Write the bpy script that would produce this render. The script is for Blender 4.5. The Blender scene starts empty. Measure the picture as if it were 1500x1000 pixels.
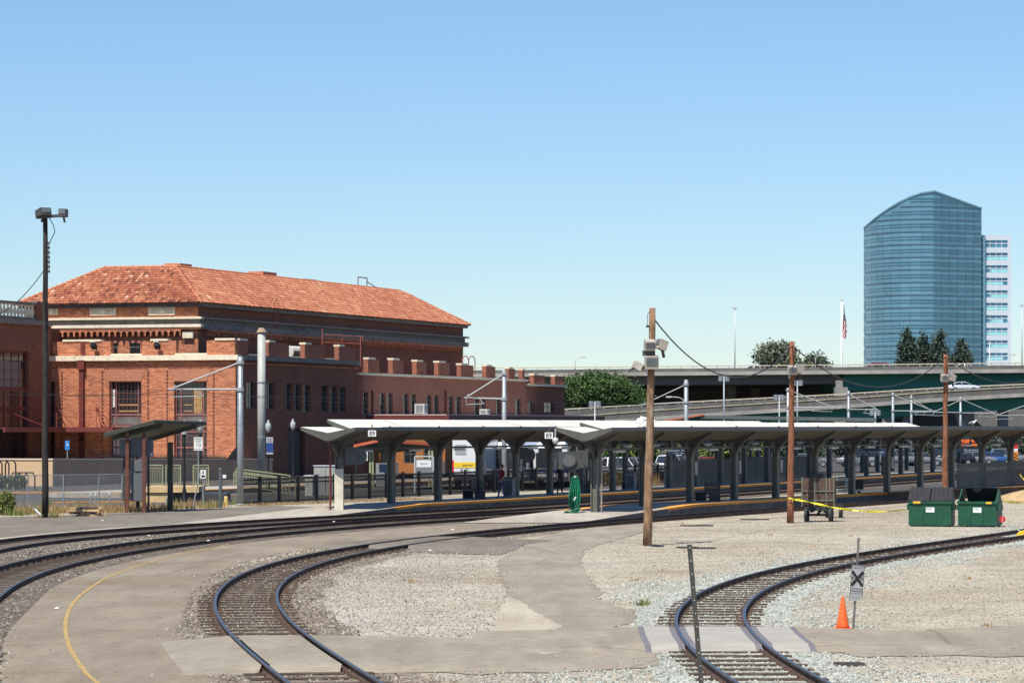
import bpy, bmesh, math, random
import numpy as np
from mathutils import Vector, Matrix
random.seed(7)
rng = np.random.default_rng(7)
R = math.radians
scene = bpy.context.scene
C = scene.collection

# ---------------------------------------------------------------- camera
F, YH, H = 4800.0, 622.0, 4.4
cam_d = bpy.data.cameras.new('camera')
cam = bpy.data.objects.new('camera', cam_d)
C.objects.link(cam)
cam.location = (0, 0, H)
cam.rotation_euler = (R(90), 0, 0)
cam_d.sensor_fit = 'HORIZONTAL'
cam_d.sensor_width = 36
cam_d.lens = F / 1500 * 36
cam_d.shift_y = (YH - 500) / 1500
cam_d.clip_start = 0.5
cam_d.clip_end = 6000
scene.camera = cam

# ---------------------------------------------------------------- world and sun
SUN_EL, SUN_AZ = R(60), R(27)            # azimuth measured from behind the camera towards the left
to_sun = Vector((-math.sin(SUN_AZ) * math.cos(SUN_EL), -math.cos(SUN_AZ) * math.cos(SUN_EL), math.sin(SUN_EL)))
world = bpy.data.worlds.new('World')
scene.world = world
world.use_nodes = True
nt = world.node_tree
nt.nodes.clear()
sky = nt.nodes.new('ShaderNodeTexSky')
sky.sky_type = 'NISHITA'
sky.sun_disc = False
sky.sun_elevation = SUN_EL
sky.sun_rotation = math.atan2(to_sun.x, to_sun.y) % (2 * math.pi)
sky.altitude = 0
sky.air_density = 1.02
sky.dust_density = 0.0
sky.ozone_density = 10
bg = nt.nodes.new('ShaderNodeBackground')
bg.inputs['Strength'].default_value = 0.101
out = nt.nodes.new('ShaderNodeOutputWorld')
nt.links.new(sky.outputs[0], bg.inputs['Color'])
nt.links.new(bg.outputs[0], out.inputs['Surface'])

sun_d = bpy.data.lights.new('sun', 'SUN')
sun_d.energy = 5.0
sun_d.angle = R(0.53)
sun_d.color = (1.0, 0.95, 0.86)
sun = bpy.data.objects.new('sun', sun_d)
C.objects.link(sun)
sun.location = (-200, -150, 300)
sun.rotation_euler = to_sun.to_track_quat('Z', 'Y').to_euler()

scene.view_settings.view_transform = 'Standard'
scene.view_settings.look = 'None'
scene.view_settings.exposure = 0.34
scene.view_settings.gamma = 1.0
scene.view_settings.use_curve_mapping = False
scene.render.engine = 'CYCLES'
scene.cycles.use_denoising = True
scene.cycles.max_bounces = 6
scene.cycles.transparent_max_bounces = 12
scene.cycles.caustics_reflective = False
scene.cycles.caustics_refractive = False

# ---------------------------------------------------------------- helpers
def dep(py, z=0.0):
    return (H - z) * F / (py - YH)
def G(px, py, z=0.0):
    d = dep(py, z)
    return Vector(((px - 750) / F * d, d, z))
def P(px, py, d):
    return Vector(((px - 750) / F * d, d, H - (py - YH) * d / F))
def X(px, d):
    return (px - 750) / F * d
def Z(py, d):
    return H - (py - YH) * d / F

class MB:
    def __init__(s):
        s.v, s.f, s.m = [], [], []
    def add(s, vs, fs, mi=0):
        o = len(s.v)
        s.v.extend([tuple(p) for p in vs])
        for f in fs:
            s.f.append(tuple(o + i for i in f)); s.m.append(mi)
        return s
    def quad(s, a, b, c, d, mi=0):
        return s.add([a, b, c, d], [(0, 1, 2, 3)], mi)
    def poly(s, pts, mi=0):
        return s.add(pts, [tuple(range(len(pts)))], mi)
    def hexa(s, p, mi=0):
        # p: 8 corners, bottom 4 ccw then top 4 ccw
        return s.add(p, [(3, 2, 1, 0), (4, 5, 6, 7), (0, 1, 5, 4), (1, 2, 6, 5), (2, 3, 7, 6), (3, 0, 4, 7)], mi)
    def box(s, x0, x1, y0, y1, z0, z1, mi=0):
        return s.hexa([(x0, y0, z0), (x1, y0, z0), (x1, y1, z0), (x0, y1, z0), (x0, y0, z1), (x1, y0, z1), (x1, y1, z1), (x0, y1, z1)], mi)
    def obox(s, c, size, rot=None, mi=0):
        c = Vector(c); hx, hy, hz = [q / 2 for q in size]
        pts = [Vector(q) for q in ((-hx, -hy, -hz), (hx, -hy, -hz), (hx, hy, -hz), (-hx, hy, -hz), (-hx, -hy, hz), (hx, -hy, hz), (hx, hy, hz), (-hx, hy, hz))]
        if rot is not None:
            pts = [rot @ q for q in pts]
        return s.hexa([c + q for q in pts], mi)
    def bar(s, a, b, w, h=None, up=(0, 0, 1), mi=0):
        a, b = Vector(a), Vector(b); h = h or w
        t = (b - a).normalized(); u = Vector(up)
        if abs(t.dot(u)) > .98: u = Vector((0, 1, 0))
        sd = t.cross(u).normalized() * (w / 2); uu = sd.cross(t).normalized() * (h / 2)
        return s.hexa([a - sd - uu, a + sd - uu, b + sd - uu, b - sd - uu, a - sd + uu, a + sd + uu, b + sd + uu, b - sd + uu], mi)
    def tube(s, pts, r, n=8, mi=0, cap=True):
        pts = [Vector(p) for p in pts]
        rs = r if isinstance(r, (list, tuple)) else [r] * len(pts)
        o = len(s.v); prev = None
        for i, p in enumerate(pts):
            t = (pts[min(i + 1, len(pts) - 1)] - pts[max(i - 1, 0)])
            t = t.normalized() if t.length > 1e-9 else Vector((0, 0, 1))
            if prev is None:
                u = Vector((0, 0, 1)) if abs(t.z) < .9 else Vector((1, 0, 0))
                u = (u - t * u.dot(t)).normalized()
            else:
                u = (prev - t * prev.dot(t)).normalized()
            prev = u; w = t.cross(u)
            for k in range(n):
                a = 2 * math.pi * k / n
                s.v.append(tuple(p + (u * math.cos(a) + w * math.sin(a)) * rs[i]))
        for i in range(len(pts) - 1):
            for k in range(n):
                k2 = (k + 1) % n
                s.f.append((o + i * n + k, o + i * n + k2, o + (i + 1) * n + k2, o + (i + 1) * n + k)); s.m.append(mi)
        if cap:
            s.f.append(tuple(o + k for k in reversed(range(n)))); s.m.append(mi)
            s.f.append(tuple(o + (len(pts) - 1) * n + k for k in range(n))); s.m.append(mi)
        return s
    def lathe(s, prof, c=(0, 0, 0), n=16, mi=0):
        o = len(s.v); c = Vector(c)
        for r, z in prof:
            for k in range(n):
                a = 2 * math.pi * k / n
                s.v.append((c.x + r * math.cos(a), c.y + r * math.sin(a), c.z + z))
        for i in range(len(prof) - 1):
            for k in range(n):
                k2 = (k + 1) % n
                s.f.append((o + i * n + k, o + i * n + k2, o + (i + 1) * n + k2, o + (i + 1) * n + k)); s.m.append(mi)
        s.f.append(tuple(o + k for k in reversed(range(n)))); s.m.append(mi)
        s.f.append(tuple(o + (len(prof) - 1) * n + k for k in range(n))); s.m.append(mi)
        return s
    def extr(s, prof, org, U, V, W, mi=0, cap=True):
        # polygon prof (u,v) in plane U,V at org, swept by vector W
        org, U, V, W = Vector(org), Vector(U), Vector(V), Vector(W); n = len(prof)
        a = [org + U * u + V * v for u, v in prof]; b = [p + W for p in a]
        fs = [(i, (i + 1) % n, n + (i + 1) % n, n + i) for i in range(n)]
        if cap: fs += [tuple(reversed(range(n))), tuple(range(n, 2 * n))]
        return s.add(a + b, fs, mi)
    def sweep(s, prof, path, nrm, mi=None, close=True, z=None, cap_mi=0):
        # prof (u,v): u along per-point horizontal normal, v up
        o = len(s.v); n = len(prof)
        for p, q in zip(path, nrm):
            for u, v in prof:
                s.v.append((p[0] + q[0] * u, p[1] + q[1] * u, p[2] + v))
        m = n if close else n - 1
        for i in range(len(path) - 1):
            for k in range(m):
                k2 = (k + 1) % n
                s.f.append((o + i * n + k, o + i * n + k2, o + (i + 1) * n + k2, o + (i + 1) * n + k))
                s.m.append(mi[k] if isinstance(mi, (list, tuple)) else (mi or 0))
        if close:
            s.f.append(tuple(o + k for k in reversed(range(n)))); s.m.append(cap_mi)
            s.f.append(tuple(o + (len(path) - 1) * n + k for k in range(n))); s.m.append(cap_mi)
        return s
    def mesh(s, name, mats, smooth=False, off=(0, 0, 0), fix=True):
        me = bpy.data.meshes.new(name)
        ox, oy, oz = off
        me.from_pydata([(a - ox, b - oy, c - oz) for a, b, c in s.v], [], s.f)
        for m in (mats if isinstance(mats, (list, tuple)) else [mats]):
            me.materials.append(m)
        if any(s.m): me.polygons.foreach_set('material_index', s.m)
        if smooth: me.polygons.foreach_set('use_smooth', [True] * len(me.polygons))
        if fix:
            bm = bmesh.new(); bm.from_mesh(me)
            bmesh.ops.recalc_face_normals(bm, faces=bm.faces)
            bm.to_mesh(me); bm.free()
        me.update()
        return me
    def build(s, name, mats, parent=None, smooth=False, world=False, fix=True):
        off = (0, 0, 0)
        if world and parent is not None:
            off = world_loc(parent)
        o = bpy.data.objects.new(name, s.mesh(name, mats, smooth, off, fix))
        C.objects.link(o)
        if parent is not None: o.parent = parent
        return o

def world_loc(o):
    p = Vector((0, 0, 0))
    while o is not None:
        p = p + o.location; o = o.parent
    return p
def tag(o, label=None, cat=None, group=None, kind=None):
    if label: o['label'] = label
    if cat: o['category'] = cat
    if group: o['group'] = group
    if kind: o['kind'] = kind
    return o
def thing(name, label, cat, loc=(0, 0, 0), rz=0.0, group=None):
    o = bpy.data.objects.new(name, None); C.objects.link(o)
    o.location = loc; o.rotation_euler = (0, 0, rz)
    o.empty_display_size = .2
    return tag(o, label, cat, group)
def dup(root, loc, rz=None, label=None, group=None, parent=None):
    r = root.copy(); C.objects.link(r)
    if parent is not None: r.parent = parent
    else:
        r.location = loc
        if rz is not None: r.rotation_euler = (root.rotation_euler[0], root.rotation_euler[1], rz)
        if label: r['label'] = label
        if group: r['group'] = group
    for ch in list(root.children):
        dup(ch, None, parent=r)
    return r
def copyobj(o, loc, rz=0.0, parent=None):
    c = o.copy(); C.objects.link(c); c.location = loc; c.rotation_euler = (0, 0, rz)
    if parent is not None: c.parent = parent
    return c
def text(name, body, mat, parent, loc, rot, size, align='CENTER', sx=1.0):
    cu = bpy.data.curves.new(name, 'FONT')
    cu.body = body; cu.size = size; cu.align_x = align; cu.align_y = 'CENTER'
    cu.resolution_u = 3
    cu.materials.append(mat)
    o = bpy.data.objects.new(name, cu); C.objects.link(o)
    o.parent = parent; o.location = loc; o.rotation_euler = rot; o.scale = (sx, 1, 1)
    TEXTS.append(o)
    return o
TEXTS = []
def flush_text():
    # flat lettering becomes plain mesh faces
    dg = bpy.context.evaluated_depsgraph_get()
    for o in TEXTS:
        me = bpy.data.meshes.new_from_object(o.evaluated_get(dg))
        q = bpy.data.objects.new('lettering', me); C.objects.link(q)
        q.parent = o.parent; q.location = o.location; q.rotation_euler = o.rotation_euler; q.scale = o.scale
        bpy.data.objects.remove(o)
    TEXTS.clear()
def stuff(o):
    o['kind'] = 'stuff'; return o

# ---------------------------------------------------------------- materials
def _new(name):
    m = bpy.data.materials.new(name); m.use_nodes = True
    nt = m.node_tree
    return m, nt, nt.nodes['Principled BSDF']
def ramp(nt, stops, interp='LINEAR'):
    r = nt.nodes.new('ShaderNodeValToRGB'); cr = r.color_ramp; cr.interpolation = interp
    while len(cr.elements) < len(stops): cr.elements.new(.5)
    for e, (p, c) in zip(cr.elements, stops):
        e.position = p; e.color = (*c, 1)
    return r
def noise(nt, scale, detail=4, rough=.55, vec=None, dims='3D'):
    n = nt.nodes.new('ShaderNodeTexNoise'); n.noise_dimensions = dims
    n.inputs['Scale'].default_value = scale; n.inputs['Detail'].default_value = detail; n.inputs['Roughness'].default_value = rough
    if vec is not None: nt.links.new(vec, n.inputs['Vector'])
    return n
def mix(nt, a, b, fac, mode='MIX'):
    m = nt.nodes.new('ShaderNodeMix'); m.data_type = 'RGBA'; m.blend_type = mode
    for sock, val in ((m.inputs[6], a), (m.inputs[7], b)):
        if isinstance(val, tuple): sock.default_value = (*val, 1)
        else: nt.links.new(val, sock)
    if isinstance(fac, (int, float)): m.inputs[0].default_value = fac
    else: nt.links.new(fac, m.inputs[0])
    return m.outputs[2]
def objvec(nt, scale=(1, 1, 1), kind='Object'):
    tc = nt.nodes.new('ShaderNodeTexCoord'); mp = nt.nodes.new('ShaderNodeMapping')
    mp.inputs['Scale'].default_value = scale
    nt.links.new(tc.outputs[kind], mp.inputs['Vector'])
    return mp.outputs[0]
def bump(nt, b, height, strength=.3, dist=.02):
    n = nt.nodes.new('ShaderNodeBump'); n.inputs['Strength'].default_value = strength; n.inputs['Distance'].default_value = dist
    nt.links.new(height, n.inputs['Height']); nt.links.new(n.outputs[0], b.inputs['Normal'])
_mc = {}
def M(name, col, rough=.7, metal=0.0, var=.18, scale=2.0, bmp=0.0, bscale=30.0, dirt=None, spec=.4, stretch=(1, 1, 1), emit=None):
    if name in _mc: return _mc[name]
    m, nt, b = _new(name)
    vec = objvec(nt, stretch)
    n = noise(nt, scale, 6, .6, vec)
    lo = tuple(max(0, c * (1 - var)) for c in col); hi = tuple(min(1, c * (1 + var)) for c in col)
    r = ramp(nt, [(.3, lo), (.7, hi)])
    nt.links.new(n.outputs[0], r.inputs[0])
    c = r.outputs[0]
    if dirt:
        n2 = noise(nt, scale * .6, 7, .7, vec)
        r2 = ramp(nt, [(.5, (0, 0, 0)), (.72, (1, 1, 1))])
        nt.links.new(n2.outputs[0], r2.inputs[0])
        c = mix(nt, c, dirt, r2.outputs[0])
    nt.links.new(c, b.inputs['Base Color'])
    b.inputs['Roughness'].default_value = rough; b.inputs['Metallic'].default_value = metal
    b.inputs['Specular IOR Level'].default_value = spec
    if bmp:
        n3 = noise(nt, bscale, 4, .6, vec); bump(nt, b, n3.outputs[0], bmp, .02)
    if emit:
        b.inputs['Emission Color'].default_value = (*emit[0], 1); b.inputs['Emission Strength'].default_value = emit[1]
    _mc[name] = m
    return m
def brick_mat(name, c1, c2, mortar, mscale=1.0, patch=.36):
    # brick face colour and joints on walls that run along object X or Y (height along Z)
    m, nt, b = _new(name)
    tc = nt.nodes.new('ShaderNodeTexCoord')
    sep = nt.nodes.new('ShaderNodeSeparateXYZ'); nt.links.new(tc.outputs['Object'], sep.inputs[0])
    ad = nt.nodes.new('ShaderNodeMath'); ad.operation = 'ADD'
    nt.links.new(sep.outputs[0], ad.inputs[0]); nt.links.new(sep.outputs[1], ad.inputs[1])
    cmb = nt.nodes.new('ShaderNodeCombineXYZ'); nt.links.new(ad.outputs[0], cmb.inputs[0]); nt.links.new(sep.outputs[2], cmb.inputs[1])
    br = nt.nodes.new('ShaderNodeTexBrick')
    nt.links.new(cmb.outputs[0], br.inputs['Vector'])
    br.inputs['Scale'].default_value = 1.0
    br.inputs['Brick Width'].default_value = .3 * mscale; br.inputs['Row Height'].default_value = .1 * mscale
    br.inputs['Mortar Size'].default_value = .009 * mscale; br.inputs['Bias'].default_value = 0.1
    br.inputs['Color1'].default_value = (*c1, 1); br.inputs['Color2'].default_value = (*c2, 1); br.inputs['Mortar'].default_value = (*mortar, 1)
    mp = nt.nodes.new('ShaderNodeMapping'); mp.inputs['Scale'].default_value = (1.1, 1.1, 3.3)
    nt.links.new(tc.outputs['Object'], mp.inputs[0])
    n = noise(nt, 1.9, 8, .8, mp.outputs[0])
    r = ramp(nt, [(.28, (1 - patch,) * 3), (.5, (1, 1, 1)), (.72, (1 + patch * .9,) * 3)])
    nt.links.new(n.outputs[0], r.inputs[0])
    c = mix(nt, br.outputs[0], r.outputs[0], 1.0, 'MULTIPLY')
    n2 = noise(nt, .22, 5, .6, tc.outputs['Object'])
    r2 = ramp(nt, [(.35, (.86, .86, .88)), (.65, (1.06, 1.03, 1))]); nt.links.new(n2.outputs[0], r2.inputs[0])
    c = mix(nt, c, r2.outputs[0], 1.0, 'MULTIPLY')
    nt.links.new(c, b.inputs['Base Color'])
    b.inputs['Roughness'].default_value = .9; b.inputs['Specular IOR Level'].default_value = .2
    bump(nt, b, br.outputs['Fac'], .3, -.01)
    _mc[name] = m
    return m
# ================================================================ ground, tracks, roads
def ground_mat():
    m, nt, b = _new('yard_ground')
    tc = nt.nodes.new('ShaderNodeTexCoord'); v = tc.outputs['Object']
    big = noise(nt, .09, 6, .6, v); r = ramp(nt, [(.34, (.295, .25, .19)), (.46, (.375, .332, .262)), (.56, (.405, .37, .30)), (.68, (.425, .398, .34))])
    nt.links.new(big.outputs[0], r.inputs[0])
    vo = nt.nodes.new('ShaderNodeTexVoronoi'); vo.inputs['Scale'].default_value = 14; nt.links.new(v, vo.inputs['Vector'])
    r2 = ramp(nt, [(0, (.55, .54, .52)), (.5, (1, 1, 1)), (1, (1.35, 1.33, 1.3))])
    sp = nt.nodes.new('ShaderNodeSeparateColor'); nt.links.new(vo.outputs['Color'], sp.inputs[0]); nt.links.new(sp.outputs[0], r2.inputs[0])
    c = mix(nt, r.outputs[0], r2.outputs[0], .75, 'MULTIPLY')
    n3 = noise(nt, .35, 7, .65, v); r3 = ramp(nt, [(.36, (.8, .78, .75)), (.62, (1.1, 1.08, 1.05))]); nt.links.new(n3.outputs[0], r3.inputs[0])
    c = mix(nt, c, r3.outputs[0], 1.0, 'MULTIPLY')
    nt.links.new(c, b.inputs['Base Color']); b.inputs['Roughness'].default_value = .95; b.inputs['Specular IOR Level'].default_value = .15
    bump(nt, b, vo.outputs['Distance'], .7, .03)
    return m
def asphalt_mat(name, base, warm, crack=True, light=.12):
    m, nt, b = _new(name)
    tc = nt.nodes.new('ShaderNodeTexCoord'); v = tc.outputs['Object']
    n1 = noise(nt, .16, 7, .6, v); r = ramp(nt, [(.34, warm), (.52, base), (.7, tuple(c * 1.16 for c in base))]); nt.links.new(n1.outputs[0], r.inputs[0])
    n2 = noise(nt, 26, 3, .7, v); r2 = ramp(nt, [(.3, (.84, .84, .84)), (.7, (1.14, 1.14, 1.14))]); nt.links.new(n2.outputs[0], r2.inputs[0])
    c = mix(nt, r.outputs[0], r2.outputs[0], 1.0, 'MULTIPLY')
    mp = nt.nodes.new('ShaderNodeMapping'); mp.inputs['Scale'].default_value = (1.3, .22, 1); nt.links.new(v, mp.inputs[0])
    n4 = noise(nt, .9, 5, .6, mp.outputs[0]); r4 = ramp(nt, [(.4, (.86, .85, .84)), (.6, (1.05, 1.05, 1.05))]); nt.links.new(n4.outputs[0], r4.inputs[0])
    c = mix(nt, c, r4.outputs[0], .8, 'MULTIPLY')
    if crack:
        nn = noise(nt, .5, 4, .6, v)
        mv = mix(nt, v, nn.outputs['Color'], .12)
        vo = nt.nodes.new('ShaderNodeTexVoronoi'); vo.feature = 'DISTANCE_TO_EDGE'; vo.inputs['Scale'].default_value = .12; nt.links.new(mv, vo.inputs['Vector'])
        r3 = ramp(nt, [(.0, (.68, .66, .63)), (.003, (.88, .87, .86)), (.006, (1, 1, 1))]); nt.links.new(vo.outputs['Distance'], r3.inputs[0])
        c = mix(nt, c, r3.outputs[0], 1.0, 'MULTIPLY')
    n5 = noise(nt, .42, 6, .7, v); r5 = ramp(nt, [(.26, (.8, .78, .75)), (.4, (1, 1, 1))]); nt.links.new(n5.outputs[0], r5.inputs[0])
    c = mix(nt, c, r5.outputs[0], .85, 'MULTIPLY')
    n6 = noise(nt, 3.5, 5, .7, v); r6 = ramp(nt, [(.35, (.85, .84, .82)), (.65, (1.1, 1.1, 1.1))]); nt.links.new(n6.outputs[0], r6.inputs[0])
    c = mix(nt, c, r6.outputs[0], .9, 'MULTIPLY')
    nt.links.new(c, b.inputs['Base Color']); b.inputs['Roughness'].default_value = .9; b.inputs['Specular IOR Level'].default_value = .25
    bump(nt, b, n2.outputs[0], .35, .01)
    return m
MG = ground_mat()
ASPH = asphalt_mat('worn_asphalt', (.248, .208, .155), (.215, .16, .108))
ASPH2 = asphalt_mat('pale_asphalt', (.29, .252, .195), (.265, .225, .17))
ASPH3 = asphalt_mat('grey_asphalt', (.195, .172, .14), (.175, .145, .11))
CONC = asphalt_mat('pale_concrete', (.42, .37, .29), (.39, .335, .25), crack=False)
DIRT = asphalt_mat('packed_dirt', (.40, .345, .26), (.36, .30, .22), crack=False)
LOT = asphalt_mat('lot_asphalt', (.08, .076, .07), (.09, .077, .062))

g = MB()
ys = [20, 60, 100, 140, 200, 300, 500, 1000, 5000]
g.quad((-2500, 20, 0), (2500, 20, 0), (2500, 5000, 0), (-2500, 5000, 0))
tag(g.build('ground', MG), 'pale tan dirt and gravel yard ground between the tracks', kind='structure')

def fit_track(lp, rp, zl, zr, deg):
    L = np.array([G(a, b, zl)[:2] for a, b in lp]); Rr = np.array([G(a, b, zr)[:2] for a, b in rp])
    c = np.polyfit(L[:, 1], L[:, 0] + .75, 2)
    y0 = min(L[:, 1].min(), Rr[:, 1].min() if len(Rr) else 1e9); y1 = max(L[:, 1].max(), Rr[:, 1].max() if len(Rr) else 0)
    mu, sd = (y0 + y1) / 2, (y1 - y0) / 2
    cur = lambda y: 0 * y
    for it in range(4):
        xs, yy = [], []
        for pts, sg in ((L, 1), (Rr, -1)):
            for x, y in pts:
                s = 0 if it == 0 else (cur(np.array([y + .5]))[0] - cur(np.array([y - .5]))[0])
                k = 1 / math.sqrt(1 + s * s)
                xs.append(x + sg * .75 * k); yy.append(y - sg * .75 * k * s)
        co = np.polyfit((np.array(yy) - mu) / sd, xs, deg)
        def cur(y, co=co):
            y = np.asarray(y, float); t = (y - mu) / sd
            d1 = np.polyder(co)
            base = np.polyval(co, np.clip(t, -1, 1))
            return base + np.where(t > 1, (t - 1) * np.polyval(d1, 1), 0) + np.where(t < -1, (t + 1) * np.polyval(d1, -1), 0)
    return cur
TA = fit_track([(1075, 997), (1064, 987), (1029, 958), (1000, 922), (993, 905), (996, 892), (1014, 876), (1040, 861), (1088, 843), (1140, 830), (1244, 812), (1340, 796), (1500, 774)],
               [(1216, 998), (1160, 973), (1136, 957), (1112, 937), (1098, 920), (1088, 900), (1092, 884), (1112, 866), (1164, 844), (1252, 823), (1340, 808), (1500, 783)], .16, .16, 4)
TB = fit_track([(430, 998), (400, 980), (367, 957), (333, 930), (320, 900), (322, 880), (333, 857), (353, 840), (383, 825), (433, 812), (500, 802), (523, 797), (597, 788), (670, 779), (743, 772), (817, 766), (941, 756.5), (1055, 747), (1152, 743)],
               [(571, 998), (500, 968), (467, 950), (437, 930), (418, 900), (417, 880), (423, 857), (450, 835), (483, 821), (523, 811), (578, 800), (615, 793), (707, 784), (817, 773), (941, 763)], .16, .16, 5)
TC = fit_track([(0, 792), (98, 780), (200, 772.3), (300, 764), (400, 760), (500, 754), (600, 749), (700, 742), (800, 737)],
               [(0, 801), (98, 790), (200, 780), (300, 771), (400, 766), (500, 760)], .26, .16, 3)
TD = fit_track([(0, 830.7), (52, 816), (105, 807.6), (200, 792.5), (300, 780.7), (400, 772), (500, 764.7), (600, 758.5), (700, 753), (800, 746.7)],
               [(0, 865), (52, 843), (105, 826.5), (200, 804), (300, 791), (400, 780), (500, 771), (600, 764)], .26, .16, 3)

def cl(fn, y0, y1, step=.6):
    y = np.arange(y0, y1, step); x = fn(y)
    s = np.gradient(x, y); k = 1 / np.sqrt(1 + s * s)
    return np.stack([x, y], 1), np.stack([k, -s * k], 1)        # points, right-hand normals
def offs(fn, y0, y1, u, step=.6):
    p, n = cl(fn, y0, y1, step)
    return p + n * u

RUST = M('rail_rust', (.07, .042, .03), .85, .0, .4, 3, dirt=(.17, .085, .042))
STEEL = M('rail_head_steel', (.26, .25, .245), .42, 1.0, .12, 3)
TIE = M('tie_wood', (.07, .047, .034), .95, 0, .45, 5, stretch=(.6, 6, 1), bmp=.5, dirt=(.2, .16, .12))
def ballast_mat(name, c):
    m, nt, b = _new(name)
    tc = nt.nodes.new('ShaderNodeTexCoord'); v = tc.outputs['Object']
    vo = nt.nodes.new('ShaderNodeTexVoronoi'); vo.inputs['Scale'].default_value = 13; nt.links.new(v, vo.inputs['Vector'])
    sp = nt.nodes.new('ShaderNodeSeparateColor'); nt.links.new(vo.outputs['Color'], sp.inputs[0])
    r = ramp(nt, [(0, tuple(q * .45 for q in c)), (.5, c), (1, tuple(min(1, q * 1.5) for q in c))]); nt.links.new(sp.outputs[0], r.inputs[0])
    n = noise(nt, .5, 5, .6, v); r2 = ramp(nt, [(.35, (.75, .73, .7)), (.65, (1.1, 1.1, 1.1))]); nt.links.new(n.outputs[0], r2.inputs[0])
    nt.links.new(mix(nt, r.outputs[0], r2.outputs[0], 1.0, 'MULTIPLY'), b.inputs['Base Color'])
    b.inputs['Roughness'].default_value = .95; b.inputs['Specular IOR Level'].default_value = .15
    bump(nt, b, vo.outputs['Distance'], .8, .04)
    return m
BAL_A = ballast_mat('green_grey_ballast', (.38, .39, .34))
BAL_B = ballast_mat('tan_grey_ballast', (.23, .195, .15))
BAL_C = ballast_mat('dark_brown_ballast', (.145, .12, .097))

def track(label, fn, y0, y1, cant, bal, ties, bw=1.75):
    t = thing('railway_track', None, None, (0, 0, 0))
    t['kind'] = 'structure'; t['label'] = label
    p, n = cl(fn, y0, y1)
    prof = [(-.07, 0), (.07, 0), (.07, .018), (.012, .035), (.012, .11), (.036, .12), (.036, .15), (-.036, .15), (-.036, .12), (-.012, .11), (-.012, .035), (-.07, .018)]
    mi = [0] * 12; mi[6] = 1
    for u, dz in ((-.75, cant), (.75, 0)):
        q = p + n * u
        path = [(a, b, .012 + dz) for a, b in q]
        mb = MB().sweep(prof, path, n, mi)
        mb.build('rail', [RUST, STEEL], t)
    bed = MB()
    q = [(-bw - .35, .004), (-bw, .006 + cant), (bw, .006), (bw + .35, .003)] if cant else [(-bw - .3, .004), (-bw, .006), (bw, .006), (bw + .3, .004)]
    path = [(a, b, 0) for a, b in p]
    bed.sweep(q, path, n, 0, close=False)
    bed.build('ballast_bed', bal, t)
    # ties
    if ties:
        ty0, ty1 = ties
        tmb = MB().obox((0, 0, 0), (2.3, .36, .14))
        for u_ in (-.75, .75):
            tmb.obox((u_, 0, .076), (.34, .2, .012), None, 1)
            for v_ in (-.12, .12): tmb.obox((u_ + v_, .05, .095), (.03, .03, .03), None, 1)
        tm = tmb.mesh('tie', [TIE, RUST])
        y = ty0; k = 0
        while y < ty1 and k < 290:
            x = float(fn(y)); s = float(fn(y + .4) - fn(y - .4)) / .8
            o = bpy.data.objects.new('tie', tm); C.objects.link(o); o.parent = t
            o.location = (x + random.uniform(-.05, .05), y, -.036 + cant / 2 + random.uniform(-.004, .006)); o.rotation_euler = (0, math.atan(cant / 1.5), -math.atan(s) + random.uniform(-.015, .015))
            y += 1.12 / math.sqrt(1 + s * s) * random.uniform(.93, 1.07); k += 1
    return t
track('curved siding track on green grey ballast at the right', TA, 40, 240, 0, BAL_A, (50, 128), 1.5)
track('curved track looping through the middle of the yard', TB, 40, 330, 0, BAL_B, (50, 118), 1.6)
track('far banked main track along the first platform', TC, 60, 330, .10, BAL_C, None, 1.7)
track('nearer banked main track beside the asphalt road', TD, 60, 330, .10, BAL_C, (70, 128), 1.8)

def dens(pts, step=.5, jit=.0, rs=None):
    # densify a closed outline of ground points and roughen it
    rs = rs or random.Random(3)
    o = []
    n = len(pts)
    for i in range(n):
        a, b = Vector(pts[i]), Vector(pts[(i + 1) % n])
        k = max(1, int((b - a).length / step))
        for j in range(k):
            q = a.lerp(b, j / k)
            wv = math.sin(q.x * 2.3 + q.y * 1.1) + math.sin(q.x * 5.1 - q.y * 2.7 + 1)
            o.append((q.x + rs.uniform(-jit, jit) * .8 + wv * jit * .5, q.y + rs.uniform(-jit, jit) * 3.5 + wv * jit * 2.2))
    return o
def sheet(name, pts, z, mat, label, jit=.06, thick=0.0, kind='structure', step=.3):
    pts = dens(pts, step, jit)
    bm = bmesh.new()
    vs = [bm.verts.new((x, y, z)) for x, y in pts]
    f = bm.faces.new(vs)
    if f.normal.z < 0: bmesh.ops.reverse_faces(bm, faces=[f])
    f.normal_update()
    if f.normal.z < 0: f.normal_flip()
    bmesh.ops.triangulate(bm, faces=[f])
    me = bpy.data.meshes.new(name); bm.to_mesh(me); bm.free()
    me.materials.append(mat)
    o = bpy.data.objects.new(name, me); C.objects.link(o)
    return tag(o, label, kind=kind)
def gp(l):
    return [tuple(G(a, b)[:2]) for a, b in l]
road_l = gp([(-40, 1040), (2, 1000), (4, 940), (21, 902), (42, 877), (63, 861), (87, 852), (119, 841), (154, 829), (200, 816), (253, 804), (307, 796), (400, 785), (500, 774.5), (600, 767), (653, 763.5), (720, 766), (773, 768.5), (733, 774), (670, 781), (600, 789.5), (527, 797), (467, 802), (440, 806), (400, 813), (343, 828), (316, 839), (300, 850), (280, 870), (267, 900), (260, 923), (267, 938), (277, 957), (310, 987), (320, 1000), (330, 1040)])
sheet('road', road_l, .010, ASPH, 'worn brown asphalt road curving between the tracks at left', .05)
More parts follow.
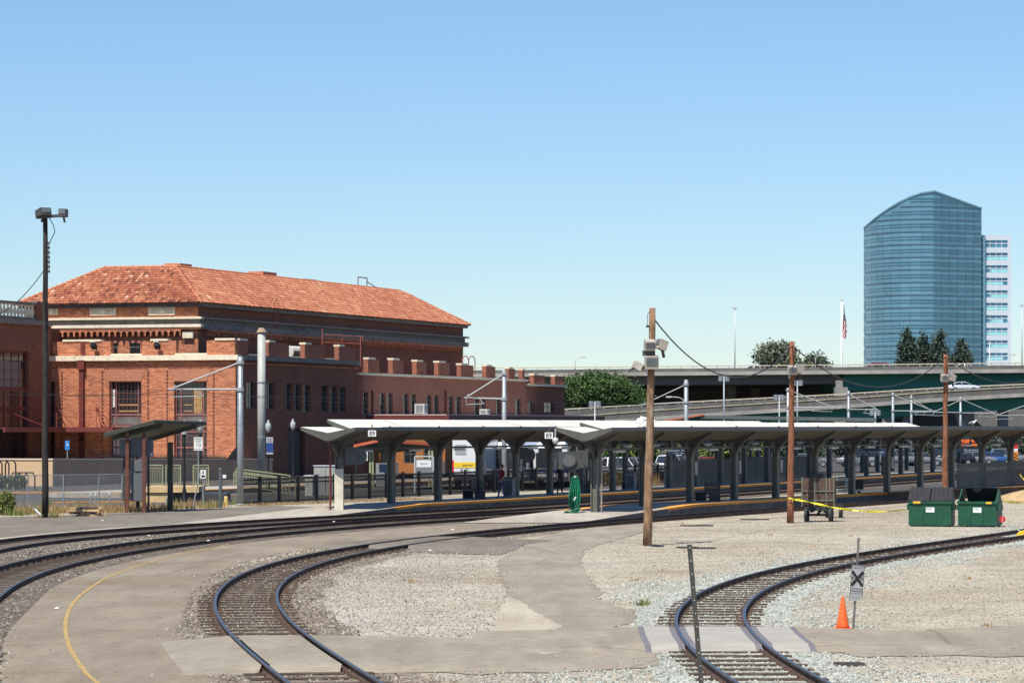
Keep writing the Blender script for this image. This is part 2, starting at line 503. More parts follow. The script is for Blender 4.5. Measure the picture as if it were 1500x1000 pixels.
svc = gp([(262, 938), (340, 936), (437, 938), (465, 940), (600, 942), (707, 945), (735, 900), (743, 868), (732, 839), (730, 821), (745, 812), (765, 800), (790, 788), (830, 777), (880, 771), (945, 766), (965, 771), (927, 784), (880, 797), (856, 806), (850, 820), (851, 830), (864, 847), (883, 869), (872, 876), (905, 888), (931, 893), (930, 913), (893, 919), (945, 925), (1000, 926), (1194, 926), (1248, 927.5), (1300, 926), (1400, 920), (1520, 915), (1520, 964), (1380, 960), (1260, 963), (1194, 953), (960, 953), (968, 975), (927, 980), (817, 985), (707, 987), (560, 983), (450, 981), (400, 980), (305, 985), (277, 957)])
sheet('service_road', svc, .014, ASPH2, 'pale worn service road joining the two curved tracks', .06)
sheet('asphalt_patch', gp([(512, 800), (560, 793.5), (610, 790), (690, 793), (769, 799.5), (745, 809), (732, 813), (655, 811), (571, 807)]), .018, ASPH3, 'grey asphalt patch over the middle track', .05)
sheet('concrete_patch', gp([(743, 872), (766, 884), (790, 901), (824, 918), (808, 929), (802, 940), (815, 950), (811, 958), (760, 961), (705, 962), (722, 915)]), .019, CONC, 'pale triangular concrete patch at the road fork', .04)
sheet('asphalt_strip', gp([(-40, 792), (0, 787), (70, 780), (175, 771.5), (225, 769), (280, 765), (400, 759.5), (503, 753.5), (560, 750), (520, 744), (453, 742), (400, 740), (350, 742.5), (200, 750), (60, 756), (-40, 757)]), .008, ASPH3, 'grey asphalt strip beyond the far main track', .05)
sheet('parking_lot', [(-90, 168), (-40, 168), (-27, 171), (-14, 182), (2, 220), (18, 290), (30, 400), (-90, 400)], .006, LOT, 'dark asphalt lot in front of the ramp wall', .05)
sheet('dirt_strip', gp([(900, 776), (1000, 770.5), (1093, 762), (1173, 755), (1240, 747), (1327, 741), (1420, 732), (1520, 727), (1520, 722), (1420, 727), (1327, 733.5), (1240, 739), (1173, 745.5), (1093, 753), (1000, 761), (940, 766)]), .012, DIRT, 'pale packed dirt strip beside the middle track', .08)
sheet('bus_lane', [(-12, 226), (-12, 900), (260, 900), (120, 300), (62, 212), (35, 206)], .006, LOT, 'dark asphalt bus lanes behind the platforms', .05)

# painted line on the road
YEL = M('worn_yellow_paint', (.40, .27, .09), .85, 0, .3, 6, dirt=(.25, .19, .12))
lp = [G(a, b) for a, b in [(146, 1006), (142, 1000), (127, 987), (110, 963), (100, 943), (96, 923), (97, 907), (103, 890), (117, 873), (137, 858), (160, 845), (200, 830), (233, 820), (283, 808), (313, 802), (335, 797)]]
pts = np.array([(p.x, p.y) for p in lp]); tt = np.linspace(0, 1, len(pts)); t2 = np.linspace(0, 1, 90)
def cr(pts, n):
    # Catmull-Rom resample
    pts = np.asarray(pts, float); P0 = np.vstack([2 * pts[0] - pts[1], pts, 2 * pts[-1] - pts[-2]]); o = []
    for i in range(len(pts) - 1):
        a, b, c, d = P0[i:i + 4]
        for t in np.linspace(0, 1, n, endpoint=False):
            o.append(.5 * ((2 * b) + (-a + c) * t + (2 * a - 5 * b + 4 * c - d) * t * t + (-a + 3 * b - 3 * c + d) * t ** 3))
    o.append(pts[-1]); return np.array(o)
q = cr(pts, 8); tg = np.gradient(q, axis=0); tg /= np.linalg.norm(tg, axis=1)[:, None]; nn = np.stack([tg[:, 1], -tg[:, 0]], 1)
mb = MB()
for i in range(len(q) - 1):
    w0, w1 = .045 + .008 * math.sin(i * 1.7), .045 + .008 * math.sin(i * 1.7 + 1.7)
    mb.quad((*(q[i] - nn[i] * w0), .018), (*(q[i] + nn[i] * w0), .018), (*(q[i + 1] + nn[i + 1] * w1), .018), (*(q[i + 1] - nn[i + 1] * w1), .018))
tag(mb.build('road_marking', YEL), 'faded curved yellow line painted on the left asphalt road', kind='structure')

# level crossings: fill between and beside the rails
PANEL = M('crossing_concrete', (.345, .32, .275), .85, 0, .2, 1.2, bmp=.2, bscale=40, stretch=(1, 4, 1))
RUB = M('flangeway_rubber', (.16, .15, .16), .8, 0, .2, 4)
def crossing(name, label, fn, y0, y1, mat, reach=3.5, zt=.135):
    t = thing(name, None, None, (0, 0, 0)); t['kind'] = 'structure'; t['label'] = label
    def rib(a, b, za, zb, nm, mt, yy0=y0, yy1=y1, z2=None):
        p, n = cl(fn, yy0, yy1 + .01, (yy1 - yy0) / 12)
        m = MB()
        L, Rr = p + n * a, p + n * b
        for i in range(len(p) - 1):
            m.quad((*L[i], za), (*Rr[i], zb), (*Rr[i + 1], zb), (*L[i + 1], za))
        # camera-side face down to the ground
        m.quad((L[0][0], L[0][1] - .7, .012), (Rr[0][0], Rr[0][1] - .7, .012), (*Rr[0], zb), (*L[0], za))
        return m.build(nm, mt, t)
    return t, rib
t, rib = crossing('crossing', 'asphalt crossing over the middle track in the foreground', TB, 58.5, 66.6, ASPH2)
rib(-2.2, -.8, .016, .13, 'approach', ASPH2); rib(-.64, .64, .13, .13, 'gauge_fill', ASPH2); rib(.8, 5, .13, .016, 'approach', ASPH2)
t, rib = crossing('crossing', 'grey asphalt crossing over the middle track further back', TB, 116.5, 125.5, ASPH3)
rib(-3, -.8, .02, .13, 'approach', ASPH3); rib(-.64, .64, .13, .13, 'gauge_fill', ASPH3); rib(.8, 4, .13, .02, 'approach', ASPH3)
t, rib = crossing('panel_crossing', 'pale concrete panel crossing over the right siding', TA, 63.9, 69.4, PANEL)
for a, b in ((63.9, 66.55), (66.6, 69.4)):
    rib(-.58, .58, .14, .14, 'crossing_panel', PANEL, a, b)
    rib(-1.45, -.92, .14, .14, 'crossing_panel', PANEL, a, b); rib(.92, 1.62, .14, .14, 'crossing_panel', PANEL, a, b)
for u0, u1 in ((-.92, -.79), (-.71, -.58), (.58, .71), (.79, .92), (1.62, 1.74), (-1.57, -1.45)):
    rib(u0, u1, .136, .136, 'rubber_strip', RUB)
rib(-5, -1.57, .016, .132, 'approach', ASPH2); rib(1.74, 5.5, .132, .016, 'approach', ASPH2)

# ---------------------------------------------------------------- loose stones as real geometry
def inpoly(x, y, poly):
    p = np.array(poly); ins = np.zeros(len(x), bool); j = len(p) - 1
    for i in range(len(p)):
        c = ((p[i, 1] > y) != (p[j, 1] > y)) & (x < (p[j, 0] - p[i, 0]) * (y - p[i, 1]) / (p[j, 1] - p[i, 1] + 1e-12) + p[i, 0])
        ins ^= c; j = i
    return ins
def stone_mat(name, stops):
    m, nt, b = _new(name)
    oi = nt.nodes.new('ShaderNodeObjectInfo'); r = ramp(nt, stops); nt.links.new(oi.outputs['Random'], r.inputs[0])
    nt.links.new(r.outputs[0], b.inputs['Base Color']); b.inputs['Roughness'].default_value = .9; b.inputs['Specular IOR Level'].default_value = .2
    return m
def stones(name, label, pts, rmin, rmax, mat):
    me = bpy.data.meshes.new(name); me.from_pydata([tuple(p) for p in pts], [], []); me.materials.append(mat)
    o = bpy.data.objects.new(name, me); C.objects.link(o); tag(o, label, kind='stuff')
    ng = bpy.data.node_groups.new(name, 'GeometryNodeTree')
    ng.interface.new_socket('Geometry', in_out='INPUT', socket_type='NodeSocketGeometry'); ng.interface.new_socket('Geometry', in_out='OUTPUT', socket_type='NodeSocketGeometry')
    gi = ng.nodes.new('NodeGroupInput'); go = ng.nodes.new('NodeGroupOutput')
    ico = ng.nodes.new('GeometryNodeMeshIcoSphere'); ico.inputs['Radius'].default_value = 1; ico.inputs['Subdivisions'].default_value = 1
    sm = ng.nodes.new('GeometryNodeSetMaterial'); sm.inputs['Material'].default_value = mat; ng.links.new(ico.outputs['Mesh'], sm.inputs['Geometry'])
    iop = ng.nodes.new('GeometryNodeInstanceOnPoints'); ng.links.new(gi.outputs[0], iop.inputs['Points']); ng.links.new(sm.outputs[0], iop.inputs['Instance'])
    rv = ng.nodes.new('FunctionNodeRandomValue'); rv.data_type = 'FLOAT_VECTOR'; rv.inputs['Max'].default_value = (6.28, 6.28, 6.28); ng.links.new(rv.outputs['Value'], iop.inputs['Rotation'])
    rs = ng.nodes.new('FunctionNodeRandomValue'); rs.data_type = 'FLOAT_VECTOR'
    rs.inputs['Min'].default_value = (rmin, rmin * .7, rmin * .6); rs.inputs['Max'].default_value = (rmax, rmax * .85, rmax * .75); rs.inputs['Seed'].default_value = 5
    ng.links.new(rs.outputs['Value'], iop.inputs['Scale'])
    ng.links.new(iop.outputs[0], go.inputs[0])
    md = o.modifiers.new('stones', 'NODES'); md.node_group = ng
    return o
N = 300000
yy = np.sqrt(rng.uniform(50 ** 2, 176 ** 2, N)); xx = rng.uniform(-.17, .17, N) * yy
def near(fn, x, y):
    s = (fn(y + .5) - fn(y - .5)); return (x - fn(y)) / np.sqrt(1 + s * s)
ua, ub, uc, ud = near(TA, xx, yy), near(TB, xx, yy), near(TC, xx, yy), near(TD, xx, yy)
pav = inpoly(xx, yy, road_l) | inpoly(xx, yy, svc)
pav |= (np.abs(ub) < 4.2) & (yy > 57.8) & (yy < 66.8); pav |= (np.abs(ub) < 3.2) & (yy > 116) & (yy < 126)
pav |= (np.abs(ua) < 5) & (yy > 63.2) & (yy < 69.8)
pav |= inpoly(xx, yy, gp([(512, 800), (610, 790), (769, 799), (732, 813), (571, 807)]))
rail = (np.abs(np.abs(ua) - .75) < .13) | (np.abs(np.abs(ub) - .75) < .13)
u = rng.random(N)
inC = ((uc > -2.2) & (uc < 2.6)) | ((ud > -3.6) & (ud < 2.6))
yard = ~pav & ~rail & (ud > 2.6)
wob = .5 * np.sin(yy * .37) + .4 * np.sin(yy * .91 + 1)
gA = yard & (np.abs(ua) < 3.0 + wob) | (yard & (ua > -4.8 + wob) & (ua < 0) & (yy < 78))
gA &= (np.abs(ua) > .85) | (u < .4)
gB = yard & ~gA & (ub > -3.4) & (ub < 1.9 + .4 * wob)
gB &= (np.abs(ub) > .85) | (u < .5)
inside = yard & ~gA & ~gB & (ub > 1.5) & (xx < TA(yy) - 2)
gL = inside & (ub < 5.5 + wob + rng.normal(0, 1.2, N)) & (yy < 125)
gY = yard & ~gA & ~gB & ~gL
gC = ~pav & inC & (yy < 135)
keep = lambda mask, frac: mask & (rng.random(N) < frac)
def zpts(mask, z=.012):
    return np.stack([xx[mask], yy[mask], np.full(mask.sum(), z)], 1)
far = np.clip((150 - yy) / 80, .25, 1)
stones('ballast', 'green grey crushed stone ballast along the right siding', zpts(gA & (rng.random(N) < far), .008), .018, .042, stone_mat('stone_green_grey', [(0, (.15, .155, .135)), (.2, (.32, .335, .29)), (.7, (.43, .445, .39)), (1, (.55, .55, .49))]))
stones('ballast', 'tan and grey ballast stones beside the middle track', zpts(gB & (rng.random(N) < far), .006), .018, .042, stone_mat('stone_tan', [(0, (.06, .05, .04)), (.35, (.18, .145, .11)), (.75, (.28, .235, .18)), (1, (.48, .43, .36))]))
stones('gravel', 'light grey coarse gravel inside the loop of track', zpts(gL & (rng.random(N) < far), .005), .016, .038, stone_mat('stone_light', [(0, (.14, .13, .115)), (.25, (.31, .285, .25)), (.7, (.41, .38, .33)), (1, (.52, .49, .43))]))
stones('gravel', 'fine tan gravel scattered over the yard', zpts(keep(gY, .5) & (rng.random(N) < far + .15), .004), .012, .032, stone_mat('stone_yard', [(0, (.12, .105, .085)), (.2, (.3, .265, .21)), (.75, (.405, .37, .3)), (1, (.53, .49, .42))]))
stones('ballast', 'dark brown ballast stones around the main tracks', zpts(gC & (rng.random(N) < .9), .01), .022, .05, stone_mat('stone_brown', [(0, (.06, .05, .04)), (.4, (.15, .125, .1)), (.8, (.25, .215, .175)), (1, (.42, .38, .33))]))
jx, jy = xx + rng.normal(0, .28, N), yy + rng.normal(0, 1.1, N)
edge = pav & ~(inpoly(jx, jy, road_l) | inpoly(jx, jy, svc))
stray = ((pav & (rng.random(N) < .006)) | (edge & (rng.random(N) < .28))) & (yy < 130)
stones('gravel', 'few loose stones strewn on the asphalt', zpts(stray, .02), .01, .026, stone_mat('stone_stray', [(0, (.16, .14, .12)), (.6, (.38, .34, .28)), (1, (.6, .57, .5))]))
# ================================================================ station building
SC0 = Vector((X(345, 270), 270, 0)); SROT = math.atan2(-.325, .946)
SN = Vector((math.cos(SROT), math.sin(SROT), 0)); SL = Vector((-SN.y, SN.x, 0))
def fr(px, py=None, l=0.0):
    a = (px - 750) / F
    n = (a * (SC0.y + l * SL.y) - SC0.x - l * SL.x) / (SN.x - a * SN.y)
    d = SC0.y + n * SN.y + l * SL.y
    return n, (None if py is None else Z(py, d))
def sd(px, py=None, n=0.0):
    a = (px - 750) / F
    l = (a * (SC0.y + n * SN.y) - SC0.x - n * SN.x) / (SL.x - a * SL.y)
    d = SC0.y + n * SN.y + l * SL.y
    return l, (None if py is None else Z(py, d))

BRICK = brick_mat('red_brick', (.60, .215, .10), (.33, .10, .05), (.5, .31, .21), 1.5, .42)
BRICK2 = brick_mat('dark_and_shaded_brick', (.27, .10, .062), (.2, .076, .049), (.22, .14, .1))  # darker brick copy: shade of the right-facing walls put into colour; dark trim too
BRICKM = brick_mat('half_shaded_brick', (.36, .13, .08), (.27, .095, .06), (.3, .19, .14))  # side merlons: their shade put halfway into the brick colour
SOLD = brick_mat('soldier_brick', (.47, .2, .115), (.4, .155, .09), (.42, .25, .17), .8, .18)
CREAM = M('cream_terracotta', (.74, .65, .48), .8, 0, .1, 3, dirt=(.5, .43, .33))
GREYST = M('grey_cornice', (.2, .18, .16), .85, 0, .2, 1.5, dirt=(.1, .09, .085))  # grey trim; replaces cream on side ledges, shade put into its colour
WINF = M('window_red_paint', (.27, .115, .1), .6, 0, .15, 5)
REDST = M('red_brown_steel', (.16, .036, .028), .6, 0, .2, 3, dirt=(.09, .03, .025))
GLASS = M('dark_window_glass', (.02, .024, .028), .12, 0, .4, .7, spec=.7)
GLASSG = M('grey_window_film', (.16, .16, .155), .35, 0, .3, .8)
BOARD = M('yellow_board', (.56, .33, .10), .7, 0, .2, 3)
BOARDP = M('tan_board', (.40, .25, .1), .8, 0, .25, 2)
DARK = M('black_void', (.012, .012, .012), .9, 0, .1)
METAL_W = M('pale_metal', (.55, .56, .55), .5, .2, .12, 3)
GALV = M('galvanised_steel', (.31, .34, .355), .5, .4, .15, 3, dirt=(.24, .255, .26))

st = thing('station_building', 'large red brick station hall with tiled hip roof and toothed parapets', 'building', SC0, SROT)
def holes_wall(mb, fix, u0, u1, z0, z1, holes, t, axis, mi=0):
    # wall in plane (axis 'n': u runs along n at l=fix..fix+t ; axis 'l': u runs along l at n=fix-t..fix)
    us = sorted({u0, u1, *[h[0] for h in holes], *[h[1] for h in holes]}); zs = sorted({z0, z1, *[h[2] for h in holes], *[h[3] for h in holes]})
    us = [u for u in us if u0 - 1e-6 <= u <= u1 + 1e-6]; zs = [z for z in zs if z0 - 1e-6 <= z <= z1 + 1e-6]
    for i in range(len(us) - 1):
        for j in range(len(zs) - 1):
            cu, cz = (us[i] + us[i + 1]) / 2, (zs[j] + zs[j + 1]) / 2
            if any(h[0] < cu < h[1] and h[2] < cz < h[3] for h in holes): continue
            if axis == 'n': mb.box(us[i], us[i + 1], fix, fix + t, zs[j], zs[j + 1], mi)
            else: mb.box(fix - t, fix, us[i], us[i + 1], zs[j], zs[j + 1], mi)
def ngrid(name, parent, axis, fix, u0, u1, z0, z1, frame, pane, cols, rows, fw=.1, bw=.035, depth=.12, extra=None, trans=None):
    # window = frame mesh, with a pane and muntin bars below it
    w = MB(); p = MB(); b = MB()
    def bx(m, a0, a1, c0, c1, d0, d1):
        if axis == 'n': m.box(a0, a1, fix + d0, fix + d1, c0, c1)
        else: m.box(fix - d1, fix - d0, a0, a1, c0, c1)
    bx(w, u0, u0 + fw, z0, z1, 0, depth); bx(w, u1 - fw, u1, z0, z1, 0, depth); bx(w, u0 + fw, u1 - fw, z0, z0 + fw, 0, depth); bx(w, u0 + fw, u1 - fw, z1 - fw, z1, 0, depth)
    for zz, ww in (trans or []): bx(w, u0 + fw, u1 - fw, zz - ww / 2, zz + ww / 2, -.02, depth)
    for uu, ww in (extra or []): bx(w, uu - ww / 2, uu + ww / 2, z0 + fw, z1 - fw, -.015, depth - .01)
    o = w.build('window', frame, parent)
    bx(p, u0 + fw * .5, u1 - fw * .5, z0 + fw * .5, z1 - fw * .5, depth * .55, depth * .75); p.build('pane', pane, o)
    for i in range(1, cols): u = u0 + (u1 - u0) * i / cols; bx(b, u - bw / 2, u + bw / 2, z0 + fw, z1 - fw, .03, depth * .5)
    for j in range(1, rows): z = z0 + (z1 - z0) * j / rows; bx(b, u0 + fw, u1 - fw, z - bw / 2, z + bw / 2, .034, depth * .5)
    if cols > 1 or rows > 1: b.build('muntin_grid', frame, o)
    return o

# ---- lower front wing
n_j = fr(75)[0]
zl = fr(345, 527)[1]; zlt = fr(345, 519.5)[1]; zmer = fr(345, 498)[1]; zsill = fr(345, 517)[1]
l_e1 = sd(522)[0]
wz0 = 1.0
fw_ = []
for a, b in ((59, 81), (160, 207), (255, 303)):
    fw_.append((fr(a)[0], fr(b)[0], wz0, fr((a + b) / 2, 558)[1]))
m = MB(); holes_wall(m, 0, n_j - 3, 0, 0, zl, fw_, .5, 'n')
side_w = []
for a, b, t, bt in ((361, 375, 559, 598), (390, 402, 560, 599), (418, 428, 561, 601), (431, 441, 562, 602), (444.5, 455, 563, 603), (470.5, 480, 564, 603), (484, 494, 565, 604), (497, 506.5, 566, 604)):
    la, za = sd(a, t); lb, zb = sd(b, t); side_w.append((la, lb, sd(a, bt)[1], za))
dr = (sd(421)[0], sd(447)[0], 0, sd(434, 628)[1])
m2 = MB(); holes_wall(m2, 0, .5, l_e1, 0, zl, side_w + [dr], .5, 'l')
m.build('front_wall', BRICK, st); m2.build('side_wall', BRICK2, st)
mm = MB(); mm.box(n_j - 2, -.9, .9, l_e1 - .2, zl - .5, zl - .3); mm.box(n_j - 1, -1.2, 3.5, l_e1 - .5, .5, zl - .6); mm.build('inner_core', DARK, st)
# coping ledge, belt course, parapet
m = MB(); m.box(n_j - 2.5, .35, -.35, .35, zl, zlt); m.box(.003 - .35, .35, .352, l_e1 + .1, zl + .02, zlt - .03, 1); m.build('cornice_ledge', [CREAM, GREYST], st)
zb = fr(345, 530.5)[1]
m = MB(); m.box(n_j, .12, -.12, -.002, zb - .12, zb); m.box(.002, .12, .0, l_e1, zb - .12, zb); m.build('belt_course', BRICK, st)
def merlon(u0, u1, z0, z1, axis, mat=BRICK, cap=(.2, .8), fixn=0.0, th=.55, capmat=CREAM):
    m = MB()
    if axis == 'n': m.box(u0, u1, .1, .1 + th, z0, z1)
    else: m.box(fixn - th - .1, fixn - .1, u0, u1, z0, z1)
    o = m.build('merlon', mat, st)
    c = MB(); a, b = u0 + (u1 - u0) * cap[0], u0 + (u1 - u0) * cap[1]
    if axis == 'n': c.box(a, b, .02, .18 + th, z1, z1 + .17)
    else: c.box(fixn - th - .18, fixn - .02, a, b, z1, z1 + .17)
    c.build('cap', capmat, o)
    return o
zpar = zsill - .12
m = MB(); m.box(n_j - 1, -.1, .1, .65, zlt, zpar); m.box(-.65, -.1, .652, l_e1, zlt, zpar - .003); m.build('parapet', BRICK, st)
for a, b in ((162, 207), (257, 302)): MB().box(fr(a)[0] - .05, fr(b)[0] + .05, .02, .7, zpar, zpar + .14).build('parapet_sill', CREAM, st)
for a, b in ((425, 442), (477, 492), (365, 389)): MB().box(-.7, -.02, sd(a)[0], sd(b)[0], zpar - .003, zpar + .1).build('parapet_sill', CREAM, st)
for a, b, c in ((76, 161.5, (.18, .84)), (207, 257, (.26, .77)), (302, 345, (.3, 1.0))):
    n0, n1 = fr(a)[0], min(fr(b)[0], -.1); merlon(n0, n1, zpar, zmer, 'n', BRICK, c)
for a, b in ((346, 365), (389, 425), (442, 477), (492, 522)):
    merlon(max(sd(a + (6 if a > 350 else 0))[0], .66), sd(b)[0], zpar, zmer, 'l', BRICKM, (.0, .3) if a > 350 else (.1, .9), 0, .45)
# front windows
for k, (a, b, z0, z1) in enumerate(fw_):
    zt = fr(200, 607)[1]; zm_ = fr(200, 624)[1]
    w = ngrid('window', st, 'n', .33, a, b, z0, z1, WINF, GLASS, 8, 14, .09, .026, .14, [(a + (b - a) * .17, .08), (b - (b - a) * .15, .08)], [(zt, .14), (zm_, .16), (fr(200, 655)[1], .12), (fr(200, 632)[1], .1)])
    if k:
        e = MB()
        for py in ((594, 603) if k == 1 else (594, 603)):
            zz = fr((160 + 95 * (k - 1)) + 20, py - 1)[1]
            e.box(a + (b - a) * .24, b - (b - a) * (.16 if k == 1 else .5), .375, .385, zz - .06, zz + .06)
        if k == 2: e.box(a + (b - a) * .55, b - (b - a) * .2, .377, .387, zt + .1, z1 - .7)
        e.build('board', BOARD if k == 1 else BOARDP, w)
        e = MB(); e.box(a + .16, b - .16, .375, .385, fr(200, 622)[1], zt - .1); e.build('lower_panel', GLASSG, w)
        if k == 1:
            e = MB(); e.box(a + .16, a + (b - a) * .13, .372, .38, fr(200, 596)[1], fr(200, 570)[1]); e.build('paper_sheet', M('white_paper', (.6, .58, .56), .8), w); e = MB(); e.box(a + .2, b - (b - a) * .3, .372, .38, 1.9, fr(200, 640)[1] - .1); e.build('paper_sheet', M('white_paper', (.6, .58, .56), .8), w)
    # flat arch lintel, slightly proud
    h = fr(200, 541)[1]
    e = MB(); sp = .45
    for i in range(2):
        ua, ub_ = (a - sp, (a + b) / 2 - .02) if i == 0 else ((a + b) / 2 + .02, b + sp)
        e.extr([(ua + (sp if i == 0 else 0), z1), (ub_ - (sp if i == 1 else 0), z1), (ub_, h), (ua, h)], (0, -.03, 0), (1, 0, 0), (0, 0, 1), (0, .03, 0))
    e.build('lintel', SOLD, st)
    e = MB()
    zz = z0 + .3
    while zz < h:
        for u in (a - .62, b + .62): e.box(u - .07, u + .07, -.07, -.002, zz, zz + .12)
        zz += .3
    uu = a - .5
    while uu < b + .5:
        e.box(uu, uu + .14, -.06, -.002, h + .12, h + .24); uu += .28
    stuff(e.build('quoin_bricks', BRICK2, st))
for a, b, z0, z1 in side_w:
    ngrid('window', st, 'l', -.2, a, b, z0, z1, M('window_grey_paint', (.16, .13, .125), .6), GLASS, 2, 4, .07, .04, .12)
m = MB(); m.box(-.35, -.28, dr[0] + .1, dr[1] - .1, 0, dr[3] - .1); m.build('door', M('black_door', (.02, .02, .022), .5), st)
MB().box(-.27, -.02, dr[0], dr[0] + .1, 0, dr[3]).build('door_frame', M('black_door', (.02, .02, .022)), st)
# downspout with hopper, and a barn lamp beside it
n_d = fr(121)[0]
m = MB(); m.box(n_d - .2, n_d + .2, -.3, -.02, 1.5, fr(121, 541)[1]); m.box(n_d - .32, n_d + .32, -.42, -.02, fr(121, 541)[1], fr(121, 527.5)[1]); m.box(n_d - .18, n_d + .18, -.02, .08, zlt, zmer); m.build('downspout', REDST, st)
m = MB(); zz = fr(121, 645)[1]; m.tube([(n_d + .2, -.1, zz + .35), (n_d + .3, -.55, zz + .4), (n_d + .3, -.8, zz + .2)], .03, 6); m.lathe([(.06, .2), (.12, .1), (.32, 0)], (n_d + .3, -.8, zz), 10); m.build('wall_lamp', DARK, st)
for px in (140.5, 233.5):
    n_s = fr(px)[0]; zz = fr(px, 509)[1]
    m = MB(); rot = Matrix.Rotation(R(-35), 3, 'X')
    m.obox((n_s, -.42, zz + .12), (.42, .5, .34), rot); m.bar((n_s, .1, zz - .1), (n_s, -.35, zz + .05), .1); o = m.build('spotlight', DARK, st)
    m = MB(); m.obox((n_s, -.46, zz + .33), (.46, .55, .05), rot); m.build('hood', METAL_W, o)

# ---- main hall
ML = 4.0; MN = fr(290, l=ML)[0]
MLEN = sd(678, n=MN)[0] - ML
MW = MN - fr(20, l=ML)[0] - 1.0
zeave = fr(292, 444, ML)[1]; zt1 = fr(290, 464, ML)[1]; zt2 = fr(290, 467, ML)[1]; zt3 = fr(290, 474.5, ML)[1]; zt4 = fr(290, 479, ML)[1]; zarch = fr(290, 482, ML)[1]; zarb = fr(290, 497, ML)[1]
m = MB(); m.box(MN - MW, MN, ML, ML + MLEN, 0, zeave); m.build('hall_wall', BRICK, st); MB().box(MN + .001, MN + .03, ML + .02, ML + MLEN, 0, zeave).build('hall_side_shade_skin', BRICK2, st)  # thin skin on the side in darker brick, shade put into its colour
def ring(name, z0, z1, outw, mat, inn=.02):
    m = MB()
    m.box(MN - MW - outw, MN + outw, ML - outw, ML - .001, z0, z1); m.box(MN + .001, MN + outw, ML, ML + MLEN, z0, z1, 1); m.box(MN - MW - outw, MN + outw, ML + MLEN + .001, ML + MLEN + outw, z0, z1)
    return m.build(name, [mat, GREYST], st)
ring('upper_ledge', zt2, zt1, .55, CREAM); ring('frieze', zt3, zt2 - .003, .18, GREYST); ring('lower_ledge', zt4, zt3 - .003, .5, CREAM); ring('dark_course', zarch - .003, zt4 - .003, .46, BRICK2)
ring('eave_soffit', zeave - .28, zeave - .003, .42, M('dark_eave', (.09, .08, .075), .8))
# corbel table with little round arches
def arches(m, org, U, out, length, z0, z1, pitch):
    k = int(length / pitch); pitch = length / k; r = pitch * .36; hz = z1 - z0
    prof = [(0, z1)]
    for i in range(k):
        c = (i + .5) * pitch; zc = z1 - .12 - r
        prof.append((i * pitch + pitch * .04, z0 + hz * .35)); prof.append((c - r, z0 + hz * .45))
        for j in range(7):
            a = math.pi - math.pi * j / 6; prof.append((c + r * math.cos(a), zc + r * math.sin(a)))
        prof.append((c + r, z0 + hz * .45)); prof.append((i * pitch + pitch * .96, z0 + hz * .35))
    prof.append((length, z1))
    # build as quads column by column to stay planar and convex
    for i in range(k):
        x0 = i * pitch; c = x0 + pitch / 2; zc = z1 - .12 - r; top = z1
        pts = [(c + r * math.cos(math.pi - math.pi * j / 6), zc + r * math.sin(math.pi - math.pi * j / 6)) for j in range(7)]
        m.extr([(x0, z0 + hz * .3), (c - r, z0 + hz * .42), (c - r, top), (x0, top)], org, U, (0, 0, 1), out)
        for j in range(6):
            (a0, b0), (a1, b1) = pts[j], pts[j + 1]; m.extr([(a0, b0), (a1, b1), (a1, top), (a0, top)], org, U, (0, 0, 1), out)
        m.extr([(c + r, z0 + hz * .42), (x0 + pitch, z0 + hz * .3), (x0 + pitch, top), (c + r, top)], org, U, (0, 0, 1), out)
m = MB()
arches(m, (MN - MW, ML - .45, 0), (1, 0, 0), (0, .449, 0), MW - 1.4, zarb, zarch - .006, .54)
arches(m, (MN + .001, ML + 1.4, 0), (0, 1, 0), (.449, 0, 0), MLEN - 2.8, zarb, zarch - .006, .54)
stuff(m.build('corbel_table', BRICK, st, fix=False))
m = MB(); m.box(MN - 1.3, MN - .35, ML - .3, ML - .001, zarch - .75, zarch - .2); m.build('corner_block', CREAM, st)
PANM = M('ornate_panel', (.55, .49, .37), .8, 0, .3, 14, bmp=.8, bscale=14)
for a, b, t, bt in ((66, 85, 449, 461), (132, 170, 448, 461.5), (218, 256.5, 448, 461)):
    n0, z1 = fr(a, t, ML); n1, z0 = fr(b, bt, ML)
    m = MB(); m.box(n0, n1, ML - .1, ML - .001, z0, z0 + .1); m.box(n0, n1, ML - .1, ML - .001, z1 - .1, z1); m.box(n0, n0 + .1, ML - .1, ML - .001, z0 + .1, z1 - .1); m.box(n1 - .1, n1, ML - .1, ML - .001, z0 + .1, z1 - .1)
    m.box(n0 + .1, n1 - .1, ML - .05, ML - .001, z0 + .1, z1 - .1)
    o = m.build('panel', CREAM, st); e = MB(); e.tube([((n0 + n1) / 2, ML - .06, (z0 + z1) / 2), ((n0 + n1) / 2, ML - .16, (z0 + z1) / 2)], [.26, .2], 12); e.build('rosette', CREAM, o)
    e = MB()
    for i in range(8):
        for j in range(2):
            cx = n0 + .2 + (n1 - n0 - .4) * (i + .5) / 8; cz = z0 + .18 + (z1 - z0 - .36) * (j + .5) / 2
            if abs(cx - (n0 + n1) / 2) > .3: e.obox((cx, ML - .07, cz), (.12, .05, .16), Matrix.Rotation(R(35), 3, 'Y'))
    stuff(e.build('relief', PANM, o))
# attic windows of the hall behind the parapet gaps
for a, b, t, bt in ((163, 172, 502, 515), (190.5, 205.5, 502, 515)):
    n0, z1 = fr(a, t, ML); n1, z0 = fr(b, bt, ML)
    m = MB(); m.box(n0, n1, ML - .03, ML - .001, z0 - .3, z1); o = m.build('window', GLASS, st)
    m = MB(); m.box(n0, n1, ML - .06, ML - .031, (z0 + z1) / 2 - .03, (z0 + z1) / 2 + .03); m.build('muntin', GREYST, o)
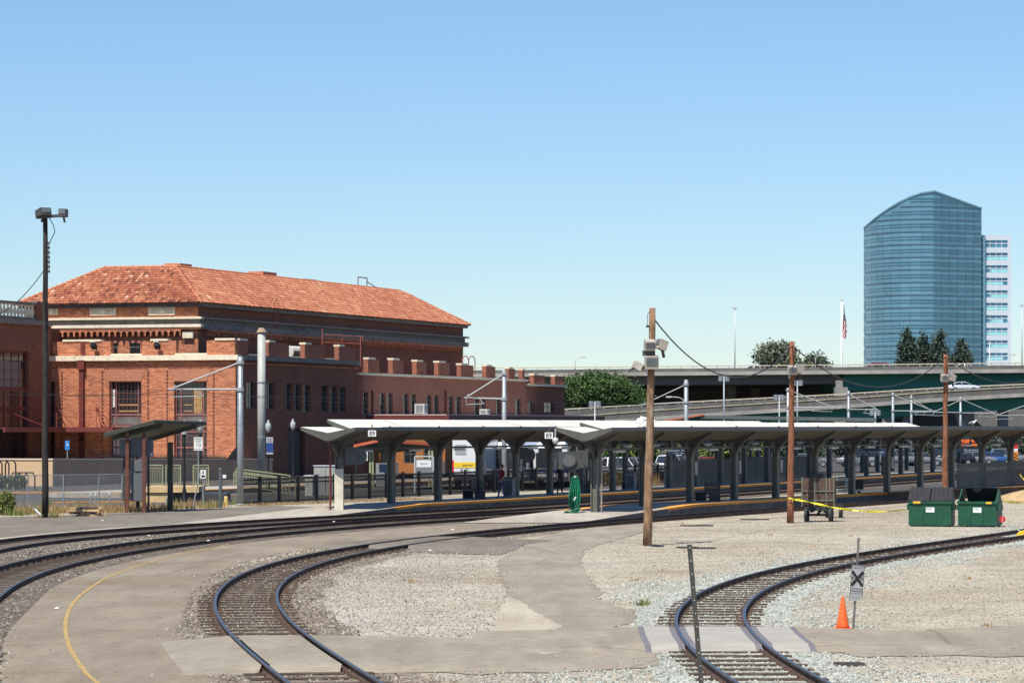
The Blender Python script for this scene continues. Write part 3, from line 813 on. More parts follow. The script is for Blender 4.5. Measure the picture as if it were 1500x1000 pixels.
# roof: truncated hip with barrel tiles
ztop = Z(391.5, 281); ov = .6
A0 = Vector((MN + ov, ML - ov, zeave)); B0 = Vector((MN - MW - ov, ML - ov, zeave)); A1 = Vector((MN + ov, ML + MLEN + ov, zeave)); B1 = Vector((MN - MW - ov, ML + MLEN + ov, zeave))
nt1 = fr(258, l=ML + 5)[0]; nt0 = fr(153, l=ML + 5)[0]
T0 = Vector((nt1, ML + 5, ztop)); U0 = Vector((nt0, ML + 5, ztop)); T1 = Vector((nt1 - .3, ML + MLEN - 6, ztop)); U1 = Vector((nt0, ML + MLEN - 6, ztop))
def tile_mat():
    m, nt, b = _new('barrel_tile')
    at = nt.nodes.new('ShaderNodeAttribute'); at.attribute_name = 'tint'
    sp = nt.nodes.new('ShaderNodeSeparateColor'); nt.links.new(at.outputs['Color'], sp.inputs[0])
    r = ramp(nt, [(0, (.16, .06, .045)), (.2, (.3, .1, .058)), (.55, (.44, .165, .09)), (.82, (.55, .265, .15)), (1, (.68, .46, .29))]); nt.links.new(sp.outputs[0], r.inputs[0])
    nt.links.new(r.outputs[0], b.inputs['Base Color']); b.inputs['Roughness'].default_value = .85; b.inputs['Specular IOR Level'].default_value = .25
    return m
TILE = tile_mat()
def tiles(el, er, tr, tl, name, mean=.47, sig=.15):
    el, er, tr, tl = map(Vector, (el, er, tr, tl))
    e = (er - el); E = e.normalized(); Wd = e.length
    h = tl - el; up = (h - E * h.dot(E)); SLn = up.length; Upv = up / SLn; Nn = E.cross(Upv)
    if Nn.z < 0: Nn = -Nn
    dl = h.dot(E); drr = (er - tr).dot(E)
    cw, rh = .29, .42
    vs, fs, cols = [], [], []
    rows = int(SLn / rh)
    prof = [(-.5, 0), (-.33, .36), (0, .5), (.33, .36), (.5, 0)]
    for r in range(rows):
        t = r * rh; fr_ = t / SLn; u0 = dl * fr_; u1 = Wd - drr * fr_
        k0, k1 = math.ceil(u0 / cw), math.floor(u1 / cw)
        for k in range(k0, k1 + 1):
            c = el + E * (k * cw) + Upv * t
            base = len(vs); j = random.uniform(-.02, .02)
            for q, (tt, lift) in enumerate(((0 + j, .075), (rh + .03, .02))):
                for a, b in prof:
                    p = c + E * (a * cw * .92) + Upv * tt + Nn * (b * cw * .72 + lift); vs.append(tuple(p))
            for a in range(4): fs.append((base + a, base + a + 1, base + 5 + a + 1, base + 5 + a))
            fs.append((base + 4, base + 3, base + 2, base + 1, base))
            cols += [min(1, max(0, random.gauss(mean, sig) + .03 * math.sin(k * .21 + r * .6) + .04 * math.sin(k * .057 + 1.3)))] * 5
    me = bpy.data.meshes.new(name); me.from_pydata(vs, [], fs); me.materials.append(TILE)
    at = me.attributes.new('tint', 'FLOAT_COLOR', 'FACE')
    at.data.foreach_set('color', np.repeat(np.array(cols, np.float32), 4))
    o = bpy.data.objects.new(name, me); C.objects.link(o); o.parent = st; o['kind'] = 'stuff'
    return o
tiles(B0, A0, T0, U0, 'roof_tiles', .43, .22); tiles(A0, A1, T1, T0, 'roof_tiles', .52, .16)
m = MB(); m.add([A0, B0, B1, A1, T0, U0, U1, T1], [(0, 1, 5, 4), (1, 2, 6, 5), (2, 3, 7, 6), (3, 0, 4, 7), (4, 5, 6, 7), (3, 2, 1, 0)]); m.build('roof', M('roof_under', (.2, .08, .05), .9), st)
RIDGE = M('ridge_tile', (.5, .19, .1), .85, 0, .35, 4)
m = MB()
for a, b in ((A0, T0), (U0, T0), (T0, T1), (B0, U0), (A1, T1), (T1, U1)):
    k = int((b - a).length / .45)
    for i in range(k):
        p, q = a.lerp(b, i / k), a.lerp(b, (i + 1.1) / k); m.tube([p + Vector((0, 0, .1)), q + Vector((0, 0, .06))], [.17, .13], 6)
stuff(m.build('ridge_tiles', RIDGE, st))
m = MB(); m.box(nt0 + 1, nt1 - .6, ML + 6, ML + MLEN - 7.5, ztop, ztop + .25); m.build('roof_deck', RIDGE, st)
for px, w, hh in ((391, 1.6, .6), (452, 1.6, .35), (268, 1.2, .5)):
    l0 = sd(px, n=nt1 - 1)[0]
    m = MB(); m.box(nt1 - 2.2, nt1 - .7, l0 - w, l0 + w, ztop, ztop + hh); m.build('roof_vent', RIDGE, st)
# little railing on the ridge
l0 = sd(531, n=nt1 - .4)[0]; m = MB()
for dl_ in (-1.2, 1.2): m.tube([(nt1 - .4, l0 + dl_, ztop), (nt1 - .4, l0 + dl_, ztop + 1.05)], .05, 6)
m.tube([(nt1 - .4, l0 - 1.2, ztop + 1.05), (nt1 - .4, l0 + 1.2, ztop + 1.05)], .05, 6); m.tube([(nt1 - .4, l0 + 1.2, ztop + .7), (nt1 - .2, l0 + 3.6, ztop + .1)], .05, 6); m.build('roof_railing', REDST, st)

# ---- east wing on the same line, with toothed parapet
l_p = sd(771)[0]; l_end = sd(827)[0]
ze = sd(600, 552)[1]; zp = sd(800, 566)[1]
pair = []
for a, b, t, bt in ((531, 539, 574, 607), (556, 564.5, 575, 608), (567.5, 575.5, 575.5, 608), (591, 598.5, 576.5, 608), (602, 609.5, 577, 608), (625, 632, 578, 609), (635.5, 642.5, 578.5, 609), (657.5, 664, 580, 609), (667.5, 675, 580.5, 609), (695, 702, 581.5, 610), (704.5, 711.5, 582, 610), (727, 734, 583, 611), (755, 763, 584, 611)):
    la, za = sd(a, t); lb, _ = sd(b, t); pair.append((la, lb, sd(a, bt)[1], za))
pav_w = []
for a, b, t, bt in ((773, 782, 588, 604), (797, 812, 588.5, 604)):
    la, za = sd(a, t); lb, _ = sd(b, t); pav_w.append((la, lb, sd(a, bt)[1], za))
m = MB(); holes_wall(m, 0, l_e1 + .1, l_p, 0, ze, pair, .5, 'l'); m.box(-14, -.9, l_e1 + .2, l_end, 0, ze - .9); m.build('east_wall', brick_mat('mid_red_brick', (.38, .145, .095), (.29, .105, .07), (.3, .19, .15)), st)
m = MB(); holes_wall(m, 0, l_p + .02, l_end, 0, zp, pav_w, .5, 'l'); m.box(-14, -.51, l_end - .5, l_end, 0, zp); m.build('pavilion_wall', BRICK2, st)
m = MB(); m.box(-.4, .28, l_e1 + .12, l_p - .1, ze, ze + .22); m.build('east_ledge', CREAM, st)
m = MB(); m.box(-.4, .28, l_p + .2, l_end + .2, zp, zp + .22); m.build('pavilion_ledge', CREAM, st)
m = MB(); m.box(-.65, -.1, l_e1 + .12, l_p, ze + .22, ze + .27); m.box(-.65, -.1, l_p + .2, l_end, zp + .22, zp + .27); m.build('east_parapet', BRICK2, st)
for a, b, t in ((534, 557, 525.5), (570, 592, 526.5), (605, 626, 529), (637, 660, 530.5), (670, 695, 534), (707, 727, 536), (740, 756, 539.5), (760, 770, 541.5)):
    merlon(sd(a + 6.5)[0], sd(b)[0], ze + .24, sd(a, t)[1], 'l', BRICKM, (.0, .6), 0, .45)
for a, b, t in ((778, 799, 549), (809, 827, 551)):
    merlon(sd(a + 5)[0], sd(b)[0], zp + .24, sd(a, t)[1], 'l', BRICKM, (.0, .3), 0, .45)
WG = M('window_grey_paint', (.16, .13, .125), .6)
for a, b, z0, z1 in pair: ngrid('window', st, 'l', -.15, a, b, z0, z1, WG, GLASS, 1, 4, .06, .05, .12)
for a, b, z0, z1 in pav_w: ngrid('window', st, 'l', -.15, a, b, z0, z1, WG, GLASS, 2, 2, .08, .05, .12)
for px in (545, 652): l0 = sd(px)[0]; MB().box(.01, .16, l0 - .12, l0 + .12, 3, sd(px, 572)[1]).build('downspout', REDST, st)

# ---- rusty access ladder, catwalk rails and hoop ladder
m = MB(); l0 = l_e1 + .4
for dl_ in (0, .5): m.tube([(.25, l0 + dl_, 4.2), (.25, l0 + dl_, sd(525, 492)[1])], .05, 6)
zz = 4.6
while zz < 12: m.tube([(.25, l0, zz), (.25, l0 + .5, zz)], .03, 5); zz += .45
zr = sd(510, 492)[1]
for dz in (0, -.65):
    m.tube([(.25, l0 + .2, zr + dz), (-1.6, l0 - 4.6, zr + dz + .05)], .05, 6)
for f_ in (0, .5, 1): m.tube([(.25 - 1.85 * f_, l0 + .2 - 4.8 * f_, zr - 1.6), (.25 - 1.85 * f_, l0 + .2 - 4.8 * f_, zr + (.6 if f_ == 1 else 0))], .05, 6)
m.build('access_ladder', M('rust_red_rail', (.3, .09, .07), .7), st)
m = MB(); l0 = sd(699)[0]; zz0 = ze + .5
for dl_ in (-1.35, -.5, .75, 1.6):
    pass
for s_, w_ in ((-.35, 1.9), (.35, 1.9)):
    pts = [(-.9 + s_ * .6, l0 + s_ - w_ / 2, zz0)]
    for j in range(9):
        a = math.pi - math.pi * j / 8; pts.append((-.9 + s_ * .6, l0 + s_ + w_ / 2 * math.cos(a), zz0 + 1.3 + .55 * math.sin(a)))
    pts.append((-.9 + s_ * .6, l0 + s_ + w_ / 2, zz0)); m.tube(pts, .05, 6)
m.build('hoop_ladder', M('rust_red_rail', (.3, .09, .07)), st)
m = MB(); l0 = sd(396, n=MN)[0]
for dl_ in (0, .9): m.tube([(MN + .4, l0 + dl_, zlt), (MN + .4, l0 + dl_, zeave + .6), (MN + .2, l0 + dl_, zeave + .9), (MN - .1, l0 + dl_, zeave + .5)], .045, 6)
zz = zlt
while zz < zeave + .4: m.tube([(MN + .4, l0, zz), (MN + .4, l0 + .9, zz)], .03, 5); zz += .5
m.build('wall_ladder', M('rust_red_rail', (.3, .09, .07)), st)
# round white tank seen over the parapet
m = MB(); l0 = sd(432, n=-2)[0]; m.tube([(-2, l0 - 1.6, zpar + .55), (-2, l0 + 2.0, zpar + .55)], .55, 14); m.build('roof_tank', M('white_tank', (.66, .62, .54), .6), st)

# ---- left wing that comes towards the camera, with balustrade
LW = thing('station_wing', 'shaded brick wing with balustrade at the left edge', 'building', SC0, SROT)
zwc = Z(477, 274); zwb = Z(470, 274); zwt = Z(444, 274)
lw_hole = [(sd(-60, n=n_j)[0], sd(-24, n=n_j)[0], 1.0, Z(514, 268)), (sd(-12, n=n_j)[0], sd(42, n=n_j)[0], 1.0, Z(514, 270))]
lo = sd(-75, n=n_j)[0]
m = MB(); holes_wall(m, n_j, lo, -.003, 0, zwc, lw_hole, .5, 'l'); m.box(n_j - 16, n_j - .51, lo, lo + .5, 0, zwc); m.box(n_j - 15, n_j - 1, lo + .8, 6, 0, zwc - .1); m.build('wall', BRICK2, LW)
m = MB(); m.box(n_j - 16, n_j + .35, lo - .3, -.36, zwc, zwc + .4); m.build('cornice', GREYST, LW)
m = MB(); m.box(n_j - .55, n_j - .05, -2.6, -.4, zwc + .4, zwt); m.build('corner_pier', BRICK2, LW)
m = MB(); m.box(n_j - .5, n_j - .1, lo, -2.6, zwc + .4, zwc + .62); m.box(n_j - .55, n_j - .05, lo, -2.6, zwt - .2, zwt); m.box(n_j - .6, n_j, -2.6, -.4, zwt, zwt + .12); m.build('balustrade_rail', GREYST, LW)
bal = MB(); hb = zwt - .2 - zwc - .62
bal.lathe([(.14, 0), (.14, .08), (.08, .12), (.16, hb * .3), (.18, hb * .42), (.09, hb * .75), (.09, hb * .85), (.14, hb * .92), (.14, hb)], (0, 0, 0), 8)
bme = bal.mesh('baluster', CREAM, True)
y = -2.85
while y > lo:
    o = bpy.data.objects.new('baluster', bme); C.objects.link(o); o.parent = LW; o.location = (n_j - .3, y, zwc + .62); y -= .62
for a, b, z0, z1 in lw_hole:
    w = ngrid('window', LW, 'l', n_j - .2, a, b, z0, z1, REDST, GLASS, 5, 12, .16, .035, .14, None, [(Z(570, 270), .3), (Z(598, 270), .25)])
    m = MB(); m.box(n_j - .29, n_j - .27, a + .6, b - .9, Z(568, 270), Z(530, 270)); m.build('paper_sheet', M('dim_interior', (.2, .17, .15), .7), w)
m = MB()
for a, b, z0, z1 in lw_hole:
    m.extr([(a, z1), (b, z1), (b + .5, z1 + 1.1), (a - .5, z1 + 1.1)], (n_j, 0, 0), (0, 1, 0), (0, 0, 1), (.04, 0, 0))
m.build('lintel', BRICK2, LW)
# red steel awning over the entrance with tie rods
aw = thing('entrance_awning', 'long red brown steel awning across the sunlit brick front', 'awning', SC0, SROT)
zaw0, zaw1 = Z(632.5, 268), Z(625.5, 268)
na, nb = n_j + .02, fr(168, l=-3)[0]
m = MB(); m.box(na, nb, -3.4, -3.2, zaw0, zaw1); m.box(na, nb, -3.199, -.02, zaw1 - .12, zaw1 - .06); m.box(nb - .12, nb - .002, -3.199, -.02, zaw0, zaw1 - .121); m.build('canopy_frame', REDST, aw)
m = MB(); m.box(n_j + .02, n_j + 3.0, -14, -3.42, zaw1 - .12, zaw1 - .06); m.box(n_j + 2.85, n_j + 3.05, -14, -3.42, zaw0, zaw1); m.build('side_canopy_frame', REDST, aw)
m = MB()
for a, b, c_, d_ in ((n_j + .5, -.02, 3.0, -3.2), (n_j + 4.2, -.02, 3.0, -3.2)):
    m.tube([(a, b, zaw1 + 1.7), (a + 1.6, d_, zaw1)], .035, 5); m.tube([(a, b, zaw1 + 1.7), (a + 3.3, d_, zaw1)], .035, 5)
m.tube([(n_j + .02, -9.5, zaw1 + 1.6), (n_j + 2.9, -6.5, zaw1)], .06, 6); m.build('tie_rod', REDST, aw)

# ---- low annex in front of the east wing, its end lit by the sun
an = thing('annex_building', 'low orange brick annex with dark red roof edge behind the first platform', 'building', SC0, SROT)
lA = 30.0; nA = 7.4; zA = 4.85
m = MB(); holes_wall(m, lA, .05, nA, 0, zA, [(1.1, 2.2, 0, 2.2), (3.4, 4.6, .9, 2.6), (5.3, 6.4, .9, 2.6)], .3, 'n'); m.box(.05, nA, lA + .301, lA + 46, 0, zA); m.build('wall', brick_mat('orange_stucco', (.42, .16, .05), (.37, .14, .045), (.38, .18, .08)), an)
m = MB(); m.box(.02, nA + .6, lA - .7, lA + 46.5, zA, zA + .42); m.build('roof_edge', REDST, an)
m = MB(); m.box(.02, nA + .3, lA - .5, lA + 46.3, zA + .42, zA + .5); m.build('roof', M('pale_roof_membrane', (.5, .48, .44), .8), an)
for a, b in ((3.4, 4.6), (5.3, 6.4)): ngrid('window', an, 'n', lA + .1, a, b, .9, 2.6, WG, GLASS, 2, 2, .07, .04, .1)
m = MB(); m.box(1.15, 2.15, lA + .1, lA + .15, 0, 2.15); m.build('door', DARK, an)
for px, w, h_, lbl in ((617, .95, 1.0, 'pale air conditioner on the annex roof beside the brick wall'), (710, .8, .6, 'small pale air conditioner on the annex roof further right')):
    l0 = sd(px, n=2.0)[0]
    ac = thing('air_conditioner', lbl, 'air conditioner', SC0 + SN * 2.0 + SL * l0 + Vector((0, 0, zA + .5)), SROT, 'air conditioners on the annex roof')
    m = MB(); m.box(-w / 2, w / 2, -w / 2, w / 2, .1, h_); m.build('housing', METAL_W, ac)
    m = MB(); m.box(-w / 2 + .1, w / 2 - .1, -w / 2 - .02, -w / 2 - .002, .2, h_ - .12); m.box(w / 2 + .002, w / 2 + .02, -w / 2 + .1, w / 2 - .1, .2, h_ - .12); m.build('grille', M('grille_grey', (.2, .2, .2), .6), ac)
    m = MB(); m.box(-w / 2, -w / 2 + .1, -w / 2, w / 2, 0, .1); m.box(w / 2 - .1, w / 2, -w / 2, w / 2, 0, .1); m.build('foot', GALV, ac)
# ================================================================ platforms, canopies, fences, poles
PCON = asphalt_mat('platform_concrete', (.40, .36, .30), (.36, .31, .25), crack=False)
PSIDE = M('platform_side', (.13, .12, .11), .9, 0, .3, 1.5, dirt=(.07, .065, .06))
TACT = M('yellow_tactile', (.74, .31, .045), .75, 0, .12, 3, dirt=(.6, .3, .09))
CANG = M('canopy_grey_paint', (.07, .07, .06), .6, 0, .25, 1.5, dirt=(.045, .045, .04))
CANS = M('canopy_soffit_paint', (.095, .094, .08), .7, 0, .2, 1.2, dirt=(.065, .064, .055))
CANL = M('canopy_fascia_paint', (.11, .115, .115), .55, 0, .15, 1.2)
CANW = M('white_canopy_roofing', (.66, .64, .56), .6, 0, .1, .6, dirt=(.52, .5, .43))
POSTG = M('post_grey_paint', (.135, .135, .113), .6, 0, .15, 2)
PZ = .53
yb = np.arange(140, 300, 2.0)
pc2 = np.stack([(TD(yb) + TB(yb)) / 2, yb], 1)
def nrm_of(p):
    t = np.gradient(p, axis=0); t /= np.linalg.norm(t, axis=1)[:, None]; return np.stack([t[:, 1], -t[:, 0]], 1)
def at_y(poly, y):
    return float(np.interp(y, poly[:, 1], poly[:, 0]))
def platform(name, label, left, right, zfun, y0, y1, tact_l=None, tact_r=None):
    t = thing(name, None, None, (0, 0, 0)); t['kind'] = 'structure'; t['label'] = label
    ys = np.arange(y0, y1, 1.5); m = MB(); s = MB()
    tl, tr = MB(), MB()
    for a, b in zip(ys[:-1], ys[1:]):
        la, lb, ra, rb = left(a), left(b), right(a), right(b); za, zb = zfun(a), zfun(b)
        m.quad((la, a, za), (ra, a, za), (rb, b, zb), (lb, b, zb))
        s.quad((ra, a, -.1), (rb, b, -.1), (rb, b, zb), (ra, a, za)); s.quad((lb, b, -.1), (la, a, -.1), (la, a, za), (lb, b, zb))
        for rng_, mb, sg, e0, e1 in ((tact_r, tr, -1, ra, rb), (tact_l, tl, 1, la, lb)):
            if rng_ and rng_[0] <= a <= rng_[1]:
                w0 = .68; m_ = mb
                m_.quad((e0, a, za + .005), (e0 + sg * w0, a, za + .005), (e1 + sg * w0, b, zb + .005), (e1, b, zb + .005))
                m_.quad((e0 - sg * .003, a, za - .12), (e1 - sg * .003, b, zb - .12), (e1 - sg * .003, b, zb + .005), (e0 - sg * .003, a, za + .005))
    la, ra = left(ys[0]), right(ys[0]); s.quad((la, ys[0], -.1), (ra, ys[0], -.1), (ra, ys[0], zfun(ys[0])), (la, ys[0], zfun(ys[0])))
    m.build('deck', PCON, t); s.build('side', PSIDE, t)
    if tact_l: tl.build('tactile_strip', TACT, t)
    if tact_r: tr.build('tactile_strip', TACT, t)
    return t
def ramp_z(y0, y1, z1):
    return lambda y: .02 + (z1 - .02) * min(1, max(0, (y - y0) / (y1 - y0)))
K = 1.62 * 1.09
p2l = lambda y: float(TD(y)) + K if y > 150 else float(TD(y)) + K * .95
p2r = lambda y: float(TB(y)) - K
z2f = ramp_z(145, 160, PZ)
platform('platform', 'narrow second platform between the main tracks and the loop track', p2l, p2r, z2f, 146, 300, (154, 300), (156, 300))
p1r = lambda y: float(TC(y)) - K
p1l = lambda y: float(TC(y)) - K - 4.2
z1f = ramp_z(147, 161, PZ)
platform('platform', 'first platform along the far main track beneath the long canopy', p1l, p1r, z1f, 146, 300, None, (158, 300))

# ---- butterfly canopies on flared posts
def canopy(label, line, ys, zlo, far_h, y_start, nposts_label, seg_step=5.07, joints=()):
    t = thing('platform_canopy', label, 'canopy', (0, 0, 0))
    yend = ys[-1] + 6
    Y = np.arange(y_start, yend, 1.0); p = np.array([(line(y), y) for y in Y]); n = nrm_of(p)
    def strip(y0, y1, prof, mats, name, mi, dz=0.0, parent=t):
        Ys = np.linspace(y0, y1, max(2, int((y1 - y0) / 2))); q = np.array([(line(y), y) for y in Ys])
        nn = nrm_of(q) if len(q) > 2 else nrm_of(np.array([(line(y), y) for y in np.linspace(y0, y1, 4)]))[[0, -1]]
        return MB().sweep(prof, [(a, b, zlo + dz) for a, b in q], nn, mi, cap_mi=2).build(name, mats, parent)
    # small symmetric hood over the platform end, then the longer roof with a higher far wing
    end = [(-1.45, .30), (0, .02), (1.45, .28), (1.45, .12), (.12, -.36), (-.12, -.36), (-1.45, .14)]
    y1 = ys[0] + seg_step * .55
    strip(y_start, y1, end, [CANW, CANL, CANS], 'end_hood', [0, 0, 1, 2, 2, 2, 1])
    main = [(-1.75, far_h), (0, .06), (1.3, .30), (1.3, .10), (.12, -.36), (-.12, -.36), (-1.75, far_h - .16)]
    ym = min(joints[0] if joints else yend, yend)
    strip(y1 - .9, ym, main, [CANW, CANL, CANS], 'roof', [0, 0, 1, 2, 2, 2, 1], .003)
    if ym < yend:
        low = [(-1.5, .24), (0, .05), (1.3, .30), (1.3, .10), (.12, -.36), (-.12, -.36), (-1.5, .1)]
        strip(ym + .02, yend, low, [CANW, CANL, CANS], 'roof', [0, 0, 1, 2, 2, 2, 1], .006)
    Yg = np.linspace(ys[0], yend, 60); q = np.array([(line(y), y) for y in Yg])
    MB().sweep([(-.12, -.8), (.12, -.8), (.12, -.7), (-.12, -.7)], [(a, b, zlo) for a, b in q], nrm_of(q), 0).build('beam', CANG, t)
    # one post with arms, shared mesh
    pm = MB()
    hgt = zlo - .2
    pm.box(-.165, -.11, -.15, .15, 0, hgt - .6); pm.box(.11, .165, -.15, .15, 0, hgt - .6); pm.box(-.11, .11, -.035, .035, 0, hgt - .6)
    am = MB()
    for sg in (-1, 1):
        pts = [(.1, hgt - 1.0), (.17, hgt - .95), (.2, hgt - .8), (.3, hgt - .55), (.55, hgt - .31), (.9, hgt - .03), (1.22, hgt + .17), (1.22, hgt + .26), (.0, hgt - .18), (0, hgt - .7)]
        am.extr([(sg * a, b) for a, b in pts], (0, -.15, 0), (1, 0, 0), (0, 0, 1), (0, .3, 0))
        pts = [(.1, hgt - 1.0), (.2, hgt - .9), (.3, hgt - .75), (.5, hgt - .6), (.75, hgt - .5), (.75, hgt - .3), (0, hgt - .3)]
        am.extr([(sg * a, b) for a, b in pts], (-.06, 0, 0), (0, 1, 0), (0, 0, 1), (.12, 0, 0))
    pme, ame = pm.mesh('post', POSTG), am.mesh('arm', CANG)
    for y in ys:
        x = line(y); s_ = (line(y + .5) - line(y - .5))
        zb = nposts_label(y) - .02
        for me in (pme, ame):
            o = bpy.data.objects.new('post' if me is pme else 'arm', me); C.objects.link(o); o.parent = t
            o.location = (x, y, 0 if me is ame else zb); o.rotation_euler = (0, 0, -math.atan(s_))
            if me is pme: o.scale = (1, 1, (hgt - .6 - zb) / (hgt - .6))
    seam = MB(); seam.extr([(-1.74, far_h + .012), (0, .075), (1.29, .312), (1.29, .3), (0, .06), (-1.74, far_h)], (0, -.03, zlo), (1, 0, 0), (0, 0, 1), (0, .06, 0)); sme = seam.mesh('roof_seam', M('seam_grey', (.4, .39, .34), .7))
    fix = MB().box(-.09, .09, -.55, .55, zlo - .92, zlo - .82).mesh('light_fixture', M('fixture_pale', (.5, .5, .45), .5))
    jnt = MB().box(1.285, 1.325, -.06, .06, zlo + .05, zlo + .34).mesh('fascia_joint', CANG)
    for y in ys:
        yy_ = y + seg_step / 2; a_ = -math.atan(line(yy_ + .5) - line(yy_ - .5))
        for nm, me in (('roof_seam', sme), ('light_fixture', fix), ('fascia_joint', jnt)):
            if nm == 'roof_seam' and (yy_ > ym or yy_ < y1): continue
            o = bpy.data.objects.new(nm, me); C.objects.link(o); o.parent = t; o.location = (line(yy_), yy_, .004); o.rotation_euler = (0, 0, a_)
    return t
line2 = lambda y: (p2l(max(y, 152)) + p2r(max(y, 152))) / 2 + (0 if y > 152 else (y - 152) * .36)
line1 = lambda y: p1r(max(y, 150)) - 1.95 + (0 if y > 150 else (y - 150) * .36)
ys2 = [153.7 + 5.0 * k for k in range(17)]
ys1 = [156.4 + 5.07 * k for k in range(24)]
c1 = canopy('long white roofed butterfly canopy over the first platform with 89 sign', line1, ys1, 4.0, .66, 155.3, z1f, joints=(226,))
c2 = canopy('butterfly canopy with flared posts over the second platform in front', line2, ys2, 4.0, .52, 152.5, z2f, joints=(196,))
line3 = lambda y: line1(y) - 9.5
c3 = canopy('far third canopy row seen between the nearer posts at right', line3, [212 + 5.0 * k for k in range(22)], 3.9, .2, 209, lambda y: .3)
# cream wrapped base of the end post
m = MB(); x = line1(ys1[0]); m.obox((x - .02, ys1[0] - .02, .3 + 1.0), (.42, .42, 2.0)); m.build('post_cover', M('cream_board', (.62, .58, .45), .8, 0, .12, 2, dirt=(.4, .36, .28)), c1)
m = MB(); m.tube([(x - .42, ys1[0] - .3, .25), (x - .42, ys1[0] - .3, 3.7)], .05, 8); m.build('conduit', REDST, c1)
m = MB(); x = line2(ys2[0]); m.tube([(x + .3, ys2[0] - .25, .2), (x + .3, ys2[0] - .25, 3.0), (x + .5, ys2[0] - .25, 3.3)], .045, 8); m.build('conduit', M('rusty_pipe', (.3, .26, .22), .6, .3), c2)

# number signs
WHT = M('sign_white', (.75, .75, .73), .6, 0, .05); BLK = M('sign_black', (.015, .015, .015), .6, 0, .1)
def numsign(px, py, d, label, body, pipe):
    p = P(px, py, d); t = thing('number_sign', label, 'sign', p)
    m = MB(); m.box(-.19, .19, -.02, .02, -.145, .145); m.build('plate', WHT, t)
    text('lettering', body, BLK, t, (0, -.03, -.01), (R(90), 0, 0), .31, sx=.9)
    m = MB(); m.bar((.0, .02, .145), (0, .02, .42), .05); m.build('hanger', CANG, t)
numsign(545, 634.5, 155.5, 'small white sign reading 89 under the first canopy end', '89', False)
numsign(804, 637.5, 151.0, 'small white sign reading 89 at the second canopy end', '89', True)

# ---- black iron fence
IRON = M('black_iron', (.016, .016, .018), .5, .2, .2, 4)
def ifence(label, pts, h=1.45, pitch=2.45, pick=.125, z=.0):
    t = thing('iron_fence', label, 'fence', (*pts[0], z))
    a0 = Vector((*pts[0], 0))
    for (xa, ya), (xb, yb_) in zip(pts[:-1], pts[1:]):
        a, b = Vector((xa, ya, 0)) - a0, Vector((xb, yb_, 0)) - a0; L_ = (b - a).length; k = max(1, round(L_ / pitch)); u = (b - a) / L_
        for i in range(k):
            s, e = a + u * (L_ * i / k), a + u * (L_ * (i + 1) / k)
            m = MB(); m.obox(s + Vector((0, 0, h / 2)), (.19, .19, h + .06)); m.obox(s + Vector((0, 0, h + .06)), (.22, .22, .06)); m.build('post', IRON, t)
            m = MB()
            for zz in (.12, h - .3, h - .08): m.bar(s + Vector((0, 0, zz)), e + Vector((0, 0, zz)), .05, .085)
            q = pick
            while q < L_ / k - .05:
                c = s + u * q; m.box(c.x - .016, c.x + .016, c.y - .016, c.y + .016, .1, h); q += pick
            stuff(m.build('picket_panel', IRON, t))
    return t
f0 = (-14.9, 179.4)
ifence('black iron picket fence running behind the first platform', [f0, (f0[0] + .41 * 47, f0[1] + 47), (f0[0] + .41 * 47 + .405 * 52, f0[1] + 99)])
# light rail stop beyond it
lr = thing('platform', None, None, (0, 0, 0)); lr['kind'] = 'structure'; lr['label'] = 'pale light rail platform with yellow edge behind the iron fence'
m = MB(); a = Vector((-23.5, 197, 0)); u = Vector((.38, .925, 0)); w = Vector((-.925, .38, 0))
def slab(m, org, u, L_, w, W_, z0, z1):
    p = [org, org + u * L_, org + u * L_ + w * W_, org + w * W_]; m.hexa([(q.x, q.y, z0) for q in p] + [(q.x, q.y, z1) for q in p])
slab(m, a, u, 75, w, 5, 0, .3); m.build('deck', PCON, lr)
m = MB(); slab(m, a - w * .003, u, 75, w, .55, .24, .304); m.build('tactile_strip', TACT, lr)
m = MB(); slab(m, a - w * 3.6, u, 80, w, 3.5, 0, .01); m.build('trackbed', BAL_C, lr)

# ---- overhead line poles with bracket arms
ARMG = M('arm_grey', (.38, .39, .385), .55, .2, .12, 3)
def catenary(px, ytop, d, label, arms, ybase=None, w=.17, z0=0.0):
    zt = Z(ytop, d); x = X(px, d)
    t = thing('catenary_pole', label, 'pole', (x, d, z0), 0, 'overhead line poles')
    m = MB(); m.tube([(0, 0, 0), (0, 0, 3.2), (0, 0, zt - z0)], [w * 1.06, w, w * .85], 12); m.lathe([(w * 1.6, 0), (w * 1.6, .06), (w * 1.1, .1)], (0, 0, 0), 12); m.build('shaft', GALV, t, True)
    for (tx, ty, jy, ay) in arms:       # tip px, tip py, strut joint py on pole, arm py on pole
        dx = X(tx, d) - x; sgn = 1 if dx > 0 else -1
        za, zj, ztip = Z(ay, d) - z0, Z(jy, d) - z0, Z(ty, d) - z0
        m = MB(); m.tube([(0, 0, za), (dx, -.1, ztip)], .05, 8); m.tube([(0, 0, zj), (dx * .93, -.1, ztip + .05)], .045, 8)
        m.lathe([(w * 1.25, -.09), (w * 1.25, .09)], (0, 0, za), 10); m.lathe([(w * 1.25, -.09), (w * 1.25, .09)], (0, 0, zj), 10)
        o = m.build('bracket_arm', ARMG, t)
        m = MB(); m.tube([(dx * .95, -.12, ztip - .02), (dx * .95, -.12, ztip - .42), (dx * .5, -.12, ztip - .36)], .028, 6); m.tube([(dx * .62, -.1, ztip - .05), (dx * .5, -.12, ztip - .36)], .02, 6); m.lathe([(.06, -.12), (.06, .12)], (dx * .9, -.1, ztip + .12), 8); m.build('steady_arm', ARMG, o)
    return t
catenary(352, 522, 179, 'grey steel overhead line pole in front of the brick corner', [(246, 570, 530.5, 570)])
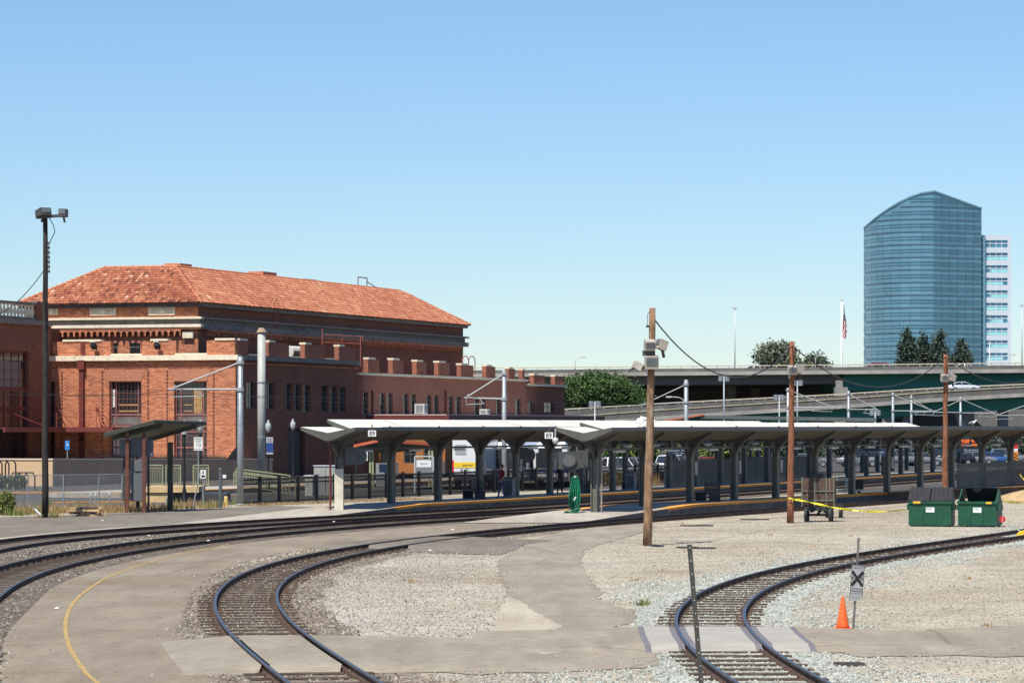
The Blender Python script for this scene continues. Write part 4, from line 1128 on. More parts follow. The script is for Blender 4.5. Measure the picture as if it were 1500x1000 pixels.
catenary(738.5, 542, 203, 'grey steel overhead line pole rising through the first canopy', [(680, 582.5, 547, 584)], w=.15)
catenary(1005, 556, 277, 'grey steel overhead line pole right of the middle wooden pole', [(938, 593, 563, 589)], w=.2)
catenary(1154.5, 568, 300, 'grey overhead line pole just behind the second wooden pole', [(1222, 596, 571, 596.5)], w=.17)
catenary(1243, 572, 318, 'grey overhead line pole left of the closed pair of poles', [(1286, 599.5, 577, 599.5)], w=.15)
catenary(1308, 574.5, 340, 'grey overhead line pole, left one of the closed pair', [(1370, 602, 578, 601.5)], w=.155)
catenary(1335, 578.5, 372, 'slimmer grey overhead line pole, right one of the closed pair', [(1368, 603, 583, 603.5)], w=.15)
catenary(1407, 581, 378, 'grey overhead line pole right of the third wooden pole', [(1366, 603.5, 586, 604), (1458, 605, 584, 604.5)], w=.16)
catenary(1512, 585, 378, 'overhead line pole at the right edge with its arm in view', [(1456, 608.5, 590, 608)], w=.16)
# contact and messenger wires
WIRE = M('dark_wire', (.03, .03, .03), .6)
def wire(pts, label, r=.012, sag=.25, name='overhead_wire', n=12):
    m = MB(); P_ = []
    for a, b in zip(pts[:-1], pts[1:]):
        a, b = Vector(a), Vector(b)
        for i in range(n):
            t = i / n; q = a.lerp(b, t); q.z -= sag * 4 * t * (1 - t); P_.append(q)
    P_.append(Vector(pts[-1])); m.tube(P_, r, 5)
    return tag(m.build(name, WIRE), label, 'wire')
wire([P(-60, 577, 150), P(250, 577.5, 178.5), P(690, 584, 202.5), P(945, 593, 276.5)], 'thin contact wire crossing the brick front', .012, .05)
wire([P(-60, 560, 150), P(262, 569, 178.5), P(697, 582, 202.5), P(950, 590, 276.5)], 'thin messenger wire sagging above the contact wire', .012, .5)
wire([P(1222, 600, 300), P(1286, 603, 318), P(1362, 606, 340), P(1458, 608, 378), P(1520, 609, 400)], 'thin contact wire over the right tracks', .014, .1)

# grey stack with rusty cap
t = thing('vent_stack', 'tall pale grey steel stack with rusty cap at the brick corner', 'stack', (X(383, 262), 262, 0))
m = MB(); zt = Z(488, 262); m.tube([(0, 0, 0), (0, 0, zt)], .32, 14)
m.build('pipe', M('stack_grey', (.42, .42, .39), .6, .1, .12, 1.0, dirt=(.33, .3, .25)), t, True)
m = MB(); m.lathe([(.2, .35), (.34, .12), (.42, 0), (.3, -.05)], (0, 0, zt + .08), 14); m.build('cap', M('rust_cap', (.35, .23, .15), .8), t)
m = MB()
for py in (560, 640): m.lathe([(.35, -.05), (.35, .05)], (0, 0, Z(py, 262)), 14)
m.build('band', GALV, t)
# ================================================================ overpass, tower, trees
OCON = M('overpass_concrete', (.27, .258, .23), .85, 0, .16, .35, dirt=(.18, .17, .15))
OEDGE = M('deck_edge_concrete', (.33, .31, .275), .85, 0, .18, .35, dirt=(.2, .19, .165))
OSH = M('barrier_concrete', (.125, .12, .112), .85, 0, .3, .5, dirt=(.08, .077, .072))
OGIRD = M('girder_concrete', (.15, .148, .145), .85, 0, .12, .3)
GREEN = M('green_steel_girder', (.02, .15, .108), .6, 0, .12, .3)
RAILM = M('rail_cream_steel', (.5, .44, .34), .6, .1, .1, 1)
YRAIL = M('curb_yellow_concrete', (.46, .38, .24), .75, 0, .15, .5)
def dd(px): return 540 + (px - 760) / 740 * -40          # depth of the upper deck edge
ov = thing('highway_overpass', 'wide concrete and green steel highway viaduct crossing behind the station', 'bridge', (0, 0, 0))
pxs = [560, 760, 900, 1050, 1235, 1380, 1500, 1640]
def rail_y(px): return 537.8 - (px - 770) * .0095
def band(px0, px1, za_off, zb_off, y_in, y_out, mat, name, parent=ov):
    m = MB(); k = 8
    for i in range(k):
        a, b = px0 + (px1 - px0) * i / k, px0 + (px1 - px0) * (i + 1) / k
        q = []
        for p_ in (a, b):
            d = dd(p_); zt = Z(rail_y(p_), d)
            q.append((X(p_, d), d, zt))
        (xa, ya, ta), (xb, yb_, tb) = q
        m.hexa([(xa, ya + y_in, ta + za_off), (xb, yb_ + y_in, tb + za_off), (xb, yb_ + y_out, tb + za_off), (xa, ya + y_out, ta + za_off), (xa, ya + y_in, ta + zb_off), (xb, yb_ + y_in, tb + zb_off), (xb, yb_ + y_out, tb + zb_off), (xa, ya + y_out, ta + zb_off)])
    return m.build(name, mat, parent)
band(560, 1640, -1.1, -.42, 0, .3, OSH, 'barrier')
band(560, 1640, -1.55, -.98, -.55, -.001, OEDGE, 'deck_edge'); band(560, 1640, -1.5, -1.1, .301, 75, OGIRD, 'deck')
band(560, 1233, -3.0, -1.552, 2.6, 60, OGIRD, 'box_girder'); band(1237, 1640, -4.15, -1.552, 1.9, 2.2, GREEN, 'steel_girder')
for k in range(1, 5): band(1237, 1640, -4.0, -1.502, 10 * k, 10 * k + .3, GREEN, 'steel_girder')
band(560, 1640, -.16, 0, .05, .2, RAILM, 'hand_rail')
pm = MB().box(-.06, .06, .05, .2, -.42, -.16).mesh('rail_post', RAILM)
for i in range(46):
    px = 770 + i * 17.5; d = dd(px); o = bpy.data.objects.new('rail_post', pm); C.objects.link(o); o.parent = ov; o.location = (X(px, d), d, Z(rail_y(px), d))
def pier(px, d, w, dep_, zt, parent=ov, mat=OCON):
    m = MB(); m.box(X(px, d) - w / 2, X(px, d) + w / 2, d, d + dep_, 0, zt); return m.build('pier', mat, parent)
for px, d in ((1071, 548), (1107, 575), (900, 556), (780, 560), (1160, 570)): pier(px, d, 1.5, 1.5, 11)
m = MB(); d = 508; m.box(X(1225, d), X(1234, d), d - .5, d + 1.5, 0, Z(557, d)); m.box(X(1223, d), X(1241, d), d - .8, d + 2, 0, Z(567, d)); m.build('bent', OCON, ov)
for px in (1300, 1420, 1530): pier(px, 515, 1.6, 1.6, 9.5)
m = MB(); m.box(-130, 170, 578, 582, 0, 11.2); m.build('added_backing_wall', OGIRD, ov)  # added wall that closes the gap and keeps the underpass dark

# second deck behind, hides the ground under the viaduct
# lower ramp rising to the right
rp = thing('highway_ramp', 'curving lower highway ramp with pale barriers rising to the right', 'bridge', (0, 0, 0))
R_near = [(700, 619), (826, 610), (1000, 597.5), (1250, 582), (1383, 572.5), (1500, 566), (1640, 558)]
R_far = [(700, 606), (826, 598.3), (936, 592), (1000, 588), (1223, 576.7), (1383, 566.5), (1500, 561.5), (1640, 555)]
def yi(tab, px): return float(np.interp(px, [a for a, _ in tab], [b for _, b in tab]))
def rband(o0, o1, d0, d1, mat, name, tab, mi=0):
    m = MB(); st_ = np.linspace(700, 1640, 25)
    for a, b in zip(st_[:-1], st_[1:]):
        za, zb = Z(yi(tab, a), d0), Z(yi(tab, b), d0)
        xa, xb = X(a, d0), X(b, d0)
        m.hexa([(xa, d0, za + o0), (xb, d0, zb + o0), (xb, d1, zb + o0), (xa, d1, za + o0), (xa, d0, za + o1), (xb, d0, zb + o1), (xb, d1, zb + o1), (xa, d1, za + o1)])
    return m.build(name, mat, rp)
rband(-.95, -.12, 480, 480.25, OSH, 'near_barrier', R_near); rband(-.118, .02, 479.9, 480.35, YRAIL, 'barrier_cap', R_near)
rband(-1.5, -.953, 479.5, 480.3, OEDGE, 'deck_edge', R_near); rband(-3.3, -1.503, 481.2, 481.5, GREEN, 'steel_girder', R_near); rband(-1.5, -1.1, 480.301, 489.8, OGIRD, 'deck', R_near)
rband(-3.2, -1.504, 485, 485.3, GREEN, 'steel_girder', R_near)
rband(-1.9, -.35, 490, 490.3, OSH, 'far_barrier', R_far); rband(-.2, 0, 490.05, 490.25, RAILM, 'hand_rail', R_far)
pm = MB().box(-.05, .05, .05, .25, -.36, -.19).mesh('rail_post', RAILM)
for i in range(38):
    px = 830 + i * 18.2; o = bpy.data.objects.new('rail_post', pm); C.objects.link(o); o.parent = rp; o.location = (X(px, 490), 490, Z(yi(R_far, px), 490))
pm = MB().box(-.06, .06, -.1, .0, -.05, .22).mesh('delineator', OSH)
for i in range(22):
    px = 845 + i * 30.5; o = bpy.data.objects.new('delineator', pm); C.objects.link(o); o.parent = rp; o.location = (X(px, 480), 479.95, Z(yi(R_near, px), 480))
for px in (1180, 1330, 1470, 1040): pier(px, 482, 1.4, 1.4, Z(yi(R_near, px), 480) - 3.2, rp, OGIRD)
m = MB(); m.bar((X(1410, 484), 484, 4), (X(1398, 484), 484, 7.6), .9); m.build('pier', OCON, rp)

# highway lamps
def hlamp(px, ytop, d, zb, label, arm=0.0, r=.09):
    t = thing('street_lamp', label, 'street lamp', (X(px, d), d, zb), 0, 'lamps along the highway')
    h = Z(ytop, d) - zb
    m = MB(); m.tube([(0, 0, 0), (0, 0, h * .8), (arm * .3, 0, h * .95), (arm, 0, h)] if arm else [(0, 0, 0), (0, 0, h)], [r, r * .8, r * .6, r * .6] if arm else [r, r * .6], 8); m.build('pole', METAL_W, t, True)
    m = MB(); m.obox((arm + (.35 if arm > 0 else -.35 if arm < 0 else 0), 0, h), (.9, .4, .22)); m.build('lamp_head', METAL_W, t)
hlamp(842.5, 523, 536, 12.4, 'slim lamp leaning right above the viaduct near the brick end', 1.0, .07)
hlamp(1076.5, 451, 545, 12.2, 'tall thin lamp mast rising above the viaduct', 0, .11)
hlamp(1194.5, 520, 560, 12.2, 'short lamp among the trees above the viaduct', .5, .07)
hlamp(1449.5, 498, 640, 4, 'thin lamp pole in front of the white office block', 0, .1)
hlamp(1497, 447, 540, 12.2, 'tall lamp mast at the right edge above the viaduct', 0, .11)
hlamp(1467, 519.5, 560, 12.2, 'low lamp reaching right in front of the white block', 1.6, .07)
hlamp(1001, 581, 487, Z(yi(R_far, 1001), 487) - 1.4, 'curved lamp on the ramp beside a steel pole', -1.8, .09)
# twin-box lights on poles behind the canopies
def twin(px, yt, d, label):
    t = thing('area_light', label, 'street lamp', (X(px, d), d, 0), 0, 'twin box lights on grey poles')
    h = Z(yt, d); m = MB(); m.tube([(0, 0, 0), (0, 0, h)], .08, 8); m.build('pole', GALV, t, True)
    for s in (-1, 1):
        m = MB(); m.tube([(s * .32, 0, h - .5), (s * .32, 0, h + .05)], .25, 12); m.box(min(0, s * .3), max(0, s * .3), -.05, .05, h - .3, h - .2); m.build('lamp_head', GALV, t)
twin(1060.5, 551, 330, 'twin box light standing left of the second wooden pole'); twin(1168, 557.5, 330, 'twin box light just right of the second wooden pole'); twin(1141.5, 578.5, 330, 'short twin box light between the two tall ones'); twin(1282, 601, 330, 'low twin box light half hidden behind the canopy'); twin(871.5, 588, 300, 'single box light in front of the round green tree')

# ---- glass office tower
TW = thing('office_tower', 'tall blue green glass office tower with curved sloping top', 'building', P(1368, 622, 1110) - Vector((0, 0, H)))
tb = TW.location
def tglass(name, c, rough):
    m, nt, b = _new(name)
    oi = nt.nodes.new('ShaderNodeObjectInfo'); r = ramp(nt, [(0, tuple(q * .92 for q in c)), (.6, c), (1, tuple(q * 1.1 for q in c))]); nt.links.new(oi.outputs['Random'], r.inputs[0])
    nt.links.new(r.outputs[0], b.inputs['Base Color']); b.inputs['Roughness'].default_value = rough; b.inputs['Specular IOR Level'].default_value = .5; b.inputs['Metallic'].default_value = .5
    return m
TG = tglass('tower_glass', (.16, .325, .405), .3)
TSP = M('tower_spandrel', (.14, .275, .36), .4, .2, .15, .1)
TMU = M('tower_mullion', (.17, .31, .39), .5, .3, .1, .2)
# plan: nearest corner at px 1368, curved flank to the left, flat flank to the right
lp_ = []
for i in range(11):
    t_ = i / 10; px = 1368 - 102 * math.sin(t_ * math.pi / 2) ** .92 if i else 1368
    d = 1110 + 34 * (1 - math.cos(t_ * math.pi / 2))
    lp_.append((X(px, d), d))
rp_ = [(X(1368 + 70 * i / 6, 1110 + 10 * i / 6), 1110 + 10 * i / 6) for i in range(7)]
def top_at(x, y):
    px = 750 + x / y * F
    if px >= 1368: py = 280 + (px - 1368) / 70 * 25.5
    else:
        s = (1368 - px) / 102; py = 280 + 52 * s ** 1.75 + 2 * s
    return Z(py, y)
fh = 4.28; nfl = 20
def tface(pts, name):
    for i in range(len(pts) - 1):
        a, b = pts[i], pts[i + 1]
        zt = min(top_at(*a), top_at(*b))
        for f in range(nfl):
            z0, z1 = 1 + f * fh + .75, 1 + (f + 1) * fh - .1
            ta, tb_ = min(z1, top_at(*a) - .3), min(z1, top_at(*b) - .3)
            if ta <= z0 + .05 and tb_ <= z0 + .05: continue
            ta, tb_ = max(ta, z0 + .02), max(tb_, z0 + .02)
            if z1 < 18: continue
            A, B = Vector((*a, 0)) - tb, Vector((*b, 0)) - tb
            A.z = B.z = 0
            n_ = (B - A).cross(Vector((0, 0, 1))); n_.normalize(); n_ = -n_ if n_.y > 0 else n_
            j = n_ * random.uniform(.0, .02)
            e = (B - A).normalized() * .09; A2, B2 = A + e + j, B - e + j
            m = MB(); inn = -n_ * .25
            m.hexa([A2 + Vector((0, 0, z0)), B2 + Vector((0, 0, z0)), B2 + inn + Vector((0, 0, z0)), A2 + inn + Vector((0, 0, z0)), A2 + Vector((0, 0, ta)), B2 + Vector((0, 0, tb_)), B2 + inn + Vector((0, 0, tb_)), A2 + inn + Vector((0, 0, ta))])
            m.build('pane', TG, TW)
tface(lp_, 'l'); tface(rp_, 'r')
core = MB(); outl = [lp_[-1 - i] for i in range(len(lp_))] + rp_[1:]
back = [(rp_[-1][0] + 2, 1150), (lp_[-1][0] + 3, 1165)]
n0_ = len(outl)
cen = (X(1350, 1135), 1135)
ins = [((x - cen[0]) * .995 + cen[0], (y - cen[1]) * .995 + cen[1]) for x, y in outl] + back
bot = [Vector((x, y, 0)) - tb for x, y in ins]; top = [Vector((x, y, top_at(x, y) if i < n0_ else top_at(*(rp_[-1] if i == n0_ else lp_[-1])))) - tb for i, (x, y) in enumerate(ins)]
for v in bot: v.z = 0
for v, (x, y) in zip(top, ins): pass
k = len(ins)
core.add(bot + top, [(i, (i + 1) % k, k + (i + 1) % k, k + i) for i in range(k)] + [tuple(range(k, 2 * k))]); core.build('core', TSP, TW)
# floor lines and the roof edge, proud of the glass
for f in range(nfl):
    z = 1 + f * fh + .6; m = MB()
    for i in range(len(outl) - 1):
        a, b = outl[i], outl[i + 1]
        if z > min(top_at(*a), top_at(*b)): continue
        for dz, w_ in ((0, .16), (1.55, .08), (2.5, .08)):
            if z + dz > min(top_at(*a), top_at(*b)) - .3: continue
            m.bar(Vector((a[0], a[1] - .2, z + dz)) - Vector((tb.x, tb.y, 0)), Vector((b[0], b[1] - .2, z + dz)) - Vector((tb.x, tb.y, 0)), .3, w_)
    if m.v: stuff(m.build('floor_line', TMU, TW))
m = MB()
for i in range(len(outl) - 1):
    a, b = outl[i], outl[i + 1]
    m.bar(Vector((a[0], a[1] - .1, top_at(*a))) - Vector((tb.x, tb.y, 0)), Vector((b[0], b[1] - .1, top_at(*b))) - Vector((tb.x, tb.y, 0)), .6, .5)
m.build('roof_edge', TMU, TW)
# white block with ribbon windows
d = 1122
wb = thing('office_block', 'white concrete office block with ribbon windows behind the tower', 'building', (X(1462, d), d, 0))
WCON = M('white_precast', (.50, .56, .63), .75, 0, .06, .3); xo = X(1462, d)
x0, x1, zt = X(1440, d) - xo, X(1481, d) - xo, Z(344, d)
CY = M('cyan_glass', (.25, .62, .62), .25, 0, .15, .5); BG_ = M('blue_glass', (.08, .25, .36), .2, .2, .3, .3)
rows = [352 + 18.3 * i for i in range(11)]
m = MB(); zs = [zt]
hol = [(X(1442, d) - xo, X(1476, d) - xo, Z(y + 10.5, d), Z(y, d)) for y in rows]
us = [x0, hol[0][0], hol[0][1], x1]
zz = sorted({0, zt, *[h[2] for h in hol], *[h[3] for h in hol]})
for i in range(3):
    for j in range(len(zz) - 1):
        cz = (zz[j] + zz[j + 1]) / 2
        if i == 1 and any(h[2] < cz < h[3] for h in hol): continue
        m.box(us[i], us[i + 1], 0, 12, zz[j], zz[j + 1])
m.build('wall', WCON, wb)
m = MB(); m.box(X(1438.5, d) - xo, X(1443, d) - xo, -1, 6, 0, Z(345, d)); m.build('corner_slot', TSP, wb)
for k, h in enumerate(hol):
    m = MB(); m.box(h[0], h[1], .4, .5, h[2], h[3]); w = m.build('window', BG_, wb)
    m = MB(); hh = h[3] - h[2]; m.box(h[0], h[1], .2, .38, h[2] + hh * .5, h[2] + hh * .62)
    for i in range(1, 4): u_ = h[0] + (h[1] - h[0]) * i / 4; m.box(u_ - .1, u_ + .1, .22, .36, h[2], h[3])
    m.build('mullion', WCON, w)
    if k:
        m = MB(); m.box(h[0] + (.2 if k % 2 else 2.4), h[1] - (0 if k % 3 else 1.5), .3, .37, h[2] + .1, h[2] + hh * .42); m.build('lower_pane', CY, w)

# ---- trees
def leaf_mat(name, stops, trans=.0):
    m, nt, b = _new(name)
    at = nt.nodes.new('ShaderNodeAttribute'); at.attribute_name = 'tint'
    sp = nt.nodes.new('ShaderNodeSeparateColor'); nt.links.new(at.outputs['Color'], sp.inputs[0])
    r = ramp(nt, stops); nt.links.new(sp.outputs[0], r.inputs[0]); nt.links.new(r.outputs[0], b.inputs['Base Color'])
    b.inputs['Roughness'].default_value = .65; b.inputs['Specular IOR Level'].default_value = .25
    return m
LEAF_G = leaf_mat('leaf_green', [(0, (.02, .045, .013)), (.5, (.055, .105, .03)), (1, (.115, .18, .055))])
LEAF_O = leaf_mat('leaf_olive', [(0, (.06, .08, .05)), (.5, (.13, .155, .1)), (1, (.22, .24, .16))])
LEAF_P = leaf_mat('leaf_pine', [(0, (.025, .042, .03)), (.5, (.055, .08, .055)), (1, (.095, .125, .085))])
LEAF_L = leaf_mat('leaf_light', [(0, (.05, .09, .02)), (.5, (.11, .17, .04)), (1, (.2, .27, .075))])
BARK = M('bark', (.11, .08, .06), .95, 0, .3, 4, bmp=.4)
def leaves(name, cents, rads, n, size, mat, parent, seed=1, shell=.55, flat=1.0, cl_size=.5):
    # many small leaf faces in tufts through the volume of several lobes
    r = np.random.default_rng(seed); cents = np.asarray(cents, float); rads = np.asarray(rads, float)
    w = rads[:, 0] * rads[:, 1] * rads[:, 2]; idx = r.choice(len(cents), n // 6, p=w / w.sum())
    v = r.normal(size=(n // 6, 3)); v /= np.linalg.norm(v, axis=1)[:, None]
    rad = (shell + (1 - shell) * r.random(n // 6)) * r.uniform(.82, 1.12, n // 6)
    tc = cents[idx] + v * rads[idx] * rad[:, None]
    tint_t = np.clip(.5 + .42 * r.normal(size=n // 6), 0, 1)
    pts = np.repeat(tc, 6, 0) + r.normal(size=(len(tc) * 6, 3)) * cl_size
    tint = np.clip(np.repeat(tint_t, 6) + r.normal(size=len(pts)) * .12, 0, 1)
    a = r.normal(size=(len(pts), 3)); a /= np.linalg.norm(a, axis=1)[:, None]; b = np.cross(a, r.normal(size=(len(pts), 3))); b /= np.linalg.norm(b, axis=1)[:, None]
    s = size * r.uniform(.6, 1.3, len(pts))[:, None]
    A, B = a * s, b * s * .6 * flat
    vs = np.stack([pts - A, pts + B, pts + A, pts - B], 1).reshape(-1, 3)
    me = bpy.data.meshes.new(name); fs = np.arange(len(vs)).reshape(-1, 4)
    me.from_pydata(vs.tolist(), [], fs.tolist()); me.materials.append(mat)
    at = me.attributes.new('tint', 'FLOAT_COLOR', 'FACE'); at.data.foreach_set('color', np.repeat(tint.astype(np.float32), 4))
    o = bpy.data.objects.new(name, me); C.objects.link(o); o.parent = parent
    return o
def trunk(parent, h, r, limbs, seed=1):
    rr = random.Random(seed); m = MB(); m.tube([(0, 0, 0), (.02 * h, 0, h * .4), (0, .02 * h, h * .75)], [r, r * .75, r * .4], 9)
    for _ in range(limbs):
        a = rr.uniform(0, 6.28); z = rr.uniform(.3, .65) * h; L_ = rr.uniform(.25, .5) * h
        m.tube([(0, 0, z), (math.cos(a) * L_ * .5, math.sin(a) * L_ * .5, z + L_ * .5), (math.cos(a) * L_ * .8, math.sin(a) * L_ * .8, z + L_ * .95)], [r * .45, r * .3, r * .12], 6)
    return m.build('trunk', BARK, parent, True)
def broad(label, px, d, pxl, pxr, ytop, ybot, mat, n, size, seed, lobes=9, group=None, z0=0):
    x = X(px, d); t = thing('tree', label, 'tree', (x, d, z0), 0, group)
    zt, zb = Z(ytop, d) - z0, max(Z(ybot, d) - z0, .6); w = X(pxr, d) - X(pxl, d); cx = (X(pxl, d) + X(pxr, d)) / 2 - x
    r = random.Random(seed); cs, rs = [], []
    hh = zt - zb
    for i in range(lobes):
        a = r.uniform(0, 6.28); q = math.sqrt(r.random()) * .62; zz = r.uniform(.22, .78)
        k = 1 - abs(zz - .4) * .7
        cs.append((cx + math.cos(a) * q * w / 2 * k, math.sin(a) * q * w / 2 * .8 * k, zb + hh * zz)); s = r.uniform(.2, .34); rs.append((w * s, w * s, hh * s * 1.05))
    cs.append((cx, 0, zt - hh * .28)); rs.append((w * .26, w * .26, hh * .28))
    trunk(t, zt * .8, max(.18, w * .03), 6, seed); leaves('crown', cs, rs, n, size, mat, t, seed, .4, 1.0, size * 1.6)
    return t
broad('large round deep green tree between the brick end and the ramp', 876, 505, 803, 944, 546, 612, LEAF_G, 46000, .2, 3, 26, z0=0)
broad('olive grey tree crown above the viaduct behind the second wooden pole', 1150, 620, 1100, 1178, 505, 548, LEAF_O, 9000, .3, 5, 9, 'trees behind the viaduct')
broad('smaller olive tree crown above the viaduct right of the second pole', 1193, 615, 1170, 1214, 521, 550, LEAF_O, 4000, .3, 6, 6, 'trees behind the viaduct')
def conifer(label, px, d, yt, w_px, seed):
    x = X(px, d); t = thing('conifer_tree', label, 'tree', (x, d, 0), 0, 'conifers in front of the tower'); h = Z(yt, d); w = w_px / F * d
    m = MB(); m.tube([(0, 0, 0), (0, 0, h * .97)], [.45, .05], 8); m.build('trunk', BARK, t)
    r = random.Random(seed); cs, rs = [], []
    for i in range(46):
        f = (i + .5) / 46; z = h * (.3 + .69 * f); rad = w * 1.2 * (1 - f) ** .8 * r.uniform(.6, 1.2) + .25
        for j in range(3):
            a = r.uniform(0, 6.28); cs.append((math.cos(a) * rad * .6, math.sin(a) * rad * .6, z + r.uniform(-.4, .4))); rs.append((rad * .5 + .2, rad * .5 + .2, .55))
    leaves('crown', cs, rs, 22000, .4, LEAF_P, t, seed, .2, .8, .5)
conifer('dark conifer in front of the tower, leftmost of the four', 1329, 800, 481, 27, 1)
conifer('dark conifer in front of the tower, second from the left', 1352, 805, 489, 25, 2)
conifer('dark conifer in front of the tower, third from the left', 1376, 798, 483, 27, 3)
conifer('shorter dark conifer in front of the tower, rightmost of four', 1409, 802, 497, 25, 4)

# ---- flag on a white pole
fp = thing('flagpole', 'white flagpole rising above the viaduct left of the glass tower', 'flagpole', (X(1233, 800), 800, 0))
hp = Z(441, 800); m = MB(); m.tube([(0, 0, 0), (0, 0, hp)], [.36, .2], 10); m.build('pole', M('flagpole_white', (.75, .75, .75), .5), fp, True)
m = MB(); m.lathe([(.1, -.3), (.32, 0), (.1, .3)], (0, 0, hp + .25), 8); m.build('finial', RAILM, fp)
fl = thing('flag', 'limp striped flag with a blue starred canton hanging on the pole', 'flag', (X(1234, 800), 799.5, hp - 9.4))
zh = Z(445, 800) - fl.location.z; zl_ = Z(496, 800) - fl.location.z
m = MB(); FR = M('flag_red', (.4, .03, .04), .8); FW = M('flag_white', (.75, .73, .74), .8); FB = M('flag_blue', (.03, .04, .13), .8)
ni, nj = 10, 26
vs = []
for j in range(nj + 1):
    t_ = j / nj; wdt = .3 + .6 * min(1, t_ * 2.2) * (1 - max(0, t_ - .85) * 3.5)
    for i in range(ni + 1):
        s_ = i / ni; vs.append((.05 + s_ * wdt + .12 * math.sin(6 * t_ + 3 * s_), -.25 - .28 * math.sin(s_ * 9 + t_ * 4), zh + (zl_ - zh) * t_ - .5 * s_ * (1 - t_)))
fs, ms = [], []
for j in range(nj):
    for i in range(ni):
        fs.append((j * (ni + 1) + i, j * (ni + 1) + i + 1, (j + 1) * (ni + 1) + i + 1, (j + 1) * (ni + 1) + i))
        t_, s_ = j / nj, i / ni
        ms.append(2 if t_ < .46 and s_ > .25 + .0 * t_ and (i * 7 + j * 3) % 5 else (0 if int((t_ * 13 + s_ * 5.5)) % 2 == 0 and t_ > .3 else 1))
m.v = vs; m.f = fs; m.m = ms
o = m.build('cloth', [FR, FW, FB], fl, True, fix=False)
# ================================================================ things
def creo(name, c, dirt):
    return M(name, c, .9, 0, .6, 2.2, bmp=.6, bscale=9, stretch=(4, 4, .9), dirt=dirt)
WOOD1 = creo('pole_dark_creosote', (.03, .026, .024), (.05, .04, .035))
WOOD2 = creo('pole_weathered', (.235, .135, .075), (.36, .30, .235))
WOOD3 = creo('pole_red_brown', (.21, .08, .04), (.3, .15, .09))
LAMPC = M('floodlight_case', (.42, .38, .31), .6, .1, .15, 4); LAMPG = M('floodlight_glass', (.13, .15, .16), .25, 0, .2, 4); LAMPD = M('dark_fixture', (.07, .07, .07), .6, .2, .2, 4)
def flood(t, c, yaw, pitch, size=(.62, .5, .45), case=LAMPC):
    rot = Matrix.Rotation(R(yaw), 3, 'Z') @ Matrix.Rotation(R(pitch), 3, 'X')
    c = Vector(c); m = MB(); m.obox(c, size, rot); o = m.build('floodlight', case, t)
    m = MB(); m.obox(c + rot @ Vector((0, -size[1] / 2 - .012, .04)), (size[0] * .82, .02, size[2] * .6), rot); m.build('lens', LAMPG, o)
    m = MB(); m.bar(c + rot @ Vector((0, .1, -size[2] / 2)), c + rot @ Vector((0, .25, -size[2] / 2 - .22)), .08); m.build('bracket', LAMPD, o)
def wpole(label, px, pyb, pxt, pyt, wpx, mat, lamps):
    b = G(px, pyb); d = b.y; t = thing('wooden_pole', label, 'pole', b, 0, 'wooden utility poles in the yard')
    h = Z(pyt, d); dx = X(pxt, d) - b.x; r = wpx / F * d / 2
    m = MB(); k = 10
    m.tube([(dx * i / k + .012 * math.sin(i * 1.7), 0, h * i / k - (.1 if i == 0 else 0)) for i in range(k + 1)], [r * (1.0 - .32 * i / k) for i in range(k + 1)], 14); m.build('shaft', mat, t, True)
    for (lx, ly, yaw, pitch, size, off) in lamps:
        c = P(lx, ly, d) - b; c.y = off; flood(t, c, yaw, pitch, size)
    return t, b, d, h, dx
t, b, d, h, dx = wpole('dark creosoted pole with two box lights at the left edge', 66, 758, 66.5, 312, 10, WOOD1, [])
m = MB(); m.bar((X(54, d) - b.x, -.2, Z(319, d)), (X(98, d) - b.x, -.2, Z(315.5, d)), .16, .14); m.build('crossarm', LAMPD, t)
flood(t, (X(64.5, d) - b.x, -.25, Z(312, d)), 35, -12, (.55, .6, .34), LAMPD); flood(t, (X(93.5, d) - b.x, -.2, Z(312.5, d)), -10, -5, (.36, .4, .36), LAMPD)
m = MB(); m.tube([(.18, -.2, Z(317, d)), (.42, -.2, Z(330, d)), (.5, -.2, Z(340, d)), (.3, -.2, Z(352, d)), (.2, -.2, Z(360, d)), (.22, -.2, Z(400, d))], .02, 6); m.build('cable', WIRE, t)
for k in range(7): MB().obox((.2, -.1, Z(356 + k * 7, d)), (.1, .1, .08)).build('insulator_clip', LAMPD, t)
wire([P(65, 395, d), P(-30, 470, d - 6)], 'slack black cable leaving the left pole', .022, .5, 'cable')
FLS = (.48, .45, .42)
t, b, d, h, dx = wpole('weathered brown pole with four floodlights in mid yard', 948, 799, 956, 451, 13.5, WOOD2, [(951, 505.5, 8, 18, (.36, .38, .34), -.3), (969, 505, -62, -20, (.3, .34, .36), -.1), (954, 530.5, 2, 8, (.5, .42, .46), -.3), (935.5, 536, 70, 28, (.36, .38, .22), -.15)])
MB().box(-.17, .22, -.28, .1, Z(521, d), Z(513, d)).build('collar', LAMPD, t)
MB().lathe([(.05, 0), (.05, .16)], (X(946.5, d) - b.x, -.2, Z(549, d)), 8).build('photo_cell', METAL_W, t)
m = MB(); m.tube([(X(952, d) - b.x, -.1, Z(456, d)), (X(948.5, d) - b.x, -.12, Z(460, d)), (X(948, d) - b.x, -.12, Z(477, d))], .01, 5); m.obox((X(948.5, d) - b.x, -.1, Z(478, d)), (.12, .08, .08)); m.build('broken_wire', WIRE, t)
A_t = P(958, 467, d)
t, b2, d2, h2, dx2 = wpole('red brown pole with two floodlights and yellow tape tied on', 1157.5, 766, 1160.5, 500, 10.5, WOOD3, [(1159.5, 542, 5, 14, (.38, .34, .36), -.3), (1170, 541, -55, -22, (.26, .34, .36), -.1)])
MB().lathe([(.04, 0), (.04, .14)], (X(1156, d2) - b2.x, -.18, Z(554, d2)), 8).build('photo_cell', METAL_W, t)
B_t = P(1161, 506, d2)
